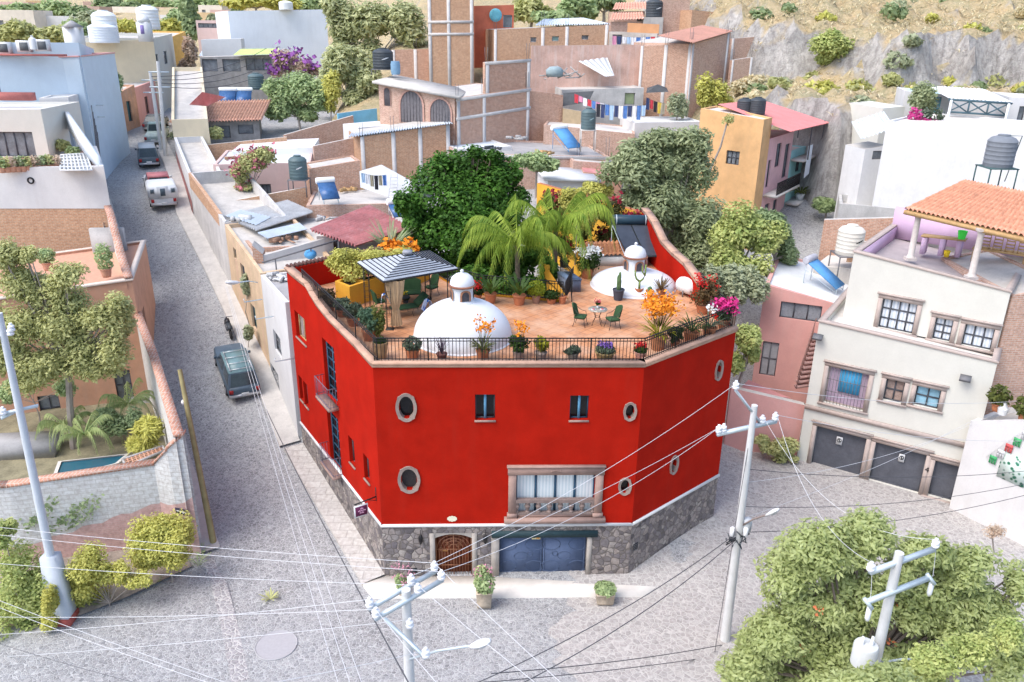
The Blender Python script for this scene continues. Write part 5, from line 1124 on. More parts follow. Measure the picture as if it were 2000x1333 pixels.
a, b = bl(RL, 72), bl(RL, 61.2); A, d, n, L = frame(a, b); m = MB(); m.poly([A+n*.02+Vector((0, 0, 10.6)), A+d*L+n*.02+Vector((0, 0, 8.4)), A+d*L+n*.02+Vector((0, 0, 9.9)), A+n*.02+Vector((0, 0, 12.2))]); tag(m.build('painted_dado', M('dark_red_dado', (.40, .18, .17), .15, 2)), 'dark red painted dado low on the white street wall', 'dado')
row('yellow_row_house', 'pale yellow street house beside the concrete pole', 72.05, 90, 8, (14.8, 18.3), CREAMY, CONC, 3, None, .4)
# --- sheds and flat roofs behind the red house
SHEET = M('weathered_sheet', (.58, .58, .57), .18, 1., .7, stain=.6, staincol=(.42, .38, .35)); SHEETB = M('pale_blue_sheet', (.56, .63, .70), .1, 1., .6, stain=.4, staincol=(.5, .48, .45))
q = [atZ(*x, 10.0) for x in ((493, 478), (650, 470), (640, 408), (437, 424))]; house('brick_shed_house', 'low brick house roofed with loose metal sheets behind the red house', 'house', q, 4, 9.75, BRICKA, CONC, .05)
def sheet(label, px, z, ridges, mat, name='metal_sheet', amp=.045, dz=0, rows=1, half=False, cat='roof sheet', group=None, lift=0.):
    P = [atZ(*x, zz) for x, zz in zip(px, z)] if isinstance(z, (list, tuple)) else [atZ(*x, z) for x in px]
    m = MB(); corr(m, *P, ridges, amp, rows, lift, 5, half); return tag(m.build(name, mat, None, loc=P[0], smooth=True), label, cat, group)
sheet('long weathered corrugated sheets behind, over the low brick house', ((437, 424), (500, 450), (612, 414), (562, 392)), 10.35, 16, SHEET, amp=.09)
sheet('pale blue metal sheet at the front of the low brick house', ((503, 455), (522, 466), (600, 448), (585, 436)), 10.2, 8, SHEETB); sheet('small blue metal sheet lying over the weathered sheets', ((440, 422), (500, 440), (530, 424), (470, 410)), 10.47, 10, SHEETB)
a, b = atY(515, 503, 46.5), atY(655, 458, 48.5); fb('plastered_wall', 'grey plastered gable wall with a ragged brick edge behind the roof railing', (513, 500, 46.4), (650, 462, 48.6), .3, 7.5, M('grey_plaster', (.58, .57, .56), .1, .8, .9, stain=.5, staincol=(.46, .43, .42)), CONC, 0, cat='wall')
fb('brick_edge_wall', 'narrow brick wall end beside the grey plastered gable', (492, 480, 46.2), (513, 497, 46.3), 1.2, 6, BRICKA, CONC, 0, cat='wall')
m = MB(); pa, pb = atY(512, 513, 45.), atY(668, 467, 47.2); m.tube([pa, pb], .055, 5)
for k in (.16, .6, .95): x = pa+(pb-pa)*k; m.tube([x, Vector((x.x, x.y, 8.8))], .045, 5)
tag(m.build('pipe_railing', GREYIRON, None, loc=pa), 'rusty pipe railing along the roof edge behind the red house', 'railing')
p = atY(607, 505, 46.5); t = thing('blue_basin', 'round bright blue basin on a thin stand by the grey plastered gable', 'basin', tuple(p)); MB().ball(p+Vector((0, 0, .25)), .38, 12, 8, .3).build('basin', BLUEP, t, smooth=True); m = MB()
for k in range(3): m.tube([p+Vector((0, 0, .1)), p+Vector((.3*math.cos(k*2.1), .3*math.sin(k*2.1), -1.0))], .02, 4)
m.build('stand', GREYIRON, t)
fb('shed_under_red_roof', 'concrete shed under the faded red corrugated roof', (618, 462, 49.5), (790, 455, 50), 5, 4, M('dark_shed_render', (.36, .33, .32), .15, 1), CONC, 0, {0: [((635, 468, 665, 500), GREYIRON, PGLASS, 1, 1)]})
sheet('large faded red corrugated roof next to the dark green tree', ((605, 449), (694, 480), (803, 446), (722, 402)), (10.9, 10.5, 10.8, 11.3), 15, REDSH, 'red_roof', .12)
fb('orange_brick_parapet', 'free-standing orange brick parapet behind the metal sheets', (426, 398, 58.2), (600, 366, 60.5), .25, 6, BRICKB, CONCP, 0, cat='wall')
fb('pink_house', 'pale pink house half hidden by a flowering bush', (416, 322, 63.5), (606, 318, 65.0), 8, 6, PINKP, WHITE, .12, {0: [((506, 360, 530, 390), DKFR, PGLASS, 3, 1), ((596, 340, 603, 372), DKFR, PGLASS, 1, 1)]})
fb('white_roof_slab', 'white painted roof slab behind the pink house', (452, 296, 69), (612, 288, 70), 6, 9, WHITE, WHITE, 0)
fb('brick_lean_to', 'brick lean-to with a concrete top beside the dark tank', (604, 330, 62.), (703, 314, 63.5), 3, 6, BRICKA, CONC, .1); fb('brick_back_wall', 'short brick wall with a white doorway behind the lean-to', (612, 286, 68), (690, 270, 69.5), .3, 9, BRICKC, CONC, 0, cat='wall')
house('slab_roof_house', 'flat concrete roof with rods, ladder and a solar heater', 'house', [atZ(*x, 10.6) for x in ((598, 402), (775, 398), (780, 352), (625, 350))], 5, 10.6, BRICKC, CONC, .1)
tank('dark green tank on a high stand above the brick parapet', 586, 375, 60.8, .68, 1.75, GRNT, 1.0, mark=WHITE)
tank('dark tank partly behind the big green tree', 828, 392, 56, .66, 1.5, M('grey_plastic_tank', (.2, .23, .24), .1), .2)
def solar(label, u, v, Y, rz, w=1.25, l=1.7, frame_m=GALV, drum=WT, panel=SOLAR, tilt=.55, name='solar_water_heater'):
    """small tube collector: local x across, slopes down towards -y"""
    p = atY(u, v, Y); t = thing(name, label, 'solar heater', tuple(p), rz, local=True); zt = .35+l*tilt; q = Vector((0, 0, 0))
    m = MB(); m.obox((-w/2, -l*.7, .3), (w, 0, 0), (0, l*.85, l*tilt), (0, -.05, .08)); m.build('tube_panel', panel, t)
    MB().lathe([(.02, -w*.56), (.2, -w*.54), (.24, -w*.48), (.24, w*.48), (.2, w*.54), (.02, w*.56)], (0, l*.22, zt+.1), 14, Matrix.Rotation(math.radians(90), 4, 'Y')).build('drum', drum, t, smooth=True)
    m = MB()
    for s in (-1, 1): m.tube([(s*w*.42, -l*.7, 0), (s*w*.42, -l*.7, .3)], .03, 4); m.tube([(s*w*.42, l*.22, 0), (s*w*.42, l*.22, zt)], .03, 4); m.tube([(s*w*.42, -l*.7, .05), (s*w*.42, l*.22, zt*.7)], .02, 4)
    m.build('stand', frame_m, t); return t
solar('small solar heater with a white drum on the slab roof', 640, 392, 57.5, math.radians(25)); solar('blue solar collector lying near the big tree', 775, 428, 52, math.radians(30), 1.0, 1.2)
# ladder, laundry tarp
a, b = atY(765, 402, 54.5), atY(770, 340, 56.); m = MB(); d = Vector((.28, .05, 0))
for s in (-1, 1): m.tube([a+d*s, b+d*s*.8], .035, 4)
for i in range(1, 9): m.tube([a+(b-a)*i/9-d, a+(b-a)*i/9+d], .025, 4)
tag(m.build('ladder', M('pale_aluminium', (.62, .62, .64)), None, loc=a), 'pale ladder leaning up from the slab roof', 'ladder')
P = [atZ(*x, z) for x, z in (((702, 335), 12.6), ((800, 368), 11.6), ((800, 352), 11.9), ((745, 322), 13.2))]; m = MB(); m.poly(P); P2 = [p-Vector((0, 0, 1.2)) for p in P[:2]]; m.poly([P[0], P2[0], P2[1], P[1]]); tag(m.build('white_tarpaulin', M('white_tarp', (.74, .77, .80), .06, 1), None, loc=P[0]), 'white tarpaulin slung over the yard behind the slab roof', 'tarpaulin')
CL = {'blue': M('cloth_blue', (.10, .22, .52), .15, 4), 'pale blue': M('cloth_pale_blue', (.42, .58, .76), .1, 4), 'white': M('cloth_white', (.78, .78, .80), .06, 4), 'navy': M('cloth_navy', (.05, .07, .16), .15, 4), 'pink': M('cloth_pink', (.66, .28, .42), .1, 4), 'red': M('cloth_red', (.58, .06, .08), .1, 4), 'black': M('cloth_black', (.035, .035, .045), .1, 4), 'yellow': M('cloth_yellow', (.72, .52, .1), .1, 4), 'khaki': M('cloth_khaki', (.40, .36, .26), .1, 4)}
def laundry(a, b, items, where, group, w=(.4, .6), h=(.6, 1.1), seed=1):
    rg = random.Random(seed); L = (b-a).length; d = (b-a).normalized(); s = .1; m = MB(); m.tube([a+(b-a)*i/8-Vector((0, 0, .12*math.sin(math.pi*i/8))) for i in range(9)], .012, 3)
    tag(m.build('washing_line', GREYIRON, None, loc=a), 'thin washing line carrying clothes '+where, 'washing line')
    for i, c in enumerate(items):
        ww = min(rg.uniform(*w), L/len(items)*.92); hh = rg.uniform(*h); p = a+(b-a)*((i+.5)/len(items))-Vector((0, 0, .12*math.sin(math.pi*(i+.5)/len(items)))); m = MB(); K = 4; yw_ = Vector((d.y, -d.x, 0))
        for j in range(K):
            for z0, z1 in ((0, -hh*.5), (-hh*.5, -hh)):
                f = lambda x, z: p+d*(x*ww*(1 if z > -hh*.3 else .92))+Vector((0, 0, z))+yw_*.04*math.sin(x*9+i+z*3)
                x0, x1 = j/K-.5, (j+1)/K-.5; m.poly([f(x0, z1), f(x1, z1), f(x1, z0), f(x0, z0)])
        tag(m.build('garment', CL[c], None, loc=p, smooth=True), c+' washing hung out '+where, 'garment', group)
laundry(atY(705, 338, 57), atY(755, 342, 57.4), ['pale blue', 'white', 'khaki', 'black', 'khaki', 'blue'], 'under the white tarpaulin', 'washing under the white tarpaulin', seed=4)
# walls and tiled house above the pink house
fb('long_brick_wall', 'long orange brick yard wall below the tiled house', (358, 288, 72), (560, 268, 74.5), .3, 8, BRICKB, CONC, 0, cat='wall'); fb('brick_slope_wall', 'sloping brick retaining wall below the shrubs', (556, 264, 76), (690, 226, 80), .3, 8, BRICKA, CONC, 0, cat='wall')
fb('tiled_house', 'grey house with a clay tile roof and dark open front', (335, 240, 78), (505, 236, 80), 5, 9, M('dark_grey_wall', (.34, .33, .32), .2, 1.5), None, 0, {0: [((345, 246, 380, 272), GREYIRON, PGLASS, 1, 1), ((400, 246, 450, 270), GREYIRON, PGLASS, 2, 1), ((465, 244, 495, 262), GREYIRON, PGLASS, 1, 1)]})
a, b = atY(328, 241, 77.2), atY(510, 236, 79.4); q = Vector((-.06, 4.2, 1.6)); m = MB(); corr(m, a, b, b+q, a+q, 30, .09, 6, .05, 5, True); tag(m.build('tiled_roof', TILEP, None, loc=a), 'faded orange clay tile roof above the orange brick yard wall', 'roof')
fb('dark_red_gable', 'small red sheeted gable roof behind the tiled house', (375, 205, 86), (440, 190, 87), 5, 11, REDSH, REDSH, 0)
sheet('faded red corrugated roof behind the tiled house', ((370, 205), (405, 208), (440, 190), (395, 180)), (16.9, 16.9, 17.6, 17.9), 10, REDSH, 'red_roof', .06)
solar('solar heater nearer the red gable on the tiled house', 447, 205, 84, math.radians(10), 1.6, 1.8); solar('solar heater nearer the dark tank on the tiled house', 478, 205, 84.4, math.radians(10), 1.6, 1.8)
tank('dark tank on the roof above the tiled house', 502, 175, 90, .85, 1.7, GRNT)
fb('white_hall', 'large white windowless hall with a green awning at its foot', (445, 22, 118), (637, 19, 124), 14, 12, M('white_hall_paint', (.78, .82, .86), .04, .5, .85, stain=.15), WHITEW, .3, cat='building')
fb('white_hall_annex', 'low white annex in front of the white hall', (392, 78, 112), (470, 76, 113), 4, 12, WHITE, WHITE, .2, cat='building'); fb('pink_block', 'pink block with a band of windows beside the white hall', (382, 40, 130), (446, 40, 131), 9, 12, PINKP, PINKW, .2, {0: [((387, 46, 444, 55), DKFR, PGLASS, 6, 1)]}, cat='building')
sheet('pale blue shed roof below the white hall', ((388, 110), (465, 108), (458, 96), (395, 98)), (18.4, 18.4, 19.0, 19.0), 20, SHEETB, 'shed_roof'); m = MB(); P = [atY(*x) for x in ((455, 108, 103), (548, 106, 104), (545, 95, 107), (470, 96, 107))]; m.poly(P); tag(m.build('green_awning', M('lime_awning', (.52, .64, .22), .1), None, loc=P[0]), 'lime green awning in front of the white hall', 'awning')
fb('open_shed', 'cluttered grey open shed under the blue roof and green awning', (390, 112, 104), (545, 108, 105), 3, 12, M('dark_grey_wall', (.34, .33, .32)), CONC, 0, {0: [((395, 116, 425, 140), GREYIRON, PGLASS, 1, 1), ((435, 116, 470, 140), GREYIRON, PGLASS, 1, 1), ((480, 114, 530, 138), GREYIRON, PGLASS, 3, 1)]}, cat='shed')
tank('small white tank on the roof of the white hall', 559, 20, 121, .95, 1.2, WT)

rg = random.Random(31); CLM = [SHEET, M('rust_scrap', (.40, .24, .16), .3, 4), GREYC, WOODP, BLKT]
for k, (u, v, z) in enumerate(((470, 430, 10.4), (560, 470, 9.85), (640, 430, 10.65), (690, 372, 10.65), (700, 350, 10.65), (540, 545, 9.2), (470, 310, 12.6), (1010, 272, 14.0), (1060, 300, 13.8), (960, 292, 13.8))):
    p = atZ(u, v, z); m = MB()
    for i in range(9):
        q = p+Vector((rg.uniform(-.7, .7), rg.uniform(-.6, .6), 0)); a_ = rg.uniform(0, 3); m.box(q.x, q.y, q.z, rg.uniform(.1, .9), rg.uniform(.06, .25), rg.uniform(.05, .3), a_)
    tag(m.build('scrap_pile', CLM[k % 5], None, loc=p), ['sheet offcuts by the corrugated sheets', 'rusty scrap at the front of the brick shed house', 'concrete lumps behind the red roof', 'planks on the slab roof by the ladder', 'dark junk at the back of the slab roof', 'grey offcuts on the white house roof', 'rusty junk on the white roof of the row', 'grey blocks on the flat roof by the blue collector', 'timber offcuts on the flat grey roof', 'dark junk beside the white roof room'][k]+' lying in a small heap', 'scrap')
# ================================================================== HILLSIDE
def sm(t): t = max(0, min(1, t)); return t*t*(3-2*t)
def hz(x, y):
    left = lerp(y, [(0, 5), (66, 8.5), (110, 13), (140, 15), (200, 20), (300, 28), (600, 46), (900, 60)])
    mid = lerp(y, [(0, 5), (60, 7.5), (66, 9), (80, 12), (90, 15.5), (100, 19), (120, 23), (200, 38), (900, 130)])
    cx = x-22
    edge = 68+.10*(x-22)+2.2*math.sin(x*.35)+1.5*math.sin(x*.83+1)
    cl = lerp(y, [(0, 4), (60, 6.0), (66, 7)])
    r1 = 7+10.2*sm((y-edge)/5.5); e2 = 82+1.5*math.sin(x*.4+2)+(0 if x > 33 else (33-x)*1.2); r2 = r1+(5.4*sm((y-e2)/(3.5+6*(.5+.5*math.sin(x*.23+.6))*(.5+.5*math.sin(x*.61)))))
    right = min(cl if y < 66 else 99, 99) if y < 66 else r2+max(0, y-90)*.30+max(0, x-40)*.05*sm((y-75)/20)
    a = sm((x+26)/12); b = sm((x-17)/7); z = left*(1-a)+mid*a; z = z*(1-b)+right*b
    if x < -20 and y < 118: z = min(z, gy(y)-.6)
    return z
from mathutils import noise as _nz
def rz_(x, y):
    k = sm((x-14)/6)*sm((120-y)/10); x0, y0 = x, y
    if k > 0:
        y0 = y+k*(2.6*_nz.noise(Vector((x*.32, y*.32, 3)))+1.2*_nz.noise(Vector((x*.9, y*.9, 7)))); q = k*(.9*_nz.noise(Vector((x*.5, y*.5, 1)))+.5*_nz.noise(Vector((x*1.3, y*1.3, 5))))
    else: q = 0
    return hz(x0, y0)+q+.35*math.sin(x*1.7+y*.9)*math.sin(y*1.3-x*.6)*sm((x-15)/6)+.12*math.sin(x*4.1)*math.cos(y*3.7)
m = MB(); xs = [-420, -300, -220, -160, -120, -90, -70, -55, -45, -36, -28]+[-22+1.1*i for i in range(88)]+[80, 90, 105, 125, 160, 220, 300, 420]; ys = [62+.8*i for i in range(62)]+[113, 118, 125, 135, 150, 170, 200, 240, 300, 400, 550, 800]
nx = len(xs); m.v = [(x, y, rz_(x, y)-.05) for y in ys for x in xs]; m.f = [(j*nx+i, j*nx+i+1, (j+1)*nx+i+1, (j+1)*nx+i) for j in range(len(ys)-1) for i in range(nx-1)]
hm, nt, b_ = newmat('dry_hillside', .95); p = pos(nt); gN = N(nt, 'ShaderNodeNewGeometry'); sp = N(nt, 'ShaderNodeSeparateXYZ'); nt.links.new(gN.outputs['Normal'], sp.inputs[0])
rock = mixc(nt, ramp(nt, noise(nt, pos(nt, (1, 1, .45)), .55, 7, .7), .35, .68), (.40, .38, .355), (.64, .61, .57)); rock = mixc(nt, ramp(nt, noise(nt, pos(nt, (1, 1, .3)), 2.2, 6, .75), .42, .62), rock, mixc(nt, 1., rock, (.62, .6, .6), 'MULTIPLY'))
gr_ = mixc(nt, ramp(nt, noise(nt, p, .35, 5, .65), .38, .65), (.54, .40, .22), (.33, .31, .18)); gr_ = mixc(nt, ramp(nt, noise(nt, p, 3., 5, .7), .4, .7), gr_, (.62, .50, .32))
ad = N(nt, 'ShaderNodeMath', operation='MULTIPLY_ADD'); nt.links.new(noise(nt, p, .8, 5), ad.inputs[0]); ad.inputs[1].default_value = .45; nt.links.new(sp.outputs[2], ad.inputs[2])
nt.links.new(mixc(nt, ramp(nt, ad.outputs[0], .80, .98), rock, gr_), b_.inputs['Base Color']); bump(nt, b_, noise(nt, p, 1.8, 8, .75), .5, .9)
struct(m, 'hillside', hm, True)
# ================================================================== BRICK QUARTER ON THE SLOPE
CFR = M('concrete_frame', (.58, .56, .54), .1, 2, .9, stain=.3)
def frames(root, L, R, cols, beams, w=.35):
    """concrete columns (u at mid height) and beams (v left, v right) standing proud of the wall L-R"""
    a, b = atY(*L), atY(*R); A, d, n, LL_ = frame(a, b); m = MB(); zt = lambda s: a.z+(b.z-a.z)*s/LL_
    for s in cols: s = s*LL_; wbox(m, a, b, max(0, s-w/2), min(LL_, s+w/2), root.location.z, zt(s)-.01, 0, .05)
    for dz in beams: 
        o = A+n*.0+Vector((0, 0, a.z-dz)); e = d*LL_+Vector((0, 0, b.z-a.z)); m.obox(o, e, n*.055, Vector((0, 0, .28)))
    rb = MB()
    for s in cols:
        for k in (-.1, .1):
            q = A+d*(min(LL_-.15, max(.15, s*LL_))+k)-n*.15; rb.tube([q+Vector((0, 0, zt(s*LL_)-.1)), q+Vector((k*.5, 0, zt(s*LL_)+1.0+.6*((s*7) % 1)))], .022, 3)
    if cols and root.get('category') != 'tower': rb.build('reinforcing_rods', GREYIRON, root)
    m.build('concrete_frame', CFR, root)
def archgate(root, L, R, r, mat, ring):
    a, b = atY(*L), atY(*R); A, d, n, LL_ = frame(a, b); s0, s1, z0, z1 = pxrect(a, b, *r); w = (s1-s0)/2; cs = (s0+s1)/2; zc = max(z0+.2, z1-w); P = lambda x, z, o: A+d*(cs+x)+n*o+Vector((0, 0, z))
    pts = [(-w, z0)]+[(w*math.cos(math.pi*(1-t/10)), zc+(z1-zc)*math.sin(math.pi*(1-t/10))) for t in range(11)]+[(w, z0)]
    m = MB(); m.poly([P(x, z, .02) for x, z in pts]); 
    for i in range(1, 7): x = -w+2*w*i/7; m.tube([P(x, z0, .04), P(x, zc+(z1-zc)*math.sqrt(max(0, 1-(x/w)**2)), .04)], .025, 3)
    o = m.build('arched_gate', mat, root); m = MB()
    for (x0, y0), (x1, y1) in zip(pts, pts[1:]):
        k = lambda x, z: (x*1.16, zc+(z-zc)*1.16 if z > zc else z)
        m.poly([P(x0, y0, .09), P(x1, y1, .09), P(*k(x1, y1), .09), P(*k(x0, y0), .09)]); m.poly([P(x0, y0, .02), P(x1, y1, .02), P(x1, y1, .09), P(x0, y0, .09)])
    m.build('brick_arch', ring, o)
L, R = (739, 163, 75.5), (888, 193, 71); _a, _b = atY(*L), atY(*R); o = house('arched_brick_house', 'brick house with a concrete slab roof and two big arched gates', 'house', [_a, _b, (_b.x+.3, _b.y+8), (_a.x+.6, _a.y+9)], 9, [_a.z, _b.z, _b.z, _a.z], BRICKC, CONC, 0, slab=.5)
GT = M('grey_timber_gate', (.16, .15, .16), .2, 4); RG = M('brick_ring', (.50, .30, .24), .2, 9)
for r in ((783, 178, 826, 240), (841, 194, 881, 241), (751, 172, 763, 207)): archgate(o, L, R, r, GT, RG)
L, R = (890, 192, 71.1), (1037, 172, 77); o = fb('brick_side_block', 'blank brick block with concrete columns joined to the arched house', L, R, 8, 9, BRICKA, CONC, .05); frames(o, L, R, (.03, .36, .96), (.3, 1.9))
L, R = (947, 122, 74), (1037, 116, 77.2); o = fb('unfinished_brick_wall', 'unfinished brick wall with bare rods on the roof beside the arches', L, R, .3, 14, BRICKA, CONC, 0, cat='wall'); frames(o, L, R, (.05, .95), (.25,))
L, R = (833, -60, 90), (925, -60, 90.5); o = fb('brick_tower', 'tall raw brick tower with concrete columns rising out of frame', L, R, 6, 12, BRICKB, CONC, 0, cat='tower'); frames(o, L, R, (.04, .45, .95), (9.4-3.0, 5.2))
L, R = (764, 98, 92), (842, 96, 92.4); o = fb('low_brick_wall', 'low brick wall behind the black tank at the foot of the tower', L, R, .3, 12, BRICKA, CONC, 0, cat='wall'); frames(o, L, R, (.05, .6), ())
tank('black tank on a plinth beside the arched house', 749, 140, 82, 1.0, 1.9, BLKT, .25, mark=WHITE); p = atY(773, 146, 80); t = thing('blue_barrel', 'blue barrel standing beside the black tank', 'barrel', tuple(p)); MB().lathe([(.4, 0), (.46, .3), (.46, .9), (.4, 1.2), (.36, 1.2), (.34, 1.1), (0, 1.1)], p, 14).build('barrel', M('blue_grey_barrel', (.20, .34, .48)), t, smooth=True)
fb('turquoise_yard_wall', 'bright turquoise yard wall below the arched house', (660, 222, 80), (736, 212, 82), .3, 8, M('turquoise_blue_paint', (.20, .52, .72), .1, 1), CONC, 0, cat='wall')
L, R = (703, 268, 67), (878, 243, 70); o = fb('long_brick_house', 'long low brick house under a thin metal roof', L, R, 4.5, 6, BRICKB, CONC, 0); frames(o, L, R, (.02, .36, .66, .98), ())
m = MB(); corr(m, atY(680, 268, 66.5), atY(884, 241, 69.7), atY(872, 234, 74.5), atY(690, 256, 72), 40, .07); tag(m.build('metal_roof', SHEETB, None), 'thin wavy metal roof on the long low brick house', 'roof'); fb('white_flat_roof', 'white flat roof tucked between the turquoise wall and the long brick house', (700, 250, 73), (770, 244, 75), 3.5, 8, WHITE, WHITE, 0)
# flat concrete roofs with tank and blue collector
L, R = (884, 300, 66), (1190, 306, 68); o = fb('flat_roof_house', 'flat grey roofed house with a blue collector and a tank on stilts', L, R, 9, 6, BRICKC, GREYC, .12); frames(o, L, R, (.02, .8, .99), (.3,))
P = [atZ(*x, 13.6) for x in ((890, 312), (985, 312), (1015, 286), (930, 280))]; m = MB(); m.poly(P); tag(m.build('painted_roof_patch', M('blue_white_roof_paint', (.68, .73, .77), .1, 1), None, loc=P[0]), 'whitewashed patch of roof behind the dark green tree', 'roof patch') if 0 else None
fb('white_roof_room', 'small whitewashed roof room behind the dark green tree', (896, 292, 68), (1000, 286, 70), 5, 9, WHITEW, M('blue_white_roof_paint', (.68, .73, .77), .1, 1), .1)
tank('dark tank on white stilts above the flat grey roof', 1147, 288, 69.5, .62, 1.75, GRNT, 1.5, mark=M('tank_print', (.35, .5, .52)), legm=CONCP)
solar('blue solar heater with a white drum on the flat grey roof', 1098, 292, 70, math.radians(35), 1.5, 2.4, BLUEP, WT, M('bright_blue_panel', (.10, .30, .60), .1))
fb('brick_lean_house', 'small brick house behind the grey-green tree', (1120, 315, 66), (1215, 322, 66.5), 4, 6, BRICKC, CONC, .05); fb('white_shed', 'white shed roof below the yellow-green bushes', (1070, 352, 61), (1165, 356, 61.5), 5, 7, WHITEW, WHITE, 0, slab=.3); fb('red_shed', 'faded terracotta shed roof beside the white shed', (1140, 336, 64), (1215, 345, 64), 3, 7, TERRAP, REDSH, 0)
# laundry yard
L, R = (1098, 176, 82), (1258, 172, 83); o = fb('junk_roof_house', 'grey block house with odds and ends on its roof behind the washing', L, R, 7, 9, M('grey_block_wall', (.50, .49, .47), .15, 1, .9, stain=.4), CONC, .05, {0: [((1220, 182, 1240, 205), GREYIRON, M('green_shutter', (.3, .36, .2)), 1, 1)]})
fb('yard_brick_wall', 'brick yard wall with pale columns beside the washing', (1036, 178, 77.3), (1100, 186, 79), .4, 8, BRICKA, CONC, 0, cat='wall'); fb('yard_parapet', 'low ochre parapet at the end of the washing yard', (1100, 212, 78.5), (1135, 218, 78.7), .3, 10, M('ochre_parapet', (.55, .42, .26)), CONC, 0, cat='wall'); fb('yard_terrace', 'rubble-strewn terrace front below the washing', (1062, 244, 75), (1240, 262, 74), 6, 7, BRICKC, CONCP, .1, cat='terrace')
fb('white_terrace', 'white terrace slab to the right of the washing', (1240, 240, 76), (1372, 238, 77), 5, 7, WHITEW, WHITE, .1, cat='terrace')
m = MB(); P = [atY(*x) for x in ((1100, 182, 80), (1160, 178, 80.5), (1150, 200, 79.5), (1098, 208, 79.4))]; m.poly(P); tag(m.build('dark_tarpaulin', M('black_tarp', (.09, .095, .10), .2, 2), None, loc=P[0]), 'dark tarpaulin hanging at the end of the block house', 'tarpaulin')
t_ = atY(1285, 165, 80); m = MB(); c = [atY(*x) for x in ((1262, 182, 79), (1306, 180, 79.5), (1302, 172, 83), (1264, 172, 83))]
for i in range(4): m.poly([c[i], c[(i+1) % 4], t_])
tag(m.build('dark_canopy', M('black_tarp', (.09, .095, .1)), None, loc=t_), 'pointed dark canopy at the right end of the washing yard', 'canopy')
laundry(atY(1122, 183, 79), atY(1190, 205, 77), ['red', 'pink', 'white', 'red', 'blue', 'pink', 'white', 'pale blue'], 'on the sloping line before the dark tarpaulin', 'washing on the sloping line', (.5, .7), (.5, .8), 2)
laundry(atY(1165, 203, 77), atY(1262, 206, 76), ['black', 'navy', 'blue', 'pale blue', 'navy', 'white', 'blue', 'navy', 'white', 'blue', 'pale blue'], 'on the long line before the block house', 'washing on the long line', (.5, .65), (.9, 1.4), 3)
laundry(atY(1262, 190, 77), atY(1300, 202, 77.2), ['navy', 'red', 'black', 'yellow', 'khaki'], 'beside the pointed dark canopy', 'washing by the dark canopy', (.4, .5), (.7, 1.1), 6)
m = MB(); P = [atY(*x) for x in ((1128, 132, 84), (1178, 112, 86), (1200, 140, 84), (1170, 116, 84))]; corr(m, atY(1130, 120, 86), atY(1186, 112, 86.5), atY(1200, 148, 83), atY(1182, 150, 83), 5, .05); tag(m.build('bent_metal_sheet', METAL, None), 'bent grey metal sheet propped on the junk roof', 'metal sheet')
p = atY(1083, 150, 81); t = thing('roof_cistern', 'round grey cistern among scrap on the junk roof', 'cistern', tuple(p)); MB().lathe([(.8, 0), (.85, .6), (.5, .9), (0, .95)], p, 14).build('vessel', M('teal_grey_plastic', (.28, .36, .38)), t); m = MB(); rg = random.Random(9)
for i in range(14): q = p+Vector((rg.uniform(-2, 3), rg.uniform(-.5, 1.5), rg.uniform(-.2, .2))); m.tube([q, q+Vector((rg.uniform(-1.4, 1.4), rg.uniform(-.5, .5), rg.uniform(-.1, 1.0)))], .06, 4)
m.build('scrap', M('scrap_metal', (.45, .44, .42), .3, 4), t)
STW = M('stained_pink_wall', (.60, .40, .33), .2, .7, .9, stain=.8, staincol=(.66, .57, .52))
o = fb('stained_wall', 'long wall of peeling pink plaster above the junk roof', (1038, 90, 86), (1252, 88, 87), .4, 10, STW, CONC, 0, cat='wall')
L, R = (965, 58, 91), (1190, 49, 93); o = fb('brick_row_house', 'brick house with small windows under a grey sheet roof', L, R, 8, 12, BRICKB, CONC, 0, {0: [((1036, 73, 1048, 83), CONC, PGLASS, 1, 1), ((1078, 71, 1092, 81), CONC, M('green_pane', (.25, .4, .38)), 1, 1), ((1136, 69, 1150, 78), CONC, PGLASS, 1, 1)]}); frames(o, L, R, (.01, .42, .63, .98), ())
m = MB(); corr(m, atY(1045, 50, 92), atY(1192, 47, 93), atY(1140, 36, 101), atY(1062, 38, 101), 30, .08); tag(m.build('sheet_roof', SHEETB, None), 'grey-white sheet roof of the brick house under the shrine-red wall', 'roof')
o = fb('red_roof_room', 'small orange-red house with a blue ringed round window', (926, 12, 98), (1004, 10, 99), 5, 16, M('orange_red_render', (.58, .17, .10), .12, 1), CONC, .1, {0: [((983, 30, 1000, 54), M('turquoise_frame', (.15, .45, .55)), PGLASS, 1, 1)]})
p = atY(968, 30, 97.9); m = MB(); m.lathe([(.38, -.04), (.72, -.06), (.72, .02), (.38, .02)], tuple(p), 20, Matrix.Rotation(math.radians(90), 4, 'X')); m.build('round_window_ring', M('turquoise_frame', (.15, .45, .55)), o); MB().lathe([(.38, 0), (0, 0)], tuple(p), 16, Matrix.Rotation(math.radians(90), 4, 'X')).build('pane', M('amber_pane', (.4, .28, .12)), o)
L, R = (1252, 90, 86), (1352, 86, 84.5); o = fb('brick_corner_house', 'brick house with wide concrete columns below the terracotta sheet roof', L, R, 7, 9, BRICKA, CONC, 0); frames(o, L, R, (.02, .5, .97), ())
L, R = (1352.5, 86, 84.4), (1428, 64, 90); o = fb('brick_corner_wing', 'brick wing facing the dry slope under the terracotta roof', L, R, 7, 9, BRICKC, CONC, 0); frames(o, L, R, (.02, .93), ())
m = MB(); corr(m, atY(1284, 70, 85), atY(1354, 84, 83.4), atY(1432, 61, 90), atY(1372, 50, 93), 16, .06); tag(m.build('terracotta_roof', M('salmon_sheet', (.66, .36, .27), .1, 1), None), 'salmon sheet roof on the brick house above the washing', 'roof')
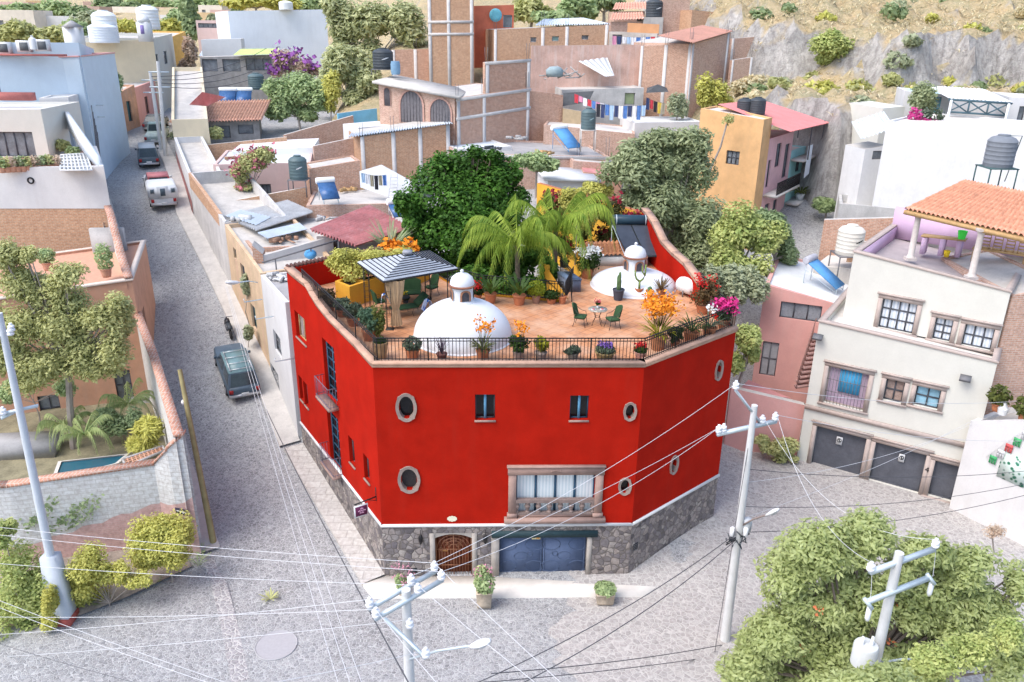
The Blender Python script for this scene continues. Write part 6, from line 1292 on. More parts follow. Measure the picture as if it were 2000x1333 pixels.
fb('white_door_bay', 'pale open bay with hanging washing under the orange beam', (1190, 62, 92), (1284, 66, 91), 5, 12, M('pale_room', (.56, .50, .44), .15, 1), CONC, .1, {0: [((1196, 68, 1215, 84), GREYIRON, PGLASS, 1, 1)]}); fb('orange_beam', 'orange painted parapet above the washing bay', (1226, 45, 94.5), (1288, 48, 94), .5, 19.5, M('orange_paint', (.62, .32, .16), .1, 1), CONC, 0, cat='parapet')
laundry(atY(1196, 70, 91), atY(1280, 72, 90.6), ['pink', 'navy', 'white', 'pale blue', 'white', 'blue', 'white', 'blue', 'red'], 'under the orange parapet high on the slope', 'washing under the orange parapet', (.8, 1.0), (.6, .9), 8)
fb('grey_tall_house', 'tall grey and brick house behind the black tank', (1296, -20, 100), (1350, -20, 100.5), 5, 16, BRICKC, CONC, 0); fb('tank_plinth', 'grey concrete plinth carrying a black tank high on the slope', (1258, 34, 99), (1296, 34, 99.3), 3, 16, CONC, CONC, 0, cat='plinth'); tank('black tank on the grey plinth high on the slope', 1277, 36, 100.5, 1.0, 2.1, BLKT, mark=WHITE)
fb('brick_gable', 'orange brick gable end right of the tall grey house', (1352, 20, 98), (1394, 24, 99), 3, 16, BRICKB, CONC, 0)
for k, (q, lb) in enumerate((((1190, 40, 99), 'lower faded terracotta roof below the hill trees'), ((1196, 20, 106), 'upper faded terracotta roof below the hill trees'))):
    a = atY(*q); fb('small_brick_house', ['brick room under the lower terracotta roof', 'brick room under the upper terracotta roof'][k], (q[0]+4, q[1]+3, q[2]+.3), (q[0]+64, q[1]+2, q[2]+.6), 4, 15, BRICKC, CONC, 0); m = MB(); corr(m, a, atY(q[0]+70, q[1]-2, q[2]), atY(q[0]+66, q[1]-16, q[2]+5), atY(q[0]+6, q[1]-14, q[2]+5), 12, .07, 3, .04, 5, True); tag(m.build('terracotta_roof', M('salmon_sheet', (.66, .36, .27)), None), lb, 'roof')
for i, (L, R, z0, lb) in enumerate((((1430, 76, 92), (1502, 70, 94), 12, 'brick retaining wall left of the round hill bush'), ((1498, 96, 97), (1560, 88, 98), 12, 'middle brick retaining wall above the dry grass'), ((1558, 50, 101), (1624, 46, 102), 16, 'upper brick retaining wall behind the round hill bush'), ((1430, 118, 87.5), (1470, 112, 88.5), 12, 'stub of brick wall by the rubble at the cliff'))):
    o = fb('brick_retaining_wall', lb, L, R, .4, z0, BRICKC, CONC, 0, cat='wall', group='brick retaining walls along the dry slope'); frames(o, L, R, (.02, .97), ())
L, R = (1622, -40, 106), (1784, -40, 112); o = fb('hilltop_brick_block', 'big raw brick block with leaning columns on top of the dry slope', L, R, 8, 18, BRICKC, CONC, 0, cat='building'); frames(o, L, R, (.02, .35, .66, .97), ())
fb('hilltop_white_house', 'white house with a balcony at the top edge of the slope', (1398, -40, 118), (1484, -40, 119), 6, 20, WHITE, WHITE, .2, {0: [((1440, 12, 1475, 30), DKFR, PGLASS, 2, 1)]})
m = MB(); a, b = atY(1402, 6, 117), atY(1480, 8, 117.4)
for k in range(12): q = a+(b-a)*k/11; m.tube([q, q+Vector((0, 0, .9))], .03, 4)
m.tube([a+Vector((0, 0, .9)), b+Vector((0, 0, .9))], .05, 4); m.obox(a-Vector((0, 0, .2)), b-a, (0, 1.2, 0), (0, 0, .2)); tag(m.build('balcony', M('blue_grey_rail', (.5, .54, .6)), None, loc=a), 'thin-railed balcony on the white house at the top of the slope', 'balcony')

# ================================================================== ORANGE, PINK AND TURQUOISE HOUSE AT THE CLIFF
FLp, Kp = atY(1368, 222, 65.5), atY(1492, 238, 61.5); Ep = atY(1600, 238, 75); d_ = Vector((Ep.x-Kp.x, Ep.y-Kp.y, 0)); Ld = d_.length; d_.normalize(); bk = Vector((-d_.y, d_.x, 0)); K0 = Vector((Kp.x, Kp.y, 0)); F0 = Vector((FLp.x, FLp.y, 0))
OW = M('orange_brick_render', (.70, .42, .20), .1, 1.5, .9, stain=.35, staincol=(.56, .36, .2)); o = house('orange_house', 'three-storey orange house with black tanks on its roof', 'house', [F0, K0, K0+d_*2.0, F0+d_*3.4], 6, [16.9, 16.5, 16.5, 16.9], OW, CONCP, .12, {0: [((1418, 295, 1444, 322), DKFR, PGLASS, 3, 2)]})
PKW = M('rose_render', (.70, .44, .46), .08, 1.2, .85, stain=.2); o = house('rose_house', 'rose pink house with iron balconies beside the orange house', 'house', [K0+d_*2.02, K0+d_*8.5, K0+d_*8.5+bk*5, K0+d_*2.02+bk*5], 5, 14.9, PKW, CONCP, .1, {0: [((2.2, 3.5, 12.4, 14.3), DKFR, PGLASS, 2, 1), ((.4, 1.2, 11, 13.2), DKFR, PGLASS, 1, 1), ((4.6, 5.9, 11.2, 14), DKFR, PGLASS, 2, 1), ((1.0, 2.2, 7.6, 9.6), DKFR, PGLASS, 2, 2), ((3.2, 4.3, 6.6, 9.6), DKFR, PGLASS, 1, 1)]})
o2 = house('turquoise_house', 'pale turquoise end house with a potted plant on its ledge', 'house', [K0+d_*8.52, K0+d_*13, K0+d_*13+bk*5, K0+d_*8.52+bk*5], 5, 13.2, TURQ, CONCP, .1, {0: [((.5, 1.5, 6.0, 8.4), DKFR, PGLASS, 1, 1), ((2.2, 3.4, 6.5, 8.2), DKFR, PGLASS, 2, 1), ((2.0, 3.4, 11.2, 12.4), DKFR, PGLASS, 2, 1)]})
for root, s0, s1, z, lbm in ((o, 2.1, 8.4, 10.6, DKIRON), (o, 5.0, 8.4, 6.6, M('rusty_pale_rail', (.5, .4, .36))), (o2, 8.6, 13, 8.9, None), (o2, 8.6, 13, 12.6, None)):
    A = K0-bk*1.1; m = MB(); m.obox(A+d_*s0+Vector((0, 0, z-.2)), d_*(s1-s0), bk*1.09, (0, 0, .18)); sb = m.build('balcony_slab', CONCP, root)
    if lbm:
        m = MB(); k = int((s1-s0)/.22)
        for i in range(k+1): q = A+d_*(s0+(s1-s0)*i/k)+bk*.06+Vector((0, 0, z)); m.tube([q, q+Vector((0, 0, .95))], .03, 4)
        m.tube([A+d_*s0+bk*.06+Vector((0, 0, z+.95)), A+d_*s1+bk*.06+Vector((0, 0, z+.95))], .05, 4); m.build('railing', lbm, sb)
m = MB(); P = [Vector((*(K0+d_*1.6-bk*1.6).xy, 15.6)), Vector((*(K0+d_*13.5-bk*1.6).xy, 15.3)), Vector((*(K0+d_*13.0+bk*4.5).xy, 16.9)), Vector((*(K0+d_*2.2+bk*4.5).xy, 17.2))]; corr(m, *P, 26, .05); tag(m.build('red_canopy_roof', M('coral_sheet', (.66, .24, .23), .08, 1), None, loc=P[0]), 'coral red sheet roof over the rose house', 'roof'); m = MB()
for s in (5, 9, 12.9): q = K0+d_*s-bk*1.3; m.tube([Vector((q.x, q.y, 12.6 if s > 8 else 14.8)), Vector((q.x, q.y, 15.5))], .06, 4)
tag(m.build('roof_posts', GREYIRON), 'thin posts holding up the coral red roof', 'post')
q = K0+d_*9.2-bk*1.15; m = MB(); m.poly([Vector((q.x, q.y, 11.0)), Vector((*(q+d_*1.5).xy, 11.2)), Vector((*(q+d_*1.5).xy, 13.7)), Vector((q.x, q.y, 13.7))]); tag(m.build('white_sheet', M('cloth_sheet', (.72, .78, .86), .05), None, loc=q), 'pale blue-white sheet hanging over the turquoise balcony', 'sheet')
tank('left of two black tanks on the orange house', 1453, 224, 66.5, .62, 1.3, BLKT); tank('right of two black tanks on the orange house, by the thin post', 1478, 224, 66, .62, 1.35, BLKT)
p = Vector((*(K0+d_*10.6-bk*.7).xy, 8.9)); t = thing('potted_plant', 'small palm in a white pot on the turquoise ledge', 'potted plant', tuple(p)); MB().lathe([(.3, 0), (.4, .5), (0, .5)], p, 10).build('pot', WHITE, t); m = MB(); rosette(m, p+Vector((0, 0, .5)), 30, 1.5, .14, .6, random.Random(3)); m.build('foliage', LF['olive'], t)

# ================================================================== WHITE BRICK BLOCK AND THE VILLA ABOVE
L, R = (1733, 236, 58), (2080, 268, 51); o = fb('white_brick_block', 'huge blank whitewashed brick wall below the hillside villa', L, R, 9, 4, BRICKWW, CONCP, .1, cat='building')
m = MB(); a, b = atY(1682, 272, 60), atY(1748, 250, 60.5); corr(m, a, b, b+Vector((.3, 3, .9)), a+Vector((.3, 3, .9)), 8, .05); tag(m.build('lean_to_roof', SHEETB, None, loc=a), 'pale lean-to roof at the left end of the white brick block', 'roof'); fb('lean_to', 'white lean-to at the left end of the white brick block', (1690, 292, 60.2), (1736, 285, 60.6), 2.5, 4, BRICKWW, CONC, 0, {0: [((1704, 295, 1730, 312), GREYIRON, PGLASS, 1, 1)]}, cat='shed')
fb('hillside_villa', 'white hillside villa with a turquoise window and a climbing plant', (1725, 212, 66), (1768, 208, 66.3), 5, 9, CREAM, WHITE, .1); fb('villa_room', 'white villa room with a turquoise window left of the pergola', (1768, 178, 68), (1858, 186, 67), 5, 9, WHITEW, M('pale_turquoise_roof', (.5, .66, .7)), .1, {0: [((1820, 190, 1837, 220), M('turquoise_frame', (.15, .45, .55)), M('pale_turq_pane', (.5, .62, .64)), 2, 4)]}); fb('villa_end_room', 'white villa room at the right of the pergola with a dark door', (1972, 190, 64), (2070, 196, 63), 6, 9, WHITEW, WHITE, .1, {0: [((1988, 208, 2000, 240), DKFR, PGLASS, 1, 1)]}); fb('villa_back_wall', 'ochre and white wall behind the villa pergola', (1860, 198, 70), (1974, 200, 69), .4, 9, WHITEW, CONC, 0, cat='wall')
a, b = atY(1853, 192, 62.5), atY(1978, 200, 61.5); t = thing('pergola', 'pergola with a white sheet roof and dark crossed braces on the villa terrace', 'pergola', tuple(a)); q = Vector((.8, 5.5, .55)); m = MB(); corr(m, a, b, b+q, a+q, 16, .04); m.build('roof', M('white_sheet_roof', (.76, .79, .82), .05, 1), t); m = MB(); TB = M('dark_teal_beam', (.08, .14, .17)); e = b-a
for k in range(4): q0 = a+e*(.04+.3*k); m.tube([q0-Vector((0, 0, .1)), q0-Vector((0, 0, 1.0))], .07, 4)
for k in range(3): q0, q1 = a+e*(.04+.3*k), a+e*(.34+.3*k); m.tube([q0-Vector((0, 0, .15)), q1-Vector((0, 0, .95))], .05, 4); m.tube([q1-Vector((0, 0, .15)), q0-Vector((0, 0, .95))], .05, 4)
m.tube([a+e*.04-Vector((0, 0, .98)), a+e*.94-Vector((0, 0, .98))], .07, 4); m.tube([a-Vector((0, 0, .1)), b-Vector((0, 0, .1))], .08, 4); m.build('brace', TB, t)
for k in (.05, .95): MB().tube([a+e*k-Vector((0, 0, .1)), a+e*k-Vector((0, 0, 3.2))], .12, 5).build('post', WHITE, t)
p = atY(1808, 240, 60); t = thing('bougainvillea', 'magenta bougainvillea spilling over the white brick block', 'shrub', tuple(p)); m = MB(); m.cloud([(p.x, p.y, p.z, .9, .5, .35), (p.x-.9, p.y, p.z+.5, .45, .4, .5), (p.x+.7, p.y, p.z-.1, .6, .4, .25)], 500, .18, 4); m.build('flowers', leaf('magenta_leaf', (.45, .03, .18), (.75, .10, .36)), t); m = MB(); m.cloud([(p.x+.5, p.y+.4, p.z+.4, .9, .5, .6)], 200, .2, 5); m.build('foliage', LF['grey'], t)
tank('grey tank on a tall dark stand in front of the white brick block', 1940, 358, 46.5, .78, 1.8, M('grey_blue_tank', (.20, .22, .25), .12, 3), .95, legm=M('dark_green_steel', (.06, .12, .12))); m = MB(); pa = atY(1962, 355, 46.8); m.tube([pa, pa+Vector((.4, 0, 2.6)), pa+Vector((-.9, 0, 2.6))], .03, 4); tag(m.build('water_pipe', M('dark_green_steel', (.06, .12, .12))), 'thin dark water pipe beside the grey tank', 'pipe')

# ================================================================== CREAM HOUSE
L, R = (1600, 629, 39.75), (1948, 710, 35.2); WN = {'surround': CANT, 'sw': .22}; GD = M('dark_garage_metal', (.10, .105, .125), .15, 2, .6)
CWIN = [((1612, 722, 1694, 796), CANT, M('lilac_room', (.50, .38, .48), .15, 2), 1, 1, dict(WN, grille=GREYIRON)), ((1727, 742, 1765, 786), DKFR, M('brown_curtain_room', (.38, .28, .24), .3, 5), 2, 2, WN), ((1786, 757, 1836, 797), DKFR, M('blue_curtain_pane', (.30, .52, .64), .15, 5), 2, 2, WN),
 ((1587, 842, 1688, 924), GD, GD, 1, 1, WN), ((1701, 874, 1805, 953), GD, GD, 1, 1, WN), ((1818, 903, 1868, 976), GD, GD, 1, 1, WN)]
o = fb('cream_corner_house', 'large cream three-storey house with grey stone window frames and two dark garage doors', L, R, 8, -.5, CREAM, CONCP, .35, {0: CWIN}, cop=CANT, depth=.25)
ca, cb = atY(*L), atY(*R); A, d, n, LL_ = frame(ca, cb)
def onw(r): return pxrect(ca, cb, *r)
m = MB(); z = onw((1650, 830, 1660, 835))[3]+.38; wbox(m, ca, cb, -.02, LL_+.02, z, z+.25, 0, .12); z2 = z; m.build('string_course', CANT, o)
m = MB(); s0, s1, za, zb = onw((1637, 722, 1680, 775)); wbox(m, ca, cb, s0, s1, za+.1, zb, -.2, -.15); m.build('blue_cloth', M('bright_blue_cloth', (.08, .42, .72), .08, 3), o)
for r, lb in (((1632, 856, 1644, 871), 0), ((1754, 890, 1766, 905), 0)):
    s0, s1, za, zb = onw(r); m = MB(); wbox(m, ca, cb, s0, s1, za, zb, -.2, -.13); pl = m.build('notice', WHITE, o); m = MB(); cs, cz = (s0+s1)/2, za+(zb-za)*.58; rr = (s1-s0)*.36; Pn = lambda a_: A+d*(cs+rr*math.cos(a_))-n*.12+Vector((0, 0, cz+rr*math.sin(a_))); m.tube([Pn(i*.524) for i in range(13)], .022, 4); m.tube([Pn(2.4), Pn(5.5)], .02, 4); m.tube([Pn(1.57), Pn(4.71)], .02, 4); m.build('pictogram', DKIRON, pl)
s0, s1, za, zb = onw((1808, 912, 1814, 922)); textmesh('4', .42, Matrix.Translation(A+d*((s0+s1)/2)+n*.09+Vector((0, 0, (za+zb)/2))) @ Matrix(((d.x, 0, n.x), (d.y, 0, n.y), (0, 1, 0))).to_4x4(), 'house_number', DKIRON, o)
for k in range(3):
    s0, s1, za, zb = onw((1880, 930+11*k, 1887, 940+11*k)); c = A+d*((s0+s1)/2)+n*.1+Vector((0, 0, (za+zb)/2)); MB().lathe([(.13, -.1), (.14, .1), (.06, .14), (0, .14)], tuple(c), 10, n.to_track_quat('Z', 'Y').to_matrix().to_4x4()).build('electric_meter', CONCP, o)
L2, R2 = (1668, 493, 41.4), (1974, 572, 36.9); W2 = [((1718, 588, 1788, 650), DKFR, CURTB, 4, 3, WN), ((1822, 622, 1858, 678), DKFR, CURTB, 2, 3, WN), ((1880, 637, 1940, 683), DKFR, CURTB, 3, 2, WN)]
o = fb('upper_cream_storey', 'set-back cream top storey with white curtains and an open tiled loggia above', L2, R2, 8.5, 7.9, CREAM, M('lilac_grey_terrace', (.42, .37, .37), .12, 1.5), .75, {0: W2}, cop=CANT)
ua, ub = atY(*L2), atY(*R2); UA, ud, un, UL = frame(ua, ub); zf = ua.z-.75; ui = -un
def up(s, t_, z): return Vector((*(UA+ud*s+ui*t_).xy, z))
LIL = M('lilac_paint', (.62, .44, .60), .05, 1); m = MB(); m.obox(up(.26, .3, zf), ui*8, ud*.06, (0, 0, .74)); m.obox(up(.0, 8.0, zf), ud*UL, ui*.2, (0, 0, 1.9)); tag(m.build('lilac_wall', LIL), 'lilac painted inner wall of the roof loggia', 'wall')
# loggia roof on stone columns
cols = [atZ(1777, 508, zf), atZ(1896, 545, zf)]; ez = zf+2.75
for k, c in enumerate(cols+[up(UL*.35, 7.2, zf), up(UL*1.02, 7.2, zf)][:0]):
    t = thing('stone_column', ['stone column by the lilac counter', 'stone column in front of the stacked wooden chairs'][k], 'column', tuple(c), group='stone columns of the roof loggia'); MB().box(c.x, c.y, c.z, .5, .5, .16).lathe([(.24, .16), (.2, .24), (.17, .3), (.15, 2.3), (.19, 2.42), (.23, 2.5)], c, 14).box(c.x, c.y, c.z+2.5, .5, .5, .14).build('shaft', PALEST if 0 else M('pale_column_stone', (.60, .54, .50), .1, 5, .85), t, smooth=True)
e0, e1 = atZ(1766, 408, ez), atZ(2070, 478, ez); rdg0, rdg1 = atZ(1884, 352, ez+1.55), atZ(2090, 392, ez+1.55)
t = thing('tiled_roof', 'salmon clay tile roof of the cream house loggia', 'roof', tuple(e0)); m = MB(); corr(m, e0, e1, rdg1, rdg0, 30, .085, 9, .045, 5, True, .012); m.build('tiles', M('salmon_tile', (.66, .33, .22), .2, 3.5, .85, fine=9), t); e2 = e0+(rdg0-e0)*1.0; m = MB(); bq = Vector((*(rdg0+(rdg0-e0)*.25).xy, ez)); m.poly([e0, rdg0, bq]); m.poly([e0-Vector((0, 0, .1)), e1-Vector((0, 0, .1)), rdg1-Vector((0, 0, .12)), rdg0-Vector((0, 0, .12))]); m.obox(e0-Vector((0, 0, .3)), e1-e0, ui*.2, (0, 0, .2)); m.build('timber', WOODP, t)
c = atZ(1830, 500, zf); t = thing('bar_counter', 'lilac counter with a wooden top holding a bright green bucket', 'counter', tuple(c)); m = MB(); m.obox(c, ud*.25, ui*.7, (0, 0, .95)); m.obox(c+ud*.8+ui*.3, ud*.25, ui*.7, (0, 0, .95)); m.obox(c-ud*.9-ui*.2, ud*.25, ui*.7, (0, 0, .9)); m.build('support', LIL, t); m = MB(); m.obox(c-ud*1.0-ui*.1+Vector((0, 0, .951)), ud*2.2+ui*.4, ui*.7, (0, 0, .07)); m.build('counter_top', WOODP, t)
p = c+ud*.95+ui*.5+Vector((0, 0, 1.03)); m = MB().lathe([(.17, 0), (.25, .45), (.22, .45), (.15, .05), (0, .05)], p, 14); tag(m.build('green_bucket', M('neon_green', (.08, .85, .10), .03), None, loc=p, smooth=True), 'bright green bucket on the lilac counter', 'bucket'); p = c+ud*.45+ui*.1; m = MB().lathe([(.13, 0), (.17, .36), (0, .36)], p, 12); tag(m.build('yellow_bucket', FLW['yellow'], None, loc=p), 'yellow bucket under the wooden counter top', 'bucket')
c = atZ(1945, 520, zf); t = thing('wooden_table', 'long wooden table loaded with upturned chairs under the tiled roof', 'table', tuple(c)); m = MB(); m.obox(c-ud*1.3+Vector((0, 0, .72)), ud*2.6, ui*.9, (0, 0, .07)); m.build('tabletop', WOODP, t)
for s in (-1.25, 1.15):
    for q in (.05, .75): m = MB(); m.obox(c+ud*s+ui*q, ud*.1, ui*.1, (0, 0, .72)); m.build('leg', WOODP, t)
for k in range(4):
    q = c+ud*(-.95+.58*k)+ui*.2+Vector((0, 0, .8)); t = thing('wooden_chair', ['slatted wooden chair stacked nearest the stone column', 'second slatted chair stacked on the long table', 'third slatted chair stacked on the long table', 'slatted wooden chair at the outer end of the long table'][k], 'chair', tuple(q), group='chairs stacked on the long table'); m = MB(); m.obox(q, ud*.42, ui*.42, (0, 0, .05)); m.build('seat', WOODP, t); m = MB()
    for j in range(5): m.obox(q+Vector((0, 0, .2+.18*j)), ud*.42, ui*.03, (0, 0, .07))
    for s in (0, .39): m.obox(q+ud*s-ui*.02, ud*.04, ui*.04, (0, 0, 1.05))
    m.build('backrest', WOODP, t)
q = atY(1983, 738, 34.5); m = MB()
# floodlight and lamp on the cream facade
for (u, v), lb in (((1887, 735), 'floodlight on the cream facade above the right-hand windows'), ((1600, 655), 'lamp arm at the left corner of the cream facade')):
    p = atP(u, v, ca, cb)+n*.15; t = thing('floodlight', lb, 'lamp', tuple(p)); m = MB(); m.obox(p-d*.25, d*.5, n*.3+Vector((0, 0, -.15)), (0, 0, .12)); m.build('lamp_head', GREYIRON, t); MB().tube([p, p-n*.2], .03, 4).build('bracket', GREYIRON, t)
# neighbours at the right edge
o = fb('raw_brick_house', 'raw pink brick house wall at the right edge beside the cream house', (1978, 578, 37), (2090, 560, 37), 7, -1, BRICKC, CONC, .1); o = fb('old_white_house', 'old whitewashed house with a green tiled panel and dangling bunting', (1896, 822, 35.0), (2090, 822, 31.5), 3, -1, WHITEW, CONC, .2)
a, b = atY(1896, 822, 35.0), atY(2090, 822, 31.5); r = pxrect(a, b, 1950, 888, 2010, 945); m = MB(); wbox(m, a, b, *r, 0, .03); tm, nt, bb = newmat('green_white_tile', .3); v_ = N(nt, 'ShaderNodeTexVoronoi'); v_.inputs['Scale'].default_value = 4.5; nt.links.new(uvn(nt), v_.inputs['Vector']); nt.links.new(mixc(nt, ramp(nt, v_.outputs['Distance'], .25, .45), (.02, .16, .09), (.62, .72, .66)), bb.inputs['Base Color']); m.build('tile_panel', tm, o)
A2, d2, n2, _ = frame(a, b); pA, pB = atP(1928, 893, a, b)+n2*.08, atP(2012, 832, a, b)+n2*.08; m = MB(); m.tube([pA, pB], .01, 3); tag(m.build('bunting_string', WHITE, None), 'string of paper flags across the old white house', 'bunting')
for k, c in enumerate(('green', 'white', 'red', 'green', 'white')):
    p = pA+(pB-pA)*(.1+.19*k); m = MB(); 
    for j in range(3): m.obox(p+d2*(.12*j)-Vector((0, 0, .42)), d2*.09, n2*.01, (0, 0, .42))
    m.obox(p-Vector((0, 0, .2)), d2*.34, n2*.012, (0, 0, .2)); tag(m.build('paper_flag', {'green': M('flag_green', (.08, .42, .16)), 'white': WHITE, 'red': M('flag_red', (.66, .12, .12))}[c], None, loc=p), c+' fringed paper flag '+['lowest on the string', 'second up the string', 'in the middle of the string', 'second from the top of the string', 'highest on the string'][k], 'flag', 'paper flags on the old white house')
p = atP(1950, 812, a, b)-n2*.3; t = thing('white_jug', 'white plastic jug on the ledge beside a terracotta pot', 'jug', tuple(p)); MB().lathe([(.2, 0), (.24, .3), (.1, .5), (.08, .6), (0, .6)], p, 12).build('jug', WHITE, t, smooth=True)
for k, (du, lb) in enumerate(((-.35, 'terracotta pot with a straggly plant left of the white jug'), (.9, 'orange pot with a leafy plant right of the white jug'))):
    q = p+d2*du-n2*.1; t = thing('ledge_plant', lb, 'potted plant', tuple(q)); MB().lathe([(a_*.24, b_*.4) for a_, b_ in POTP], q, 12).build('pot', TERRA, t); m = MB(); m.cloud([(q.x, q.y, q.z+.8, .5, .5, .5)], 260, .16, k); m.build('foliage', LF['olive'], t)
# pink house and garden wall beyond the lane
L, R = (1494, 556, 46.5), (1668, 604, 44.5); o = fb('small_pink_house', 'small pink house with a cluttered white roof beside the cream house', L, R, 8, -.5, PINKW, M('white_roof_paint', (.70, .72, .73), .08, 1, .9, stain=.3), .15, {0: [((1524, 578, 1606, 626), DKFR, M('grey_room', (.26, .28, .31), .3, 1), 3, 1), ((1486, 668, 1518, 735), GREYIRON, M('grey_metal_door', (.40, .40, .41), .15, 2), 2, 2)]})
o = fb('pink_garden_wall', 'pink garden wall with a red canvas canopy along the lane', (1428, 758, 40.8), (1572, 792, 40.2), .4, -.5, PINKW, CONC, 0, cat='wall')
P = [atY(*x) for x in ((1440, 765, 41.2), (1545, 778, 41), (1520, 768, 43), (1462, 742, 42.6))]; m = MB(); m.poly(P); m.poly([p-Vector((0, 0, .03)) for p in reversed(P)]); tag(m.build('canvas_canopy', M('coral_canvas', (.66, .30, .28), .06, 2), None, loc=P[0]), 'coral canvas canopy behind the pink garden wall', 'canopy')
a, b = atY(1555, 760, 42.5), atY(1590, 650, 45); t = thing('outside_stair', 'steep brick-red stair with a thin rail up to the small pink house', 'stair', tuple(a)); m = MB()
for i in range(12): q = a+(b-a)*i/12; m.obox(q, Vector((.9, .3, 0)), Vector((0, .35, 0)), (0, 0, .12))
m.build('steps', M('rose_step', (.42, .26, .24), .15), t); m = MB()
for i in range(12): q = a+(b-a)*i/12; m.tube([q, q+Vector((0, 0, .9))], .02, 4)
m.tube([a+Vector((0, 0, .9)), b+Vector((0, 0, .9))], .03, 4); m.build('railing', M('rust_rail', (.30, .17, .15)), t)
zr = atY(*L).z; solar('solar heater with a blue panel on the small pink house', 1590, 560, 48.5, math.radians(48), 1.3, 2.3, GALV, M('grey_drum', (.45, .45, .5)), M('bright_blue_panel', (.10, .30, .60)))
tank('cream white tank on a tall stand above the small pink house', 1648, 545, 50, .82, 1.9, M('cream_tank', (.72, .68, .60), .04, 2, .5), 1.7, mark=DKIRON)
fb('ruined_brick_wall', 'ruined grey-brown brick walls behind the cream white tank', (1610, 430, 54), (1790, 425, 52), .4, 4, BRICKA, CONC, 0, cat='wall'); fb('roofless_room', 'roofless grey block room against the white brick block', (1640, 398, 58), (1770, 410, 56.5), 4, 4, M('grey_block_wall', (.5, .49, .47)), CONC, .6, cat='ruin'); fb('brick_stub', 'low brick partition below the ruined walls', (1660, 470, 51.5), (1760, 480, 50), .3, 4, BRICKB, CONC, 0, cat='wall'); fb('yard_slab', 'pale slab yard around the cream white tank', (1590, 520, 51), (1700, 528, 49), 5, 2, CONC, CONCP, 0, cat='yard')
# ================================================================== TREES AND SHRUBS OF THE SURROUNDINGS
LB = {'dark': leaf('deep_green_leaf', (.012, .05, .008), (.13, .30, .035), .35), 'feather': leaf('feathery_leaf', (.20, .25, .12), (.52, .57, .33)), 'bright': leaf('bright_leaf', (0.26, 0.36, 0.10), (0.71, 0.72, 0.29)),
      'mid': leaf('mid_leaf', (0.22, 0.32, 0.14), (0.61, 0.71, 0.36)), 'oliv': leaf('olive_crown_leaf', (0.33, 0.35, 0.14), (0.72, 0.72, 0.33)), 'gold': leaf('golden_leaf', (0.46, 0.43, 0.10), (0.72, 0.72, 0.21)),
      'dusty': leaf('dusty_leaf', (.25, .29, .17), (.58, .62, .40)), 'pin': leaf('pinnate_leaf', (.33, .39, .14), (.66, .72, .36), .5), 'deep': leaf('dull_green_leaf', (0.16, 0.24, 0.11), (0.46, 0.55, 0.29)),  # deep: a duller, darker green than mid
      'dry': leaf('dry_grass_blade', (0.68, 0.52, 0.29), (0.72, 0.72, 0.52)), 'bam': leaf('bamboo_leaf', (0.33, 0.38, 0.18), (0.72, 0.72, 0.41)), 'rusty': leaf('russet_leaf', (0.49, 0.33, 0.24), (0.72, 0.61, 0.46)), 'palm': leaf('palm_leaflet', (.08, .19, .015), (.46, .56, .08)), 'palmg': leaf('garden_palm_leaflet', (0.22, 0.33, 0.11), (0.68, 0.72, 0.33))}
TRK = M('pale_trunk', (.36, .31, .27), .2, 3)
def crown(px, Y, seed=0):
    """[(u, v, rx px, ry px, depth offset)] -> ellipsoids at the tree's distance"""
    out = []
    for q in px:
        y = Y+(q[4] if len(q) > 4 else 0); c = atY(q[0], q[1], y); k = proj(*c)[2]/F_; out.append((c.x, c.y, c.z, q[2]*k, (q[2]+q[3])/2*k, q[3]*k))
    return out
def tree(label, px, Y, n, size, lf, base=None, tr=.18, name='tree', cat='tree', group=None, lumps=5, trunk=TRK, asp=1.7, shell=.35, extra=None, seed=1):
    B = crown(px, Y); rg = random.Random(seed); lo = min(b[2]-b[5] for b in B); cx = sum(b[0] for b in B)/len(B); cy = sum(b[1] for b in B)/len(B)
    base = Vector(base) if base else Vector((cx, cy, lo-1.5)); t = thing(name, label, cat, tuple(base), group=group)
    bl = []
    for b in B:   # break every mass into unequal lumps, so that gaps open between them
        for _ in range(lumps):
            th, ph = rg.uniform(0, 6.283), math.acos(rg.uniform(-.5, 1)); k = rg.uniform(.2, .72); s = rg.uniform(.42, .74)
            bl.append((b[0]+b[3]*k*math.sin(ph)*math.cos(th), b[1]+b[4]*k*math.sin(ph)*math.sin(th), b[2]+b[5]*k*math.cos(ph), b[3]*s, b[4]*s, b[5]*s))
    m = MB(); m.cloud(bl, int(n*2.8), size*.64, seed, asp, shell, .9); m.build('crown' if cat == 'tree' else 'foliage', LB[lf], t)
    if tr:
        w = MB(); top = Vector((cx, cy, lo+.4*(sum(b[2] for b in B)/len(B)-lo))); mid = base+(top-base)*.5+Vector((rg.uniform(-.2, .2), rg.uniform(-.2, .2), 0)); w.tube([base-Vector((0, 0, .3)), mid, top], tr, 7, tr*.7)
        for b in bl[::2]: e = Vector(b[:3]); k = top+(e-top)*.5+Vector((0, 0, -.06*(e-top).length)); w.tube([top-Vector((0, 0, .2)), k, e], tr*.42, 5, tr*.1)
        w.build('trunk' if cat == 'tree' else 'stem', trunk, t, smooth=True)
    if extra: extra(t, bl, rg)
    return t
def blossoms(mat, n, r, k=10, lowz=False):
    def f(t, bl, rg):
        pts = []
        for _ in range(n):
            b = rg.choice(bl); th = rg.uniform(0, 6.283); pts.append(Vector((b[0]+b[3]*.95*math.cos(th), b[1]-abs(b[4]*.8*math.sin(th)), b[2]+b[5]*rg.uniform(.2, 1))))
        m = MB(); heads(m, pts, r, k, np.random.default_rng(n)); m.build('flowers', mat, t)
    return f
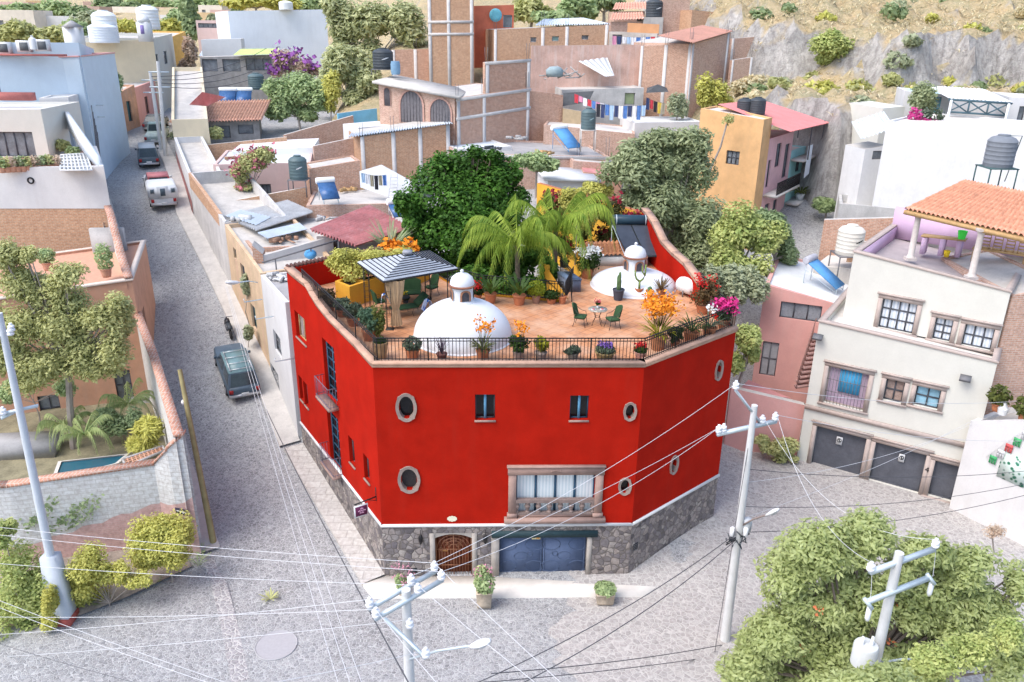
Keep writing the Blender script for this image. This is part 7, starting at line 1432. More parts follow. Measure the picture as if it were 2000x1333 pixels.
# on the red house's own plot: keep their full colour
tree('huge dense dark green tree rising from the patio of the red house', [(905, 385, 92, 86), (975, 350, 52, 48, 1), (850, 460, 62, 60, -1), (810, 412, 36, 34), (915, 470, 85, 55, -2), (985, 420, 45, 60), (880, 340, 55, 45, 1), (840, 520, 40, 30, -2), (960, 305, 22, 16), (862, 318, 20, 18), (1012, 388, 22, 22), (795, 470, 22, 18), (925, 298, 20, 14), (1005, 345, 18, 18)], 46.5, 15000, .24, 'dark', (-2.6, 46, 3), .3, lumps=7, trunk=BARK, asp=1.5, shell=.6)
tree('small dark green tree at the left of the huge patio tree', [(795, 400, 24, 28), (806, 432, 26, 24)], 45, 1300, .22, 'dark', None, .08, seed=5, trunk=BARK, group=None)
tree('clipped yellow-green hedge growing out of the ochre planter', [(690, 520, 40, 32), (735, 510, 40, 34), (780, 505, 36, 22, .6), (665, 505, 22, 20), (650, 515, 16, 18)], 37.4, 3600, .13, 'gold', (-7.5, 37, 11.2), 0, 'hedge', 'hedge', lumps=6)
tree('orange blossoming shrub behind the gazebo roof', [(790, 488, 28, 13), (760, 492, 20, 12)], 42.5, 700, .16, 'gold', None, .05, 'shrub', 'shrub', extra=blossoms(FLW['orange'], 34, .2, 12), seed=3)
tree('spiky pale fan plant above the hedge by the red roof', [(762, 470, 28, 22)], 43.5, 10, .05, 'oliv', (-6.9, 43.5, 8), .06, 'shrub', 'shrub', extra=lambda t, bl, rg: (lambda m: (rosette(m, atY(762, 492, 43.5), 70, 1.7, .07, .35, rg, 1.1, .8), m.build('blades', LB['feather'], t)))(MB()))
def frond(m, c, th, L, up, droop, rng, w=.05, n=46, hang=.5):
    d = Vector((math.cos(th), math.sin(th), 0)); s = Vector((-d.y, d.x, 0)); pts = []
    for i in range(15): t = i/14; pts.append(c+d*L*t*(1-.18*t*t)+Vector((0, 0, L*up*t-L*droop*t*t*t)))
    m.tube(pts, .035, 4, .008); 
    for i in range(n):
        t = .1+.9*i/n; k = t*14; j = min(13, int(k)); p = pts[j]+(pts[j+1]-pts[j])*(k-j); ax = (pts[j+1]-pts[j]).normalized(); ll = hang*(1-.55*abs(t-.45)*1.5)*rng.uniform(.8, 1.15)
        for q in (-1, 1):
            o = (s*q*rng.uniform(.25, .6)+ax*.35+Vector((0, 0, -rng.uniform(.55, 1.)))).normalized(); x = ax*w*.5; e = p+o*ll*.55; f_ = p+o*ll+Vector((0, 0, -ll*.2)); m.poly([p-x, p+x, e+x*.8, e-x*.8]); m.poly([e-x*.8, e+x*.8, f_])
def palm(label, u, v, Y, base, fr, L, lf='palm', seed=1, trunk=True, hang=.62, w=.05, n=46):
    c = atY(u, v, Y); t = thing('palm_tree', label, 'palm', tuple(base), group=None); rng = random.Random(seed); m = MB()
    for i in range(fr): frond(m, c, 2*math.pi*i/fr+rng.uniform(-.2, .2), L*rng.uniform(.8, 1.1), rng.uniform(.35, 1.25), rng.uniform(.7, 1.35), rng, w, n, hang)
    m.build('fronds', LB[lf], t)
    if trunk:
        b = Vector(base); MB().tube([b, b+(c-b)*.5+Vector((.1, 0, 0)), c], .17, 8, .13).build('trunk', M('palm_trunk', (.20, .16, .12), .25, 5), t, smooth=True)
palm('weeping feather palm in the patio, the left of the pair', 1010, 480, 41.2, (.3, 41, 3), 17, 3.9, seed=2, hang=.85, n=60)
palm('taller feather palm in the patio, the right of the pair', 1085, 452, 42.6, (2.2, 42.4, 3), 19, 4.0, seed=5, hang=.85, n=60)
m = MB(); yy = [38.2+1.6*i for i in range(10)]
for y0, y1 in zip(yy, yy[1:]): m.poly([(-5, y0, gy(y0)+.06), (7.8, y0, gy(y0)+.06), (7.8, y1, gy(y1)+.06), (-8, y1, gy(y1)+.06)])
struct(m, 'patio_ground', M('shaded_soil', (.06, .055, .035), .4, 1.5, .95))  # deep patio shade is put into the dark soil colour
tree('dense shrubs crowding the foot of the huge patio tree', [(930, 530, 40, 26), (880, 520, 40, 26), (1000, 520, 50, 30), (1050, 500, 40, 30), (960, 500, 40, 30)], 45, 4200, .26, 'dark', None, 0, 'shrub', 'shrub', seed=10)
tree('dark undergrowth filling the patio below the palms', [(985, 562, 50, 24), (1045, 560, 40, 22), (920, 545, 40, 25), (1075, 530, 20, 30)], 41, 2600, .24, 'dark', None, 0, 'shrub', 'shrub', seed=8)
tree('yellow-green shrub glowing between the palms and the ivy', [(1148, 425, 20, 40), (1115, 400, 28, 26), (1120, 375, 26, 16)], 49, 1900, .17, 'gold', None, .05, 'shrub', 'shrub', seed=9)
gw_ = fb('rear_garden_wall', 'bright ochre rear garden wall sloping down behind the palms', (1049, 358, 57), (1272, 421, 50), .35, 4, M('bright_ochre_wall', (.78, .42, .05), .08, 1), TERRA, 0, cat='wall')
tree('climbing ivy with dark red bougainvillea on the rear ochre wall', [(1105, 402, 36, 26), (1150, 412, 34, 30), (1195, 425, 34, 30), (1225, 438, 30, 28), (1180, 465, 30, 30), (1130, 455, 30, 30), (1250, 428, 18, 12), (1085, 430, 26, 30), (1100, 480, 36, 30), (1160, 490, 36, 26), (1215, 470, 30, 26), (1075, 395, 18, 16)], 50.5, 8500, .17, 'deep', None, .04, 'climber', 'climbing plant', lumps=4, extra=blossoms(M('wine_petal', (.26, .015, .03), .2), 42, .22, 14), seed=11)
for o_ in bpy.data.objects:
    if o_.name.startswith('foliage') and o_.parent and o_.parent.name == 'climber': o_.data.materials[0] = leaf('ivy_leaf', (.03, .04, .012), (.16, .15, .04))
# around the houses
tree('big feathery grey-green tree behind the right wing of the red house', [(1290, 320, 70, 52), (1230, 330, 55, 42), (1345, 330, 45, 50), (1300, 410, 70, 60), (1360, 430, 50, 60, -1), (1370, 510, 50, 50, -2), (1260, 380, 50, 40), (1310, 275, 40, 26), (1260, 290, 60, 36), (1350, 290, 40, 40), (1240, 420, 40, 40), (1330, 470, 50, 50), (1400, 500, 40, 50)], 56, 17000, .25, 'feather', (12, 55, 3), .25, lumps=6, asp=2.4, seed=21)
tree('bright lime-green tree in the hollow beyond the red house', [(1450, 440, 46, 42), (1490, 470, 40, 40), (1420, 470, 36, 40), (1450, 520, 50, 40, -1)], 51, 5200, .26, 'bright', (14.5, 50, 1), .2, lumps=6, seed=22)
tree('dark-centred green tree right of the lime-green one', [(1520, 470, 30, 36), (1500, 430, 30, 26), (1535, 500, 22, 26)], 52, 2600, .25, 'deep', (18, 52, 1), .14, seed=23); tree('dusty grey shrub mass under the trees by the far railing corner', [(1430, 570, 40, 50), (1390, 560, 30, 40), (1465, 560, 30, 36)], 46, 3600, .24, 'dusty', None, .1, 'shrub', 'shrub', seed=24)
tree('green tree squeezed between the red house and the pink house', [(1458, 668, 30, 34), (1440, 710, 18, 28), (1475, 690, 20, 28)], 41.5, 2300, .2, 'bright', (12.6, 41.5, 0), .12, seed=25); tree('straggly green bush against the pink garden wall', [(1525, 870, 28, 20), (1500, 880, 18, 14), (1535, 890, 22, 14)], 39.5, 1100, .18, 'oliv', None, .04, 'shrub', 'shrub', seed=26); tree('dry bush at the left end of the pink garden wall', [(1485, 862, 18, 16)], 39.9, 420, .16, 'oliv', None, .03, 'shrub', 'shrub', seed=27)
tree('pale green bush on the yard slab behind the big patio tree', [(1045, 318, 40, 22), (1020, 315, 22, 18), (1080, 325, 18, 14)], 60, 1900, .24, 'mid', None, .1, 'shrub', 'shrub', seed=28); tree('yellow-green bush in front of the white shed', [(1170, 372, 28, 22), (1150, 366, 14, 12)], 56, 900, .2, 'gold', None, .06, 'shrub', 'shrub', seed=29)
tree('yellowish bush at the foot of the cliff above the orange house', [(1382, 185, 28, 32), (1410, 200, 24, 18)], 80, 1500, .32, 'gold', None, .1, 'shrub', 'shrub', seed=30); tree('grey-green bush at the right of the washing yard', [(1325, 205, 20, 28)], 79, 700, .32, 'dusty', None, .08, 'shrub', 'shrub', seed=31); tree('bare branching sapling in front of the orange house', [(1420, 235, 12, 12)], 62, 60, .2, 'oliv', atY(1385, 330, 62), .09, seed=32)
tree('round green bush standing out on top of the cliff', [(1627, 92, 38, 32), (1610, 115, 26, 18), (1645, 105, 26, 20)], 88, 2200, .34, 'bright', None, .15, 'shrub', 'shrub', seed=33, lumps=7)
for i, (u, v, rx, ry, Y, lf, lb) in enumerate(((1460, 45, 40, 30, 108, 'mid', 'green hill tree under the white balcony house'), (1530, 25, 50, 28, 112, 'deep', 'dark hill tree right of the white balcony house'), (1400, 62, 24, 20, 100, 'mid', 'small green tree behind the salmon roof'), (1905, 20, 40, 24, 118, 'deep', 'dark tree near the top right corner on the dry slope'), (1970, 90, 46, 40, 100, 'oliv', 'olive scrub at the right edge of the dry slope'), (1860, 100, 60, 26, 96, 'dusty', 'dusty scrub above the upper cliff'), (1800, 75, 44, 24, 98, 'dry', 'dry yellow scrub at the crest of the cliff'), (1930, 150, 60, 24, 88, 'dusty', 'grey scrub above the villa pergola'), (1470, 165, 50, 22, 84, 'dry', 'dry grass clump above the black tanks'), (1800, 190, 28, 34, 65.5, 'feather', 'grey-green tree beside the turquoise villa window'), (1610, 400, 22, 18, 66, 'mid', 'green bush at the foot of the grey cliff'), (1770, 150, 26, 14, 84, 'deep', 'dark ivy patch on the upper cliff'), (1700, 195, 20, 22, 80, 'dry', 'dry tuft in the cleft of the cliff'))):
    tree(lb, [(u, v, rx, ry), (u+rx*.5, v+ry*.3, rx*.6, ry*.6)], Y, 1100, .38 if Y > 70 else .26, lf, None, .1 if lf != 'dry' else 0, 'shrub', 'shrub', seed=40+i)
# bamboo and shrubs of the middle distance
tree('tall clump of bamboo-like trees left of the brick tower', [(690, 60, 48, 50), (740, 40, 55, 40), (790, 50, 40, 55), (720, 110, 48, 40), (670, 130, 40, 40), (660, 20, 30, 30)], 108, 5200, .5, 'bam', None, .3, lumps=6, asp=2.4, seed=61); tree('tall pale thicket left of the arched brick house', [(690, 150, 50, 46), (660, 120, 36, 40), (710, 190, 40, 26), (640, 170, 30, 40)], 92, 4200, .42, 'bam', None, .2, lumps=6, asp=2.4, seed=62)
tree('wide dark green shrubbery in front of the bamboo', [(580, 185, 48, 40), (540, 180, 34, 32), (620, 190, 36, 36), (560, 215, 40, 26), (600, 225, 26, 18)], 84, 4600, .36, 'mid', None, .15, lumps=6, seed=63); tree('yellow-green bush at the right end of the shrubbery', [(650, 175, 20, 30), (640, 205, 18, 22)], 83, 900, .34, 'gold', None, .08, 'shrub', 'shrub', seed=64); tree('pink and purple flowering thicket beside the white hall', [(575, 125, 40, 22), (600, 140, 26, 18), (550, 140, 20, 16)], 100, 1500, .4, 'rusty', None, .1, 'shrub', 'shrub', extra=blossoms(M('purple_petal', (.34, .12, .40), .2), 26, .4, 12), seed=65)
tree('straggling bougainvillea over the pale pink house', [(490, 320, 36, 26), (470, 345, 24, 26), (515, 305, 26, 20), (480, 365, 30, 14)], 61, 2300, .22, 'oliv', None, .08, extra=blossoms(M('faded_crimson_petal', (.50, .16, .20), .2), 40, .2, 10), seed=66)
tree('dark climbing bush on the ochre wall at the bend of the street', [(215, 165, 22, 22), (200, 185, 16, 16), (225, 150, 16, 10)], 81, 1300, .3, 'deep', None, .08, 'climber', 'climbing plant', seed=67); tree('leafy climber by the bright ochre gable', [(372, 105, 16, 26), (365, 130, 16, 16)], 110, 700, .42, 'rusty', None, .08, 'climber', 'climbing plant', seed=68)
for i, (u, v, rx, ry, Y, lf, lb) in enumerate(((350, 268, 30, 12, 75, 'dusty', 'grey weeds in front of the tiled house'), (420, 262, 20, 14, 74.6, 'oliv', 'pale green sapling in front of the tiled house'), (480, 560, 14, 34, 47.5, 'dusty', 'dry creeper hanging on the ochre street house'), (485, 650, 10, 20, 46, 'dusty', 'wispy creeper low on the ochre street house'), (125, 285, 16, 14, 58.5, 'oliv', 'round green bush on the roof terrace of the cream house'), (143, 300, 12, 14, 58, 'mid', 'small bush next to the white grid skylight'))):
    tree(lb, [(u, v, rx, ry)], Y, 420, .22, lf, None, .03, 'shrub', 'shrub', seed=80+i)
for i in range(11):
    u = 6+i*10.5; p = atZ(u, 338-i*.7, 13.75); t = thing('roof_pot', ['small terracotta pot with a red geranium', 'small pot with an orange flower', 'small pot with a green fern', 'pot with trailing leaves', 'pot with a bare twig plant', 'low pot of mixed leaves', 'pot of pale succulents', 'pot with a rusty shrub', 'pot with tall grey leaves', 'pot with a round green ball', 'end pot with wispy leaves'][i]+' on the whitewashed roof edge', 'potted plant', tuple(p), group='pots along the whitewashed roof edge'); MB().lathe([(a_*.22, b_*.35) for a_, b_ in POTP], p, 10).build('pot', TERRAP, t); m = MB(); m.cloud([(p.x, p.y, p.z+.6, .35, .3, .35)], 120, .14, i); m.build('foliage', LB[('mid', 'oliv', 'rusty', 'dusty')[i % 4]], t)
for u, v, lb, hh in ((95, 528, 'terracotta pot with a round bush against the orange brick wall', .7), (209, 541, 'terracotta pot with a loose shrub beside the grey screen wall', 1.3)):
    p = atZ(u, v, 9.5); t = thing('terrace_plant', lb, 'potted plant', tuple(p)); MB().lathe([(a_*.3, b_*.5) for a_, b_ in POTP], p, 12).build('pot', TERRAP, t); m = MB(); m.cloud([(p.x, p.y, p.z+.5+hh*.5, .45, .45, hh*.6)], 420, .13, 3); m.build('foliage', LB['mid'], t)
# walled garden and foreground
tree('sprawling yellow-green tree spread over the walled garden', [(40, 560, 60, 50), (110, 590, 60, 45), (60, 640, 70, 50), (150, 640, 60, 45), (200, 620, 50, 36), (230, 680, 40, 40), (110, 710, 70, 40), (190, 720, 45, 35), (20, 700, 50, 40), (15, 500, 40, 36), (60, 500, 30, 24), (-40, 640, 50, 60), (225, 640, 40, 50), (240, 600, 26, 30), (130, 540, 50, 30), (70, 740, 50, 30), (150, 690, 50, 40)], 36, 19000, .15, 'oliv', (-22.5, 36, GZ), .2, lumps=6, asp=2.2, shell=.15, trunk=TRK, seed=71)
palm('low feathery palm by the garden pond', 165, 850, 34.5, (*atY(165, 880, 34.5).xy, GZ), 14, 1.8, 'palmg', 3, False, .34, .045, 30); palm('dark feathery palm under the garden house window', 130, 835, 36.5, (*atY(130, 860, 36.5).xy, GZ), 13, 2.0, 'palmg', 4, False, .34, .045, 30); palm('upright garden palm beside the side wall', 250, 790, 38, (*atY(250, 820, 38).xy, GZ), 14, 1.9, 'palmg', 6, False, .36, .045, 30)
tree('dark leafy shrub between the garden palms', [(235, 835, 34, 26), (205, 815, 28, 24), (255, 815, 20, 24)], 36.5, 1800, .16, 'deep', None, 0, 'shrub', 'shrub', seed=72); tree('climbing shrub by the left garden window', [(40, 750, 36, 24), (15, 770, 26, 26), (125, 760, 20, 26)], 38, 1300, .16, 'mid', None, .04, 'shrub', 'shrub', seed=73); tree('golden grass tuft in the corner of the garden wall', [(290, 845, 24, 26), (280, 868, 24, 16)], 34.5, 1100, .2, 'gold', None, 0, 'grass_tuft', 'shrub', seed=74, asp=5.)
tree('yellow-green roadside bush under the one-way plate', [(318, 1060, 50, 36), (300, 1090, 36, 30), (345, 1085, 40, 40), (320, 1030, 44, 26), (290, 1060, 36, 50), (345, 1050, 40, 50)], 28.2, 6500, .12, 'gold', None, .05, 'shrub', 'shrub', lumps=7, seed=75)
tree('low golden roadside bush right of the broad pole foot', [(165, 1130, 44, 36), (210, 1125, 36, 26), (240, 1120, 26, 30), (160, 1170, 40, 34), (180, 1100, 40, 40), (270, 1130, 30, 22)], 26.8, 4200, .12, 'gold', None, .04, 'shrub', 'shrub', lumps=7, seed=76); tree('large green roadside bush left of the broad pole foot', [(40, 1150, 52, 40), (70, 1190, 40, 40), (20, 1200, 60, 60), (90, 1150, 24, 46), (30, 1110, 50, 40), (60, 1220, 40, 30)], 25.9, 4600, .13, 'bright', None, .05, 'shrub', 'shrub', lumps=7, seed=77); tree('golden branch bush touching the broad pole foot', [(98, 1175, 16, 40), (90, 1215, 22, 20)], 25.3, 1200, .11, 'gold', None, .03, 'shrub', 'shrub', seed=79)
tree('bright green bush at the left edge below the garden wall', [(5, 1040, 22, 30)], 26, 700, .13, 'bright', None, .03, 'shrub', 'shrub', seed=78)
m = MB()
for i, (a, b) in enumerate((((75, 1020), (110, 970)), ((90, 1045), (160, 985)), ((115, 1015), (195, 965)), ((130, 1030), (190, 990)), ((45, 1035), (80, 1000)))):
    pa, pb = atP(*a, gw[1][0], gw[2][0]), atP(*b, gw[1][0], gw[2][0]); n_ = frame(gw[1][0], gw[2][0])[2]; r_ = np.random.default_rng(i); T = r_.random((60, 1)); Pp = np.array(pa+n_*.12)*(1-T)+np.array(pb+n_*.12)*T+r_.normal(size=(60, 3))*np.array([.14, .04, .1]); m.leaves(Pp, np.tile(np.array(n_), (60, 1))+r_.normal(size=(60, 3))*.5, .11, 1.6, r_)
tag(m.build('creeper', LB['deep'], None, loc=atP(75, 1020, gw[1][0], gw[2][0])), 'thin dark creeper stems running up the whitewashed garden wall', 'climbing plant')
m = MB(); rr = np.random.default_rng(5); 
for q in ((395, 1092), (392, 1080), (388, 1105), (300, 1140), (200, 1180)): 
    p = atG(*q); 
    for i in range(14): a = rr.random()*6.3; blade(m, p, (math.cos(a)*.5, math.sin(a)*.5, 0), .5, .04, .4, 3)
tag(m.build('roadside_grass', LB['mid']), kind='stuff')
p = atG(528, 1172); t = thing('street_tuft', 'lone green tuft growing from the cobbles of the junction', 'plant', tuple(p)); m = MB(); rosette(m, p, 26, .5, .05, .4, random.Random(2)); m.build('blades', LB['oliv'], t)
# big tree at the lower right
def pods(t, bl, rg):
    blossoms(M('orange_tulip_petal', (.72, .22, .10), .15), 11, .1, 11)(t, bl, rg)
tree('large pinnate-leaved tree with orange flowers around the transformer pole', [(1600, 1060, 70, 50), (1720, 1050, 70, 45), (1800, 1080, 60, 45), (1560, 1120, 70, 60), (1650, 1150, 60, 55), (1860, 1130, 60, 60), (1520, 1220, 80, 60), (1620, 1260, 80, 70), (1850, 1220, 80, 70), (1470, 1290, 60, 50), (1930, 1190, 50, 60), (1760, 1290, 90, 60), (1560, 1330, 120, 50), (1960, 1270, 60, 60), (1690, 1350, 120, 40), (1700, 1170, 70, 60), (1640, 1215, 70, 60), (1780, 1190, 60, 50), (1745, 1345, 80, 40, -4.5), (1680, 1340, 60, 40, -4), (1640, 1340, 80, 40, -1.8), (1450, 1330, 50, 40), (1580, 1090, 60, 40), (1660, 1080, 60, 40), (1750, 1110, 60, 40), (1600, 1180, 60, 50), (1800, 1150, 60, 50), (1540, 1170, 50, 40), (1690, 1260, 70, 50), (1880, 1180, 60, 50), (1500, 1260, 70, 50), (1590, 1240, 60, 50), (1910, 1100, 50, 40), (1980, 1150, 40, 50)], 21.5, 40000, .14, 'pin', (9.6, 20.8, 0), .24, lumps=6, asp=2.2, shell=.2, trunk=M('dark_bark', (.16, .13, .11), .2, 4), extra=pods, seed=91)
tree('yellow-green young tree at the lower right edge', [(1830, 1290, 50, 36), (1900, 1270, 40, 40), (1960, 1240, 30, 40), (1810, 1320, 40, 30)], 18.5, 3300, .12, 'bright', None, .06, lumps=7, seed=92); tree('dry leafless reddish bush behind the big lower tree', [(1940, 1035, 22, 18)], 27.5, 160, .1, 'rusty', None, .04, 'shrub', 'shrub', seed=93)
# far town below the horizon, top left
rg = random.Random(12); HC = [M('far_wall_%s' % n_, c, .08, 1) for n_, c in (('cream', (.70, .64, .55)), ('pink', (.64, .45, .40)), ('white', (.74, .73, .72)), ('brick', (.56, .40, .33)), ('ochre', (.66, .48, .28)))]; HN = ['cream', 'pink', 'white', 'brick red', 'ochre']
far = [(20, 30, 175), (60, 45, 190), (120, 42, 180), (160, 20, 240), (205, 28, 260), (255, 22, 270), (300, 18, 290), (340, 30, 250), (180, 8, 300), (70, 10, 300), (410, 12, 240), (440, 22, 220), (240, 45, 170), (130, 70, 150), (395, 30, 200), (560, 8, 200), (15, 8, 260)]
wds = ['at the far left edge', 'beside the broad olive tree', 'above the roof lantern', 'among trees beyond the cisterns', 'behind the tall cistern', 'between the far crowns', 'above the bell turret', 'near the cypress', 'on the far ridge by the cistern', 'on the far ridge at the left', 'right of the cypress', 'above the pink block', 'behind the bell turret', 'left of the stacked cisterns', 'beside the pink block', 'behind the white hall', 'high in the left corner']
for i, (u, v, Y) in enumerate(far):
    k = i % 5; w = rg.uniform(6, 12); a = atY(u, v, Y); o = house('far_house', HN[k]+' far house '+wds[i], 'house', [Vector((a.x-w/2, a.y, 0)), Vector((a.x+w/2, a.y+rg.uniform(-2, 2), 0)), Vector((a.x+w/2, a.y+8, 0)), Vector((a.x-w/2, a.y+8, 0))], a.z-14, a.z+rg.uniform(0, 1.5), HC[k], [TERRAP, WHITE, CONC][i % 3], .25, {0: [((w*.15, w*.3, a.z-2.6, a.z-1.0), DKFR, PGLASS, 1, 1), ((w*.55, w*.7, a.z-2.6, a.z-1.0), DKFR, PGLASS, 1, 1)]}, group='far houses of the town')
crs = [(40, 62, 40, 24, 120, 'oliv'), (100, 70, 40, 20, 125, 'oliv'), (150, 60, 26, 20, 140, 'mid'), (30, 15, 40, 20, 220, 'mid'), (100, 20, 50, 24, 230, 'mid'), (180, 40, 40, 24, 170, 'dusty'), (225, 10, 40, 20, 280, 'deep'), (280, 8, 40, 16, 310, 'mid'), (330, 12, 36, 16, 300, 'mid'), (245, 52, 30, 12, 130, 'gold'), (325, 55, 26, 20, 125, 'gold'), (345, 40, 22, 22, 160, 'mid'), (400, 8, 30, 16, 260, 'mid'), (430, 40, 20, 14, 170, 'dusty'), (500, 4, 50, 14, 150, 'gold'), (570, 6, 40, 16, 150, 'gold'), (610, 10, 30, 18, 150, 'mid'), (160, 30, 30, 16, 210, 'deep'), (60, 40, 36, 16, 200, 'mid'), (10, 40, 24, 16, 190, 'dusty'), (465, 30, 16, 14, 190, 'deep'), (1040, 20, 50, 26, 112, 'oliv'), (1130, 15, 40, 30, 112, 'mid'), (1180, 6, 40, 22, 118, 'deep'), (1090, 35, 40, 16, 106, 'mid'), (880, 0, 30, 14, 130, 'mid'), (1400, 5, 30, 20, 125, 'mid'), (1580, 10, 50, 24, 120, 'mid')]
lbs = ['broad olive tree behind the pink roof', 'second olive tree behind the pale blue house', 'green tree left of the stacked cisterns', 'far green tree in the top left corner', 'far tree mass above the olive trees', 'grey bare-looking tree by the cisterns', 'dark far tree above the cistern', 'far tree on the ridge above the turret', 'far tree left of the cypress tip', 'golden hedge between the cisterns', 'golden tree beside the bell turret', 'green tree behind the golden one', 'far tree right of the cypress tip', 'grey tree beside the pink block', 'golden treetop behind the white hall', 'golden treetop above the small white tank', 'green treetop at the right of the white hall', 'dark tree between the far houses', 'green tree over the pink roof', 'dusty tree at the far left edge', 'dark bush left of the white hall', 'olive tree behind the brick row house', 'green tree behind the sheet roof', 'dark tree above the terracotta roofs', 'low green tree touching the sheet roof', 'treetop behind the brick tower', 'treetop behind the brick gable', 'treetop left of the hilltop brick block']
for i, (u, v, rx, ry, Y, lf) in enumerate(crs): tree(lbs[i], [(u, v, rx, ry), (u-rx*.6, v+ry*.4, rx*.6, ry*.6), (u+rx*.6, v+ry*.3, rx*.6, ry*.7)], Y, 700, .0052*Y+.12, lf, None, .25, group='trees of the far town and hill', seed=120+i, lumps=4)
p = atY(372, 62, 150); t = thing('cypress', 'dark narrow cypress standing up beyond the far cream house', 'tree', (p.x, p.y, p.z-2)); m = MB(); m.cloud([(p.x, p.y, p.z+1.0*i, 2.1-.22*i, 2.1-.22*i, 1.4) for i in range(9)], 1500, .6, 5); m.build('crown', LB['deep'], t); MB().tube([(p.x, p.y, p.z-4), (p.x, p.y, p.z)], .4, 6).build('trunk', TRK, t)
m = MB(); rr = np.random.default_rng(77); Pp = []
while len(Pp) < 2600:
    x, y = rr.uniform(16, 62), rr.uniform(70, 116); z = rz_(x, y); g1 = abs(rz_(x, y+.8)-z)
    if g1 < .75 and (rr.random() < .5 or y > 84): Pp.append((x, y, z))
for x, y, z in Pp:
    a = rr.random()*6.3; h = rr.uniform(.4, 1.1)
    for k in range(3): a += 2.1; blade(m, (x, y, z), (math.cos(a)*.5, math.sin(a)*.5, 0), h, .16, .5, 2)
for i in range(110):
    x, y = rr.uniform(17, 60), rr.uniform(71, 116); z = rz_(x, y); h = rr.uniform(.5, 1.1); sm_ = MB(); sm_.cloud([(x, y, z+h*.5, h*1.1, h, h*.8), (x+h, y, z+h*.3, h*.7, h*.7, h*.5)], 260, .34, i); tag(sm_.build('scrub_bush', LB[('dusty', 'oliv', 'dry', 'gold', 'deep')[i % 5]], None, loc=(x, y, z)), ('dusty grey', 'olive', 'straw dry', 'yellowish', 'dark green')[i % 5]+' low scrub bush scattered on the dry slope above the cliff', 'shrub', ('dusty grey', 'olive', 'straw dry', 'yellowish', 'dark green')[i % 5]+' scrub on the dry slope')
tag(m.build('dry_grass', LB['dry']), kind='stuff')
# ================================================================== VEHICLES
TYRE = M('tyre_rubber', (.03, .03, .032), .1, 5, .9); CHR = M('dull_chrome', (.55, .56, .58), .05, 3, .3, .6); LRED = M('tail_light_red', (.35, .02, .02), .05, 3, .3)
def loft(secs, close=True):
    """skin through cross-sections given as lists of points"""
    m = MB(); n = len(secs[0])
    for s_ in secs: m.v += [tuple(p) for p in s_]
    for i in range(len(secs)-1):
        for j in range(n): m.f.append((i*n+j, i*n+(j+1) % n, (i+1)*n+(j+1) % n, (i+1)*n+j))
    if close: m.f.append(tuple(reversed(range(n)))); m.f.append(tuple((len(secs)-1)*n+j for j in range(n)))
    return m
def csec(y, w, z0, z1, r=.12, tuck=.0):
    w /= 2; return [(-w+r*.4, y, z0), (w-r*.4, y, z0), (w, y, z0+r), (w, y, z1-r), (w-tuck-r*.6, y, z1), (-w+tuck+r*.6, y, z1), (-w, y, z1-r), (-w, y, z0+r)]
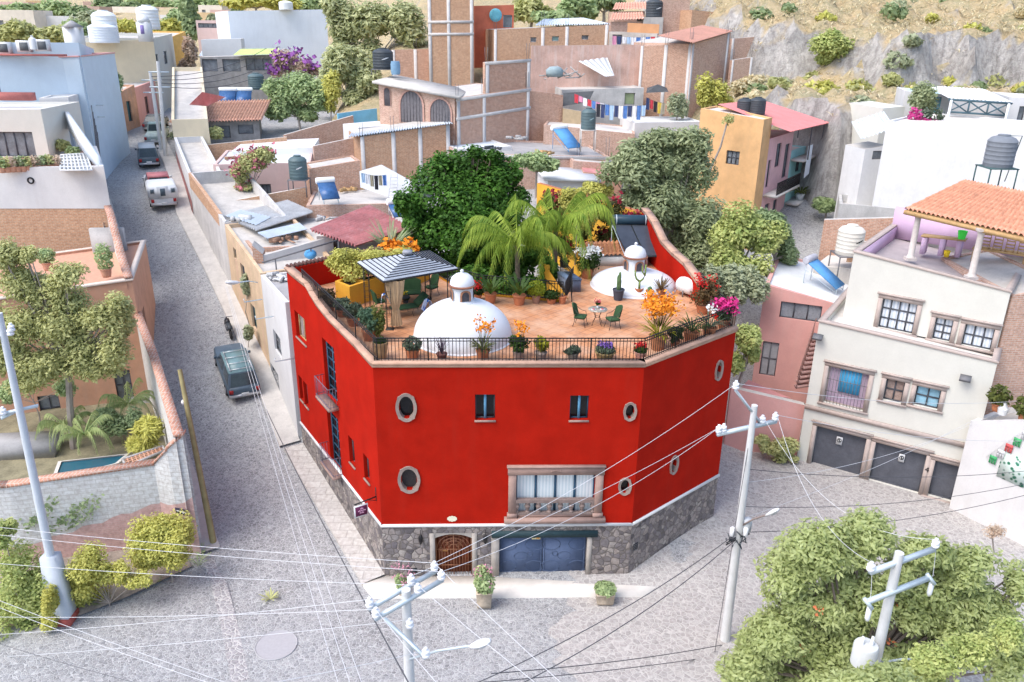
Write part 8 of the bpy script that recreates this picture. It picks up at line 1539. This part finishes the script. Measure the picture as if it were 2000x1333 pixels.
def vehicle(label, name, cat, u, v, rz, paint, Ln=4.6, W_=1.8, kind='suv', roofm=None, group=None, wh=.34, cabm=None):
    p = atG(u, v); slope = math.atan((gy(p.y+1)-gy(p.y-1))/2); t = thing(name, label, cat, tuple(p), local=True, group=group); t.rotation_euler = (slope*math.cos(rz), 0, rz); h = Ln/2; bz = .36; belt = .98
    body = loft([csec(-h, W_*.9, .45, .86), csec(-h+.12, W_*.97, .38, .97), csec(-h+1.2, W_, bz, belt), csec(h*.25, W_, bz, belt), csec(h-1.0, W_*.98, bz, belt-.05), csec(h-.25, W_*.93, .38, .84), csec(h, W_*.86, .45, .74)]); b = body.build('body', paint, t, smooth=True, ang=50)
    cab = {'suv': (-h+.12, -h+.55, h*.16, h*.42, 1.68), 'pickup': (-h*.12, -h*.06, h*.28, h*.5, 1.66), 'sedan': (-h+.7, -h*.42, h*.12, h*.45, 1.42)}[kind]; y0, y1, y2, y3, zt = cab
    cs = lambda y, w, z0, z1: [(-w/2, y, z0), (w/2, y, z0), (w/2, y, z0+.02), (w/2-.02, y, z1-.06), (w/2-.1, y, z1), (-w/2+.1, y, z1), (-w/2+.02, y, z1-.06), (-w/2, y, z0+.02)]
    wl, wt = W_*.94, W_*.78; m = MB()
    B = [(-wl/2, y0, belt-.02), (wl/2, y0, belt-.02), (wl/2, y3, belt-.04), (-wl/2, y3, belt-.04)]; T = [(-wt/2, y1, zt), (wt/2, y1, zt), (wt/2, y2, zt), (-wt/2, y2, zt)]
    for i in range(4): m.poly([B[i], B[(i+1) % 4], T[(i+1) % 4], T[i]])
    m.build('cabin', cabm or paint, t); m = MB(); M1 = [(x*1.0, y-.0, zt+.03) for x, y, z in T]; ce = Vector((0, (y1+y2)/2, zt+.07)); m.poly([Vector(q) for q in M1]); 
    m.v = []; m.f = []; m.prism([(x*1.01, y) for x, y, z in T], zt-.02, zt+.05); m.build('roof', roofm or paint, t)
    GLS = M('car_glass', (.05, .07, .08), .2, 2, .08)
    def pane(a, b, c, d, k=.1):
        a, b, c, d = map(Vector, (a, b, c, d)); ce = (a+b+c+d)/4; n_ = (b-a).cross(d-a).normalized()*.012; q = [x+(ce-x)*k+n_ for x in (a, b, c, d)]; MB().poly(q).build('window', GLS, t)
    pane(B[0], B[1], T[1], T[0], .14); pane(B[2], B[3], T[3], T[2], .1)
    for s_ in (0, 1):
        a, b, c, d = (B[1], B[2], T[2], T[1]) if s_ == 0 else (B[3], B[0], T[0], T[3]); a, b, c, d = map(Vector, (a, b, c, d))
        for k0, k1 in ((.03, .48), (.52, .97)): pane(a+(b-a)*k0, a+(b-a)*k1, d+(c-d)*k1, d+(c-d)*k0, .14)
    for sx in (-1, 1):
        for yy in (-h+.85, h-.9):
            w = MB().lathe([(.16, -.1), (wh*.93, -.11), (wh, -.07), (wh, .07), (wh*.93, .11), (.16, .1)], (sx*(W_/2-.1), yy, wh), 16, Matrix.Rotation(math.radians(90), 4, 'Y')).build('wheel', TYRE, t, smooth=True); MB().lathe([(.02, -.115), (wh*.6, -.112), (wh*.62, .112), (.02, .115)], (sx*(W_/2-.095), yy, wh), 12, Matrix.Rotation(math.radians(90), 4, 'Y')).build('rim', CHR, w)
        MB().box(sx*W_*.4, -h+.03, .62, .22, .1, .26).build('tail_light', LRED, t); MB().box(sx*W_*.36, h-.08, .55, .3, .14, .16).build('headlight', CHR, t); MB().box(sx*(W_/2+.06), y3-.12, belt, .16, .1, .14).build('wing_mirror', paint, t)
    MB().box(0, -h-.03, .38, W_*.94, .14, .16).build('rear_bumper', CHR, t); MB().box(0, h, .36, W_*.88, .14, .18).build('front_bumper', GREYIRON, t); MB().box(0, -h-.105, .52, .42, .02, .16).build('number_plate', WHITE, t); return t, cab
hd = math.radians(29)
t, cab = vehicle('dark blue-green estate car parked beside the red house with a roof rack', 'parked_car', 'car', 462, 737, hd, M('faded_blue_paint', (.09, .13, .17), .15, 2, .35), 4.7, 1.85, 'suv', M('teal_roof', (.16, .26, .28), .12, 2, .35))
m = MB()
for x in (-.6, .6): m.tube([(x, cab[1]+.1, 1.8), (x, cab[2]-.1, 1.8)], .025, 5)
for k in range(4): y = cab[1]+.2+k*(cab[2]-cab[1]-.4)/3; m.tube([(-.66, y, 1.8), (.66, y, 1.8)], .02, 5); m.tube([(-.6, y, 1.7), (-.6, y, 1.8)], .02, 4); m.tube([(.6, y, 1.7), (.6, y, 1.8)], .02, 4)
m.build('roof_rack', CHR, t); m = MB(); m.box(0, cab[0]-.16+.25, 1.05, 1.1, .3, .3); m.build('cargo', M('tan_cargo', (.3, .2, .15), .2, 5), t) if 0 else None
t, cab = vehicle('old red pickup carrying a white camper shell on the steep street', 'camper_pickup', 'pickup truck', 314, 383, math.radians(27), M('chalky_white_paint', (.62, .63, .63), .1, 3, .5), 6.4, 2.0, 'pickup', M('pink_red_roof', (.55, .20, .21), .2, 3, .5), cabm=M('faded_red_paint', (.42, .10, .10), .2, 3, .5))
CW = M('camper_white', (.74, .76, .77), .05, 2, .5); m = loft([[(-1.05, -3.2, .95), (1.05, -3.2, .95), (1.1, -3.2, 1.5), (1.0, -3.05, 1.76), (.9, -3.0, 1.85), (-.9, -3.0, 1.85), (-1.0, -3.05, 1.76), (-1.1, -3.2, 1.5)], [(-1.05, -1.3, .95), (1.05, -1.3, .95), (1.1, -1.3, 1.5), (1.0, -1.3, 1.76), (.9, -1.3, 1.85), (-.9, -1.3, 1.85), (-1.0, -1.3, 1.76), (-1.1, -1.3, 1.5)]]); cb_ = m.build('camper_shell', CW, t)
for x, w, z, h_ in ((-.75, .34, 1.35, .4), (.75, .34, 1.35, .4), (0, .5, 1.1, .7)): m = MB(); m.box(x, -3.215, z, w, .05, h_); o_ = m.build('shell_window', M('camper_trim', (.5, .53, .56)), cb_); m = MB(); m.box(x, -3.25, z+.05, w*.72, .03, h_-.1); m.build('pane', M('blue_grey_pane', (.10, .14, .17)), o_) if 0 else m.build('shell_pane', M('blue_grey_pane', (.10, .14, .17)), cb_)
m = MB(); m.box(0, -3.23, .95, .8, .06, .95); m.build('shell_door', M('camper_door', (.66, .68, .69), .05), cb_)
t, cab = vehicle('dark small car with a pale roof parked just beyond the camper pickup', 'parked_car', 'car', 291, 318, math.radians(25), M('dark_teal_paint', (.08, .11, .13), .15, 2, .35), 4.0, 1.7, 'suv', M('pale_grey_roof', (.50, .54, .56), .08, 2, .4)); t, cab = vehicle('green and white pickup parked beside the street pole', 'parked_pickup', 'pickup truck', 309, 275, math.radians(14), M('dull_green_white', (.36, .44, .42), .3, 3, .5), 4.6, 1.75, 'pickup', M('teal_roof', (.16, .26, .28))); t, cab = vehicle('farthest dark car at the top of the parked row', 'parked_car', 'car', 307, 252, math.radians(8), M('dark_grey_paint', (.12, .14, .15), .1, 2, .4), 4.2, 1.7, 'sedan')
p = atG(447, 652); t = thing('motorcycle', 'dark motorcycle leaning by the wall of the street row', 'motorcycle', tuple(p), math.radians(30), local=True); t.rotation_euler = (math.atan(.25), 0, math.radians(30))
for y in (-.65, .65): MB().lathe([(.2, -.05), (.29, -.06), (.31, 0), (.29, .06), (.2, .05)], (0, y, .31), 16, Matrix.Rotation(math.radians(90), 4, 'Y')).build('wheel', TYRE, t, smooth=True)
m = MB(); m.tube([(0, -.65, .31), (0, -.2, .45), (0, .3, .5), (0, .45, .9), (0, .65, .31)], .05, 5); m.box(0, .05, .28, .28, .4, .3); m.build('frame', GREYIRON, t); MB().box(0, -.35, .72, .26, .7, .12).build('seat', BLKT, t); MB().box(0, .2, .68, .26, .42, .22).build('fuel_tank', M('black_paint', (.03, .03, .035), .1, 3, .3), t); MB().tube([(-.36, .35, 1.02), (0, .48, .95), (.36, .35, 1.02)], .022, 5).build('handlebar', GREYIRON, t)

# ================================================================== STREET POTS BY THE RED HOUSE
def trough(label, u, v, pot, fl, lf, sq=True, seed=1, sc=1.):
    p = atZ(u, v, .1); t = thing('stone_planter', label, 'planter', tuple(p)); r, h = pot; MB().lathe([(r*.95, 0), (r, h*.2), (r*1.08, h*.95), (r*1.15, h), (r*.9, h), (r*.8, h*.85), (0, h*.85)], p, 4 if sq else 12, Matrix.Rotation(math.radians(45), 4, 'Z')).build('trough', M('sandstone_trough', (.52, .43, .33), .2, 4), t); m = MB(); m.cloud([(p.x, p.y, p.z+h+.35*sc, .42*sc, .42*sc, .5*sc), (p.x-.1, p.y, p.z+h+.8*sc, .3*sc, .3*sc, .35*sc)] if fl else [(p.x, p.y, p.z+h+.1, .45*sc, .42*sc, .2*sc)], 900, .1, seed); m.build('foliage', lf, t)
    if fl: m = MB(); rg = random.Random(seed); heads(m, [p+Vector((rg.uniform(-.4, .4), rg.uniform(-.4, .2), h+rg.uniform(.4, 1.2)))*1 for _ in range(14)], .07, 9, np.random.default_rng(seed)); m.build('flowers', fl, t)
trough('stone planter of pink flowers standing between the front door and the garage', 946, 1180, (.42, .75), M('dusty_rose_petal', (.55, .25, .32), .15), LB['mid'], seed=3); trough('low stone trough with a green cushion plant right of the garage', 1180, 1172, (.5, .5), None, LB['mid'], seed=4); trough('small pot of pink flowers at the left front of the house', 787, 1160, (.2, .3), M('dusty_rose_petal', (.55, .25, .32)), LB['mid'], False, 5, .6)

# ================================================================== POLES
def insul(p, parent): m = MB().lathe([(.05, 0), (.11, .02), (.12, .08), (.07, .11), (.11, .14), (.11, .2), (.06, .24), (.05, .3)], tuple(p), 10); m.build('insulator', PORC, parent, smooth=True)
def arm(parent, a, b, w=.11, name='crossarm', mat=None):
    a, b = Vector(a), Vector(b); d = (b-a).normalized(); s = d.cross(Vector((0, 0, 1))).normalized()*w; m = MB(); m.obox(a-s/2, b-a, s, Vector((0, 0, w))); return m.build(name, mat or GALV, parent)
def lamp(parent, a, b, mat=GALV, hl=.75, hw=.16):
    a, b = Vector(a), Vector(b); MB().tube([a, a+(b-a)*.5+Vector((0, 0, .08)), b], .035, 6).build('lamp_arm', mat, parent); d = (b-a).normalized(); R_ = d.to_track_quat('Z', 'Y').to_matrix().to_4x4(); h_ = MB().lathe([(.03, -.05), (.08, .05), (hw, .25), (hw*1.15, hl*.6), (hw*.8, hl*.92), (.02, hl)], tuple(b), 12, R_ @ Matrix.Diagonal((1, .55, 1, 1))).build('lamp_head', WHITE, parent, smooth=True)
    MB().lathe([(hw*.2, hl*.3), (hw*.95, hl*.45), (hw*.9, hl*.75), (.02, hl*.88)], tuple(b-Vector((0, 0, .05))), 10, R_ @ Matrix.Diagonal((1, .5, 1, 1))).build('lens', M('lamp_lens', (.45, .48, .5), .05, 3, .2), h_)
# bottom centre pole
Yc = 18.2; pt = atY(793, 1152, Yc); t = thing('utility_pole', 'concrete utility pole with twin crossarms and a street lamp in front of the red house', 'utility pole', (pt.x, pt.y, 0), group='utility poles'); MB().tube([(pt.x-.05, pt.y, -.2), tuple(pt)], .2, 12, .13).build('pole', POLE, t, smooth=True); zc = pt.z-.35
a1_, b1_ = atY(728, 1205, 17.6), atY(862, 1128, 18.9); a1_.z = b1_.z = zc; a1_ = atZ(726, 1203, zc); b1_ = atZ(858, 1127, zc); off = Vector((.12, -.2, 0))
CA = []
for k, o_ in enumerate((off, -off)): arm(t, a1_+o_, b1_+o_); CA += [(a1_+o_, b1_+o_)]
ins = []
for q in (.02, .98, .62):
    for o_ in (off, -off): p = a1_+(b1_-a1_)*q+o_+Vector((0, 0, .11)); insul(p, t); ins.append(p+Vector((0, 0, .25)))
a2_, b2_ = atZ(752, 1212, zc-.5), atZ(832, 1288, zc-1.0); arm(t, a2_, b2_, .09, 'brace_arm'); insul(b2_+Vector((0, 0, .09)), t); insul(Vector((pt.x+.1, pt.y-.25, zc-.75)), t)
lamp(t, (pt.x, pt.y-.1, 5.6), atY(918, 1262, 17.2)); LMP = None
# right pole
pb, pt2 = Vector((8.67, 25.3, 0)), atY(1474, 792, 25.2); t = thing('utility_pole', 'tall pale utility pole with tilted crossarms at the right corner of the red house', 'utility pole', tuple(pb), group='utility poles'); MB().tube([pb-Vector((0, 0, .3)), pt2], .2, 12, .11).build('pole', POLE, t, smooth=True)
ra, rb = atY(1400, 852, 25.0), atY(1516, 826, 25.6); arm(t, ra, rb, .13); rc, rd = atY(1436, 765, 24.6), atY(1484, 828, 25.5); arm(t, rc, rd, .1, 'brace_arm')
for p in (ra+(rb-ra)*.02, ra+(rb-ra)*.1, ra+(rb-ra)*.97, ra+(rb-ra)*.75): insul(p+Vector((0, 0, .13)), t)
insul(rc+Vector((0, 0, .1)), t); pq_ = lambda v: pb+(pt2-pb)*((proj(*pb)[1]-v)/(proj(*pb)[1]-proj(*pt2)[1]))
q = pq_(1015); lamp(t, q, atY(1497, 1006, 24.6), M('brown_arm', (.25, .2, .18)), .6, .14); MB().lathe([(.1, 0), (.18, .02), (.18, .5), (.1, .55)], tuple(q+Vector((.28, 0, -.15))), 10).build('junction_can', M('grey_can', (.55, .58, .6)), t)
m = MB(); rg = random.Random(4)
for i in range(16): o_ = q+Vector((rg.uniform(-.5, .25), rg.uniform(-.25, 0), rg.uniform(-.6, .0))); m.tube([o_, o_+Vector((rg.uniform(-.3, .3), rg.uniform(-.2, .2), rg.uniform(-.4, .2))), q+Vector((0, 0, -.5))], .025, 4)
m.build('cable_tangle', BLKT, t)
for dx in (-.28, .22): MB().lathe([(.06, -.2), (.1, -.15), (.1, .15), (.05, .2)], tuple(q+Vector((dx, -.15, -.1))), 8).build('ceramic_fuse', PORC, t)
# lower right pole with transformer
pt3 = atY(1757, 1080, 19.3); pb3 = Vector((pt3.x+.1, 19.4, 0)); t = thing('utility_pole', 'short pale pole with two long crossarms rising out of the big lower tree', 'utility pole', tuple(pb3), group='utility poles'); MB().tube([pb3, pt3], .2, 12, .13).build('pole', POLE, t, smooth=True)
A3, B3 = atY(1698, 1122, 18.9), atY(1824, 1076, 19.9); arm(t, A3, B3, .13); A4, B4 = atY(1692, 1180, 18.8), atY(1814, 1132, 19.8); arm(t, A4, B4, .13)
for p in (A3, B3, ): insul(p+Vector((0, 0, .13)), t)
for p in (A4, B4): MB().tube([p+Vector((-.1, 0, .2)), p+Vector((.15, -.1, -.1))], .06, 6).build('fuse_holder', GALV, t); MB().lathe([(.05, -.5), (.08, -.4), (.08, -.05), (.05, 0)], tuple(p+Vector((.12, 0, -.1))), 8).build('arrester', PORC, t)
p = atY(1692, 1262, 19.0); MB().lathe([(.3, -.7), (.36, -.66), (.36, .0), (.33, .05), (0, .1)], tuple(p), 16).build('transformer', M('pale_grey_tank', (.58, .60, .60), .06), t, smooth=True)
for dx in (-.15, .15): MB().lathe([(.05, .05), (.08, .1), (.05, .2), (.04, .35)], tuple(p+Vector((dx, 0, 0))), 8).build('bushing', PORC, t)
lamp(t, pb3+(pt3-pb3)*.52, atY(1815, 1288, 18.6), M('blue_grey_arm', (.35, .42, .5)), .7, .13)
# left pole on its broad concrete foot
pb4 = atG(125, 1212); pt4 = atY(-2, 612, 26.2); t = thing('utility_pole', 'pale leaning utility pole on a broad concrete foot with a red painted base', 'utility pole', tuple(pb4), group='utility poles'); k = .24; jt = pb4+(pt4-pb4)*k; MB().tube([jt-(pt4-pb4)*.03, pt4], .17, 12, .11).build('pole', M('pale_blue_grey_pole', (.56, .60, .64), .06, 2), t, smooth=True)
m = MB(); dd = (pt4-pb4); V_ = []
for kk, w in ((0, .42), (k, .30)): c = pb4+dd*kk; V_ += [(c.x-w, c.y-w*.8, c.z), (c.x+w, c.y-w*.8, c.z), (c.x+w, c.y+w*.8, c.z), (c.x-w, c.y+w*.8, c.z)]
m.v = V_; m.f = [(4, 5, 6, 7), (0, 1, 5, 4), (1, 2, 6, 5), (2, 3, 7, 6), (3, 0, 4, 7)]; ft = m.build('foot', M('blue_grey_foot', (.50, .54, .58), .06, 2), t); MB().box(pb4.x, pb4.y, pb4.z-.1, .92, .76, .42).build('painted_base', M('brick_red_paint', (.42, .10, .08), .12, 4), t)
c = pb4+dd*.125; textmesh('N7', .3, Matrix.Translation(Vector((c.x, c.y-.345, c.z))) @ Matrix.Rotation(math.radians(90), 4, 'X'), 'graffiti', DKIRON, t) if 0 else None
for (u0, v0), (u1, v1) in (((0, 812), (75, 795)), ((2, 820), (40, 802)), ((-10, 665), (28, 646))): arm(t, atY(u0, v0, 26.0), atY(u1, v1, 26.4), .1)
for u, v in ((8, 812), (24, 650), (22, 658)): insul(atY(u, v, 26.0)+Vector((0, 0, .05)), t)
# pole at the garden wall corner, street poles farther up
pbw = Vector((-13.6, 30.6, .3)); ptw = atY(351, 722, 33.); t = thing('utility_pole', 'slim mossy ochre pole leaning beside the garden wall', 'utility pole', tuple(pbw), group='utility poles'); MB().tube([pbw, ptw], .15, 10, .1).build('pole', M('mossy_pole', (.34, .29, .14), .2, 3), t, smooth=True); MB().ball(ptw-Vector((0, .1, 1.6)), .13).build('insulator', PORC, t)
for i, (ub, vb, ut, vt, Y, lb, mt) in enumerate(((315, 288, 293, 140, 76, 'leaning concrete pole beside the green and white pickup', POLE), (322, 300, 308, 120, 74, 'second pale pole close behind the leaning street pole', POLE), (205, 292, 190, 140, 76, 'dark slim pole on the left side of the street bend', GREYIRON), (195, 330, 178, 190, 68, 'dark pole hung with cables against the pale blue house', GREYIRON))):
    pb_, pt_ = atY(ub, vb, Y), atY(ut, vt, Y+.5); t = thing('utility_pole', lb, 'utility pole', tuple(pb_), group='utility poles'); MB().tube([pb_-Vector((0, 0, 1)), pt_], .2 if i < 2 else .12, 8, .14 if i < 2 else .09).build('pole', mt, t, smooth=True)
    for k in (.72, .88): c = pb_+(pt_-pb_)*k; arm(t, c+Vector((-.9, 0, 0)), c+Vector((.9, .1, 0)), .1)
a, b = atY(503, 552, 44), atY(437, 552, 41.5); t = thing('street_lamp', 'grey street lamp reaching over the lane from the white house', 'street lamp', tuple(a), group='street lamps'); lamp(t, a, a+(b-a)*.55, GALV, 1.1, .17)
for k, (u, v, Y) in enumerate(((512, 585, 43.2), (535, 618, 41.6), (575, 700, 38.6))): a = atY(u, v, Y); t = thing('wall_bracket', ['upper cable bracket sticking out over the street', 'middle cable bracket sticking out of the white house', 'short cable bracket on the edge of the red wall'][k], 'bracket', tuple(a)); MB().tube([a, a+Vector((-.9, -.4, -.05)), a+Vector((-.9, -.4, .15))], .035, 5).build('bracket', GALV, t)
# ================================================================== OVERHEAD WIRES
WW = M('bare_aluminium_wire', (.62, .63, .65), .03, 3, .4); WB = M('black_cable', (.09, .09, .10), .05, 3, .6)
def wire(label, a, b, mat=WW, sag=.25, r=.0095, grp='bare overhead wires'):
    a, b = Vector(a), Vector(b); m = MB(); K = 16; m.tube([a+(b-a)*i/K-Vector((0, 0, 4*sag*(i/K)*(1-i/K))) for i in range(K+1)], r, 4, cap=False); tag(m.build('overhead_wire', mat, None, loc=a), label, 'wire', grp)
ends = [(-40, 1026, 850, 1106, ins[3]), (-40, 1041, 845, 1132, ins[2]), (-40, 1098, 760, 1198, ins[4]), (-40, 1205, 728, 1199, ins[0]), (-40, 1242, 745, 1205, ins[1]), (-40, 1286, 800, 1258, Vector((pt.x, pt.y-.25, zc-.5)))]
lbl = ['uppermost white wire from the left edge to the far crossarm end', 'second white wire from the left edge to the far crossarm end', 'third white wire from the left edge to the middle insulators', 'fourth white wire running level to the near crossarm end', 'fifth white wire running level to the near crossarm end', 'lowest level white wire reaching the side of the central pole']
for (u0, v0, u1, v1, e), lb in zip(ends, lbl): wire(lb, atY(u0, v0, 24.5), e, sag=.12)
wire('white wire climbing from the lower brace arm off the bottom left', atY(470, 1345, 14.5), b2_+Vector((0, 0, .3)), sag=.05)
wire('upper white diagonal wire across the lower left corner', atY(-40, 1158, 24), atY(520, 1360, 17.5), sag=.1); wire('lower white diagonal wire across the lower left corner', atY(-40, 1172, 23.5), atY(500, 1365, 17.2), sag=.1); wire('thin dark cable across the lower left corner', atY(-40, 1245, 23.5), atY(330, 1350, 18.), WB, .1)
wire('white wire from the far crossarm end to the top of the right pole', ins[3], rc+Vector((0, 0, .3)), sag=.35); wire('second white wire from the central pole to the right pole arm', ins[2], ra+Vector((0, 0, .3)), sag=.55); wire('third white wire from the central pole to the right pole arm', ins[5], ra+Vector((.1, .1, .3)), sag=.25)
wire('white wire from the far crossarm end down to the bottom edge', ins[3], atY(1130, 1365, 13.8), sag=.05); wire('white wire from the middle insulators down to the bottom edge', ins[4], atY(1085, 1365, 13.6), sag=.05); wire('white wire from the near arm end down under the lamp', ins[0], atY(880, 1365, 14.2), sag=.05)
for k, du in enumerate((0, 6, 12)): wire(['left strand', 'middle strand', 'right strand'][k]+' of the white wire bundle running down the street', atY(440+du*.3, 560, 46), atY(668+du*4, 1360, 15.5), sag=.6, r=.009)
wire('black cable running down the street past the front pavement', atY(520, 800, 39), atY(815, 1365, 14.5), WB, .3, .02); wire('upper black cable from the right pole down to the bottom edge', q+Vector((-.2, -.1, -.3)), atY(860, 1365, 15.5), WB, .5, .018); wire('lower black cable from the right pole down to the bottom edge', q+Vector((-.1, -.1, -.5)), atY(960, 1365, 15.2), WB, .5, .018)
for k, (v0, v1) in enumerate(((1290, 1262), (1318, 1286))): wire(['higher', 'lower'][k]+' black cable crossing in front of the foot of the right pole', atY(960-160*k, v0+26, 17.5), pq_(v1-8)+Vector((0, -.15, 0)), WB, .15, .018)
wire('white wire from the right pole top to the right edge', rc+Vector((0, 0, .3)), atY(2050, 778, 36), sag=.5); wire('white wire from the right pole arm to the right edge', rb+Vector((0, 0, .3)), atY(2050, 860, 34), sag=.4); wire('long sagging white wire to the left end of the upper lower-tree arm', rb+Vector((0, 0, .3)), A3+Vector((0, 0, .4)), sag=1.0); wire('long sagging white wire to the right end of the upper lower-tree arm', ra+(rb-ra)*.75+Vector((0, 0, .4)), B3+Vector((0, 0, .4)), sag=1.3)
wire('left looping jumper wire on the lower-tree pole', A3+Vector((0, 0, .4)), A4+Vector((.1, 0, .1)), sag=-.1); wire('right looping jumper wire on the lower-tree pole', B3+Vector((0, 0, .4)), B4+Vector((.1, 0, .1)), sag=-.1)
wire('upper black cable from the right pole across the garage doors', pq_(905), atY(2050, 915, 31), WB, .4, .014); wire('middle black cable from the right pole across the garage doors', pq_(975), atY(2050, 935, 30), WB, .5, .014); wire('lower black cable from the lamp to the right edge', pq_(1025), atY(2050, 955, 29), WB, .5, .016); wire('slanting white service wire to the cream house corner', pq_(1000), atP(1905, 815, ca, cb)+n*.3, sag=.3); wire('second slanting white service wire to the cream house corner', pq_(930), atP(1905, 822, ca, cb)+n*.3, sag=.5)
wire('thin guy wire beside the right pole', pt2-Vector((0, 0, .5)), Vector((8.1, 24.6, 0)), WB, 0, .012)
for k in range(5): wire(['first', 'second', 'third', 'fourth', 'fifth'][k]+' cable strung along the left side of the steep street', atY(178+k*3, 200+k*14, 68), atY(205+k*2, 460+k*6, 50), WB, .4, .025, 'street cables')
for k in range(4): wire(['first', 'second', 'third', 'fourth'][k]+' cable from the leaning street pole toward the white hall', atY(296+k*4, 150+k*6, 76), atY(520, 95+k*16, 100), WB, .8, .03, 'cables to the white hall')
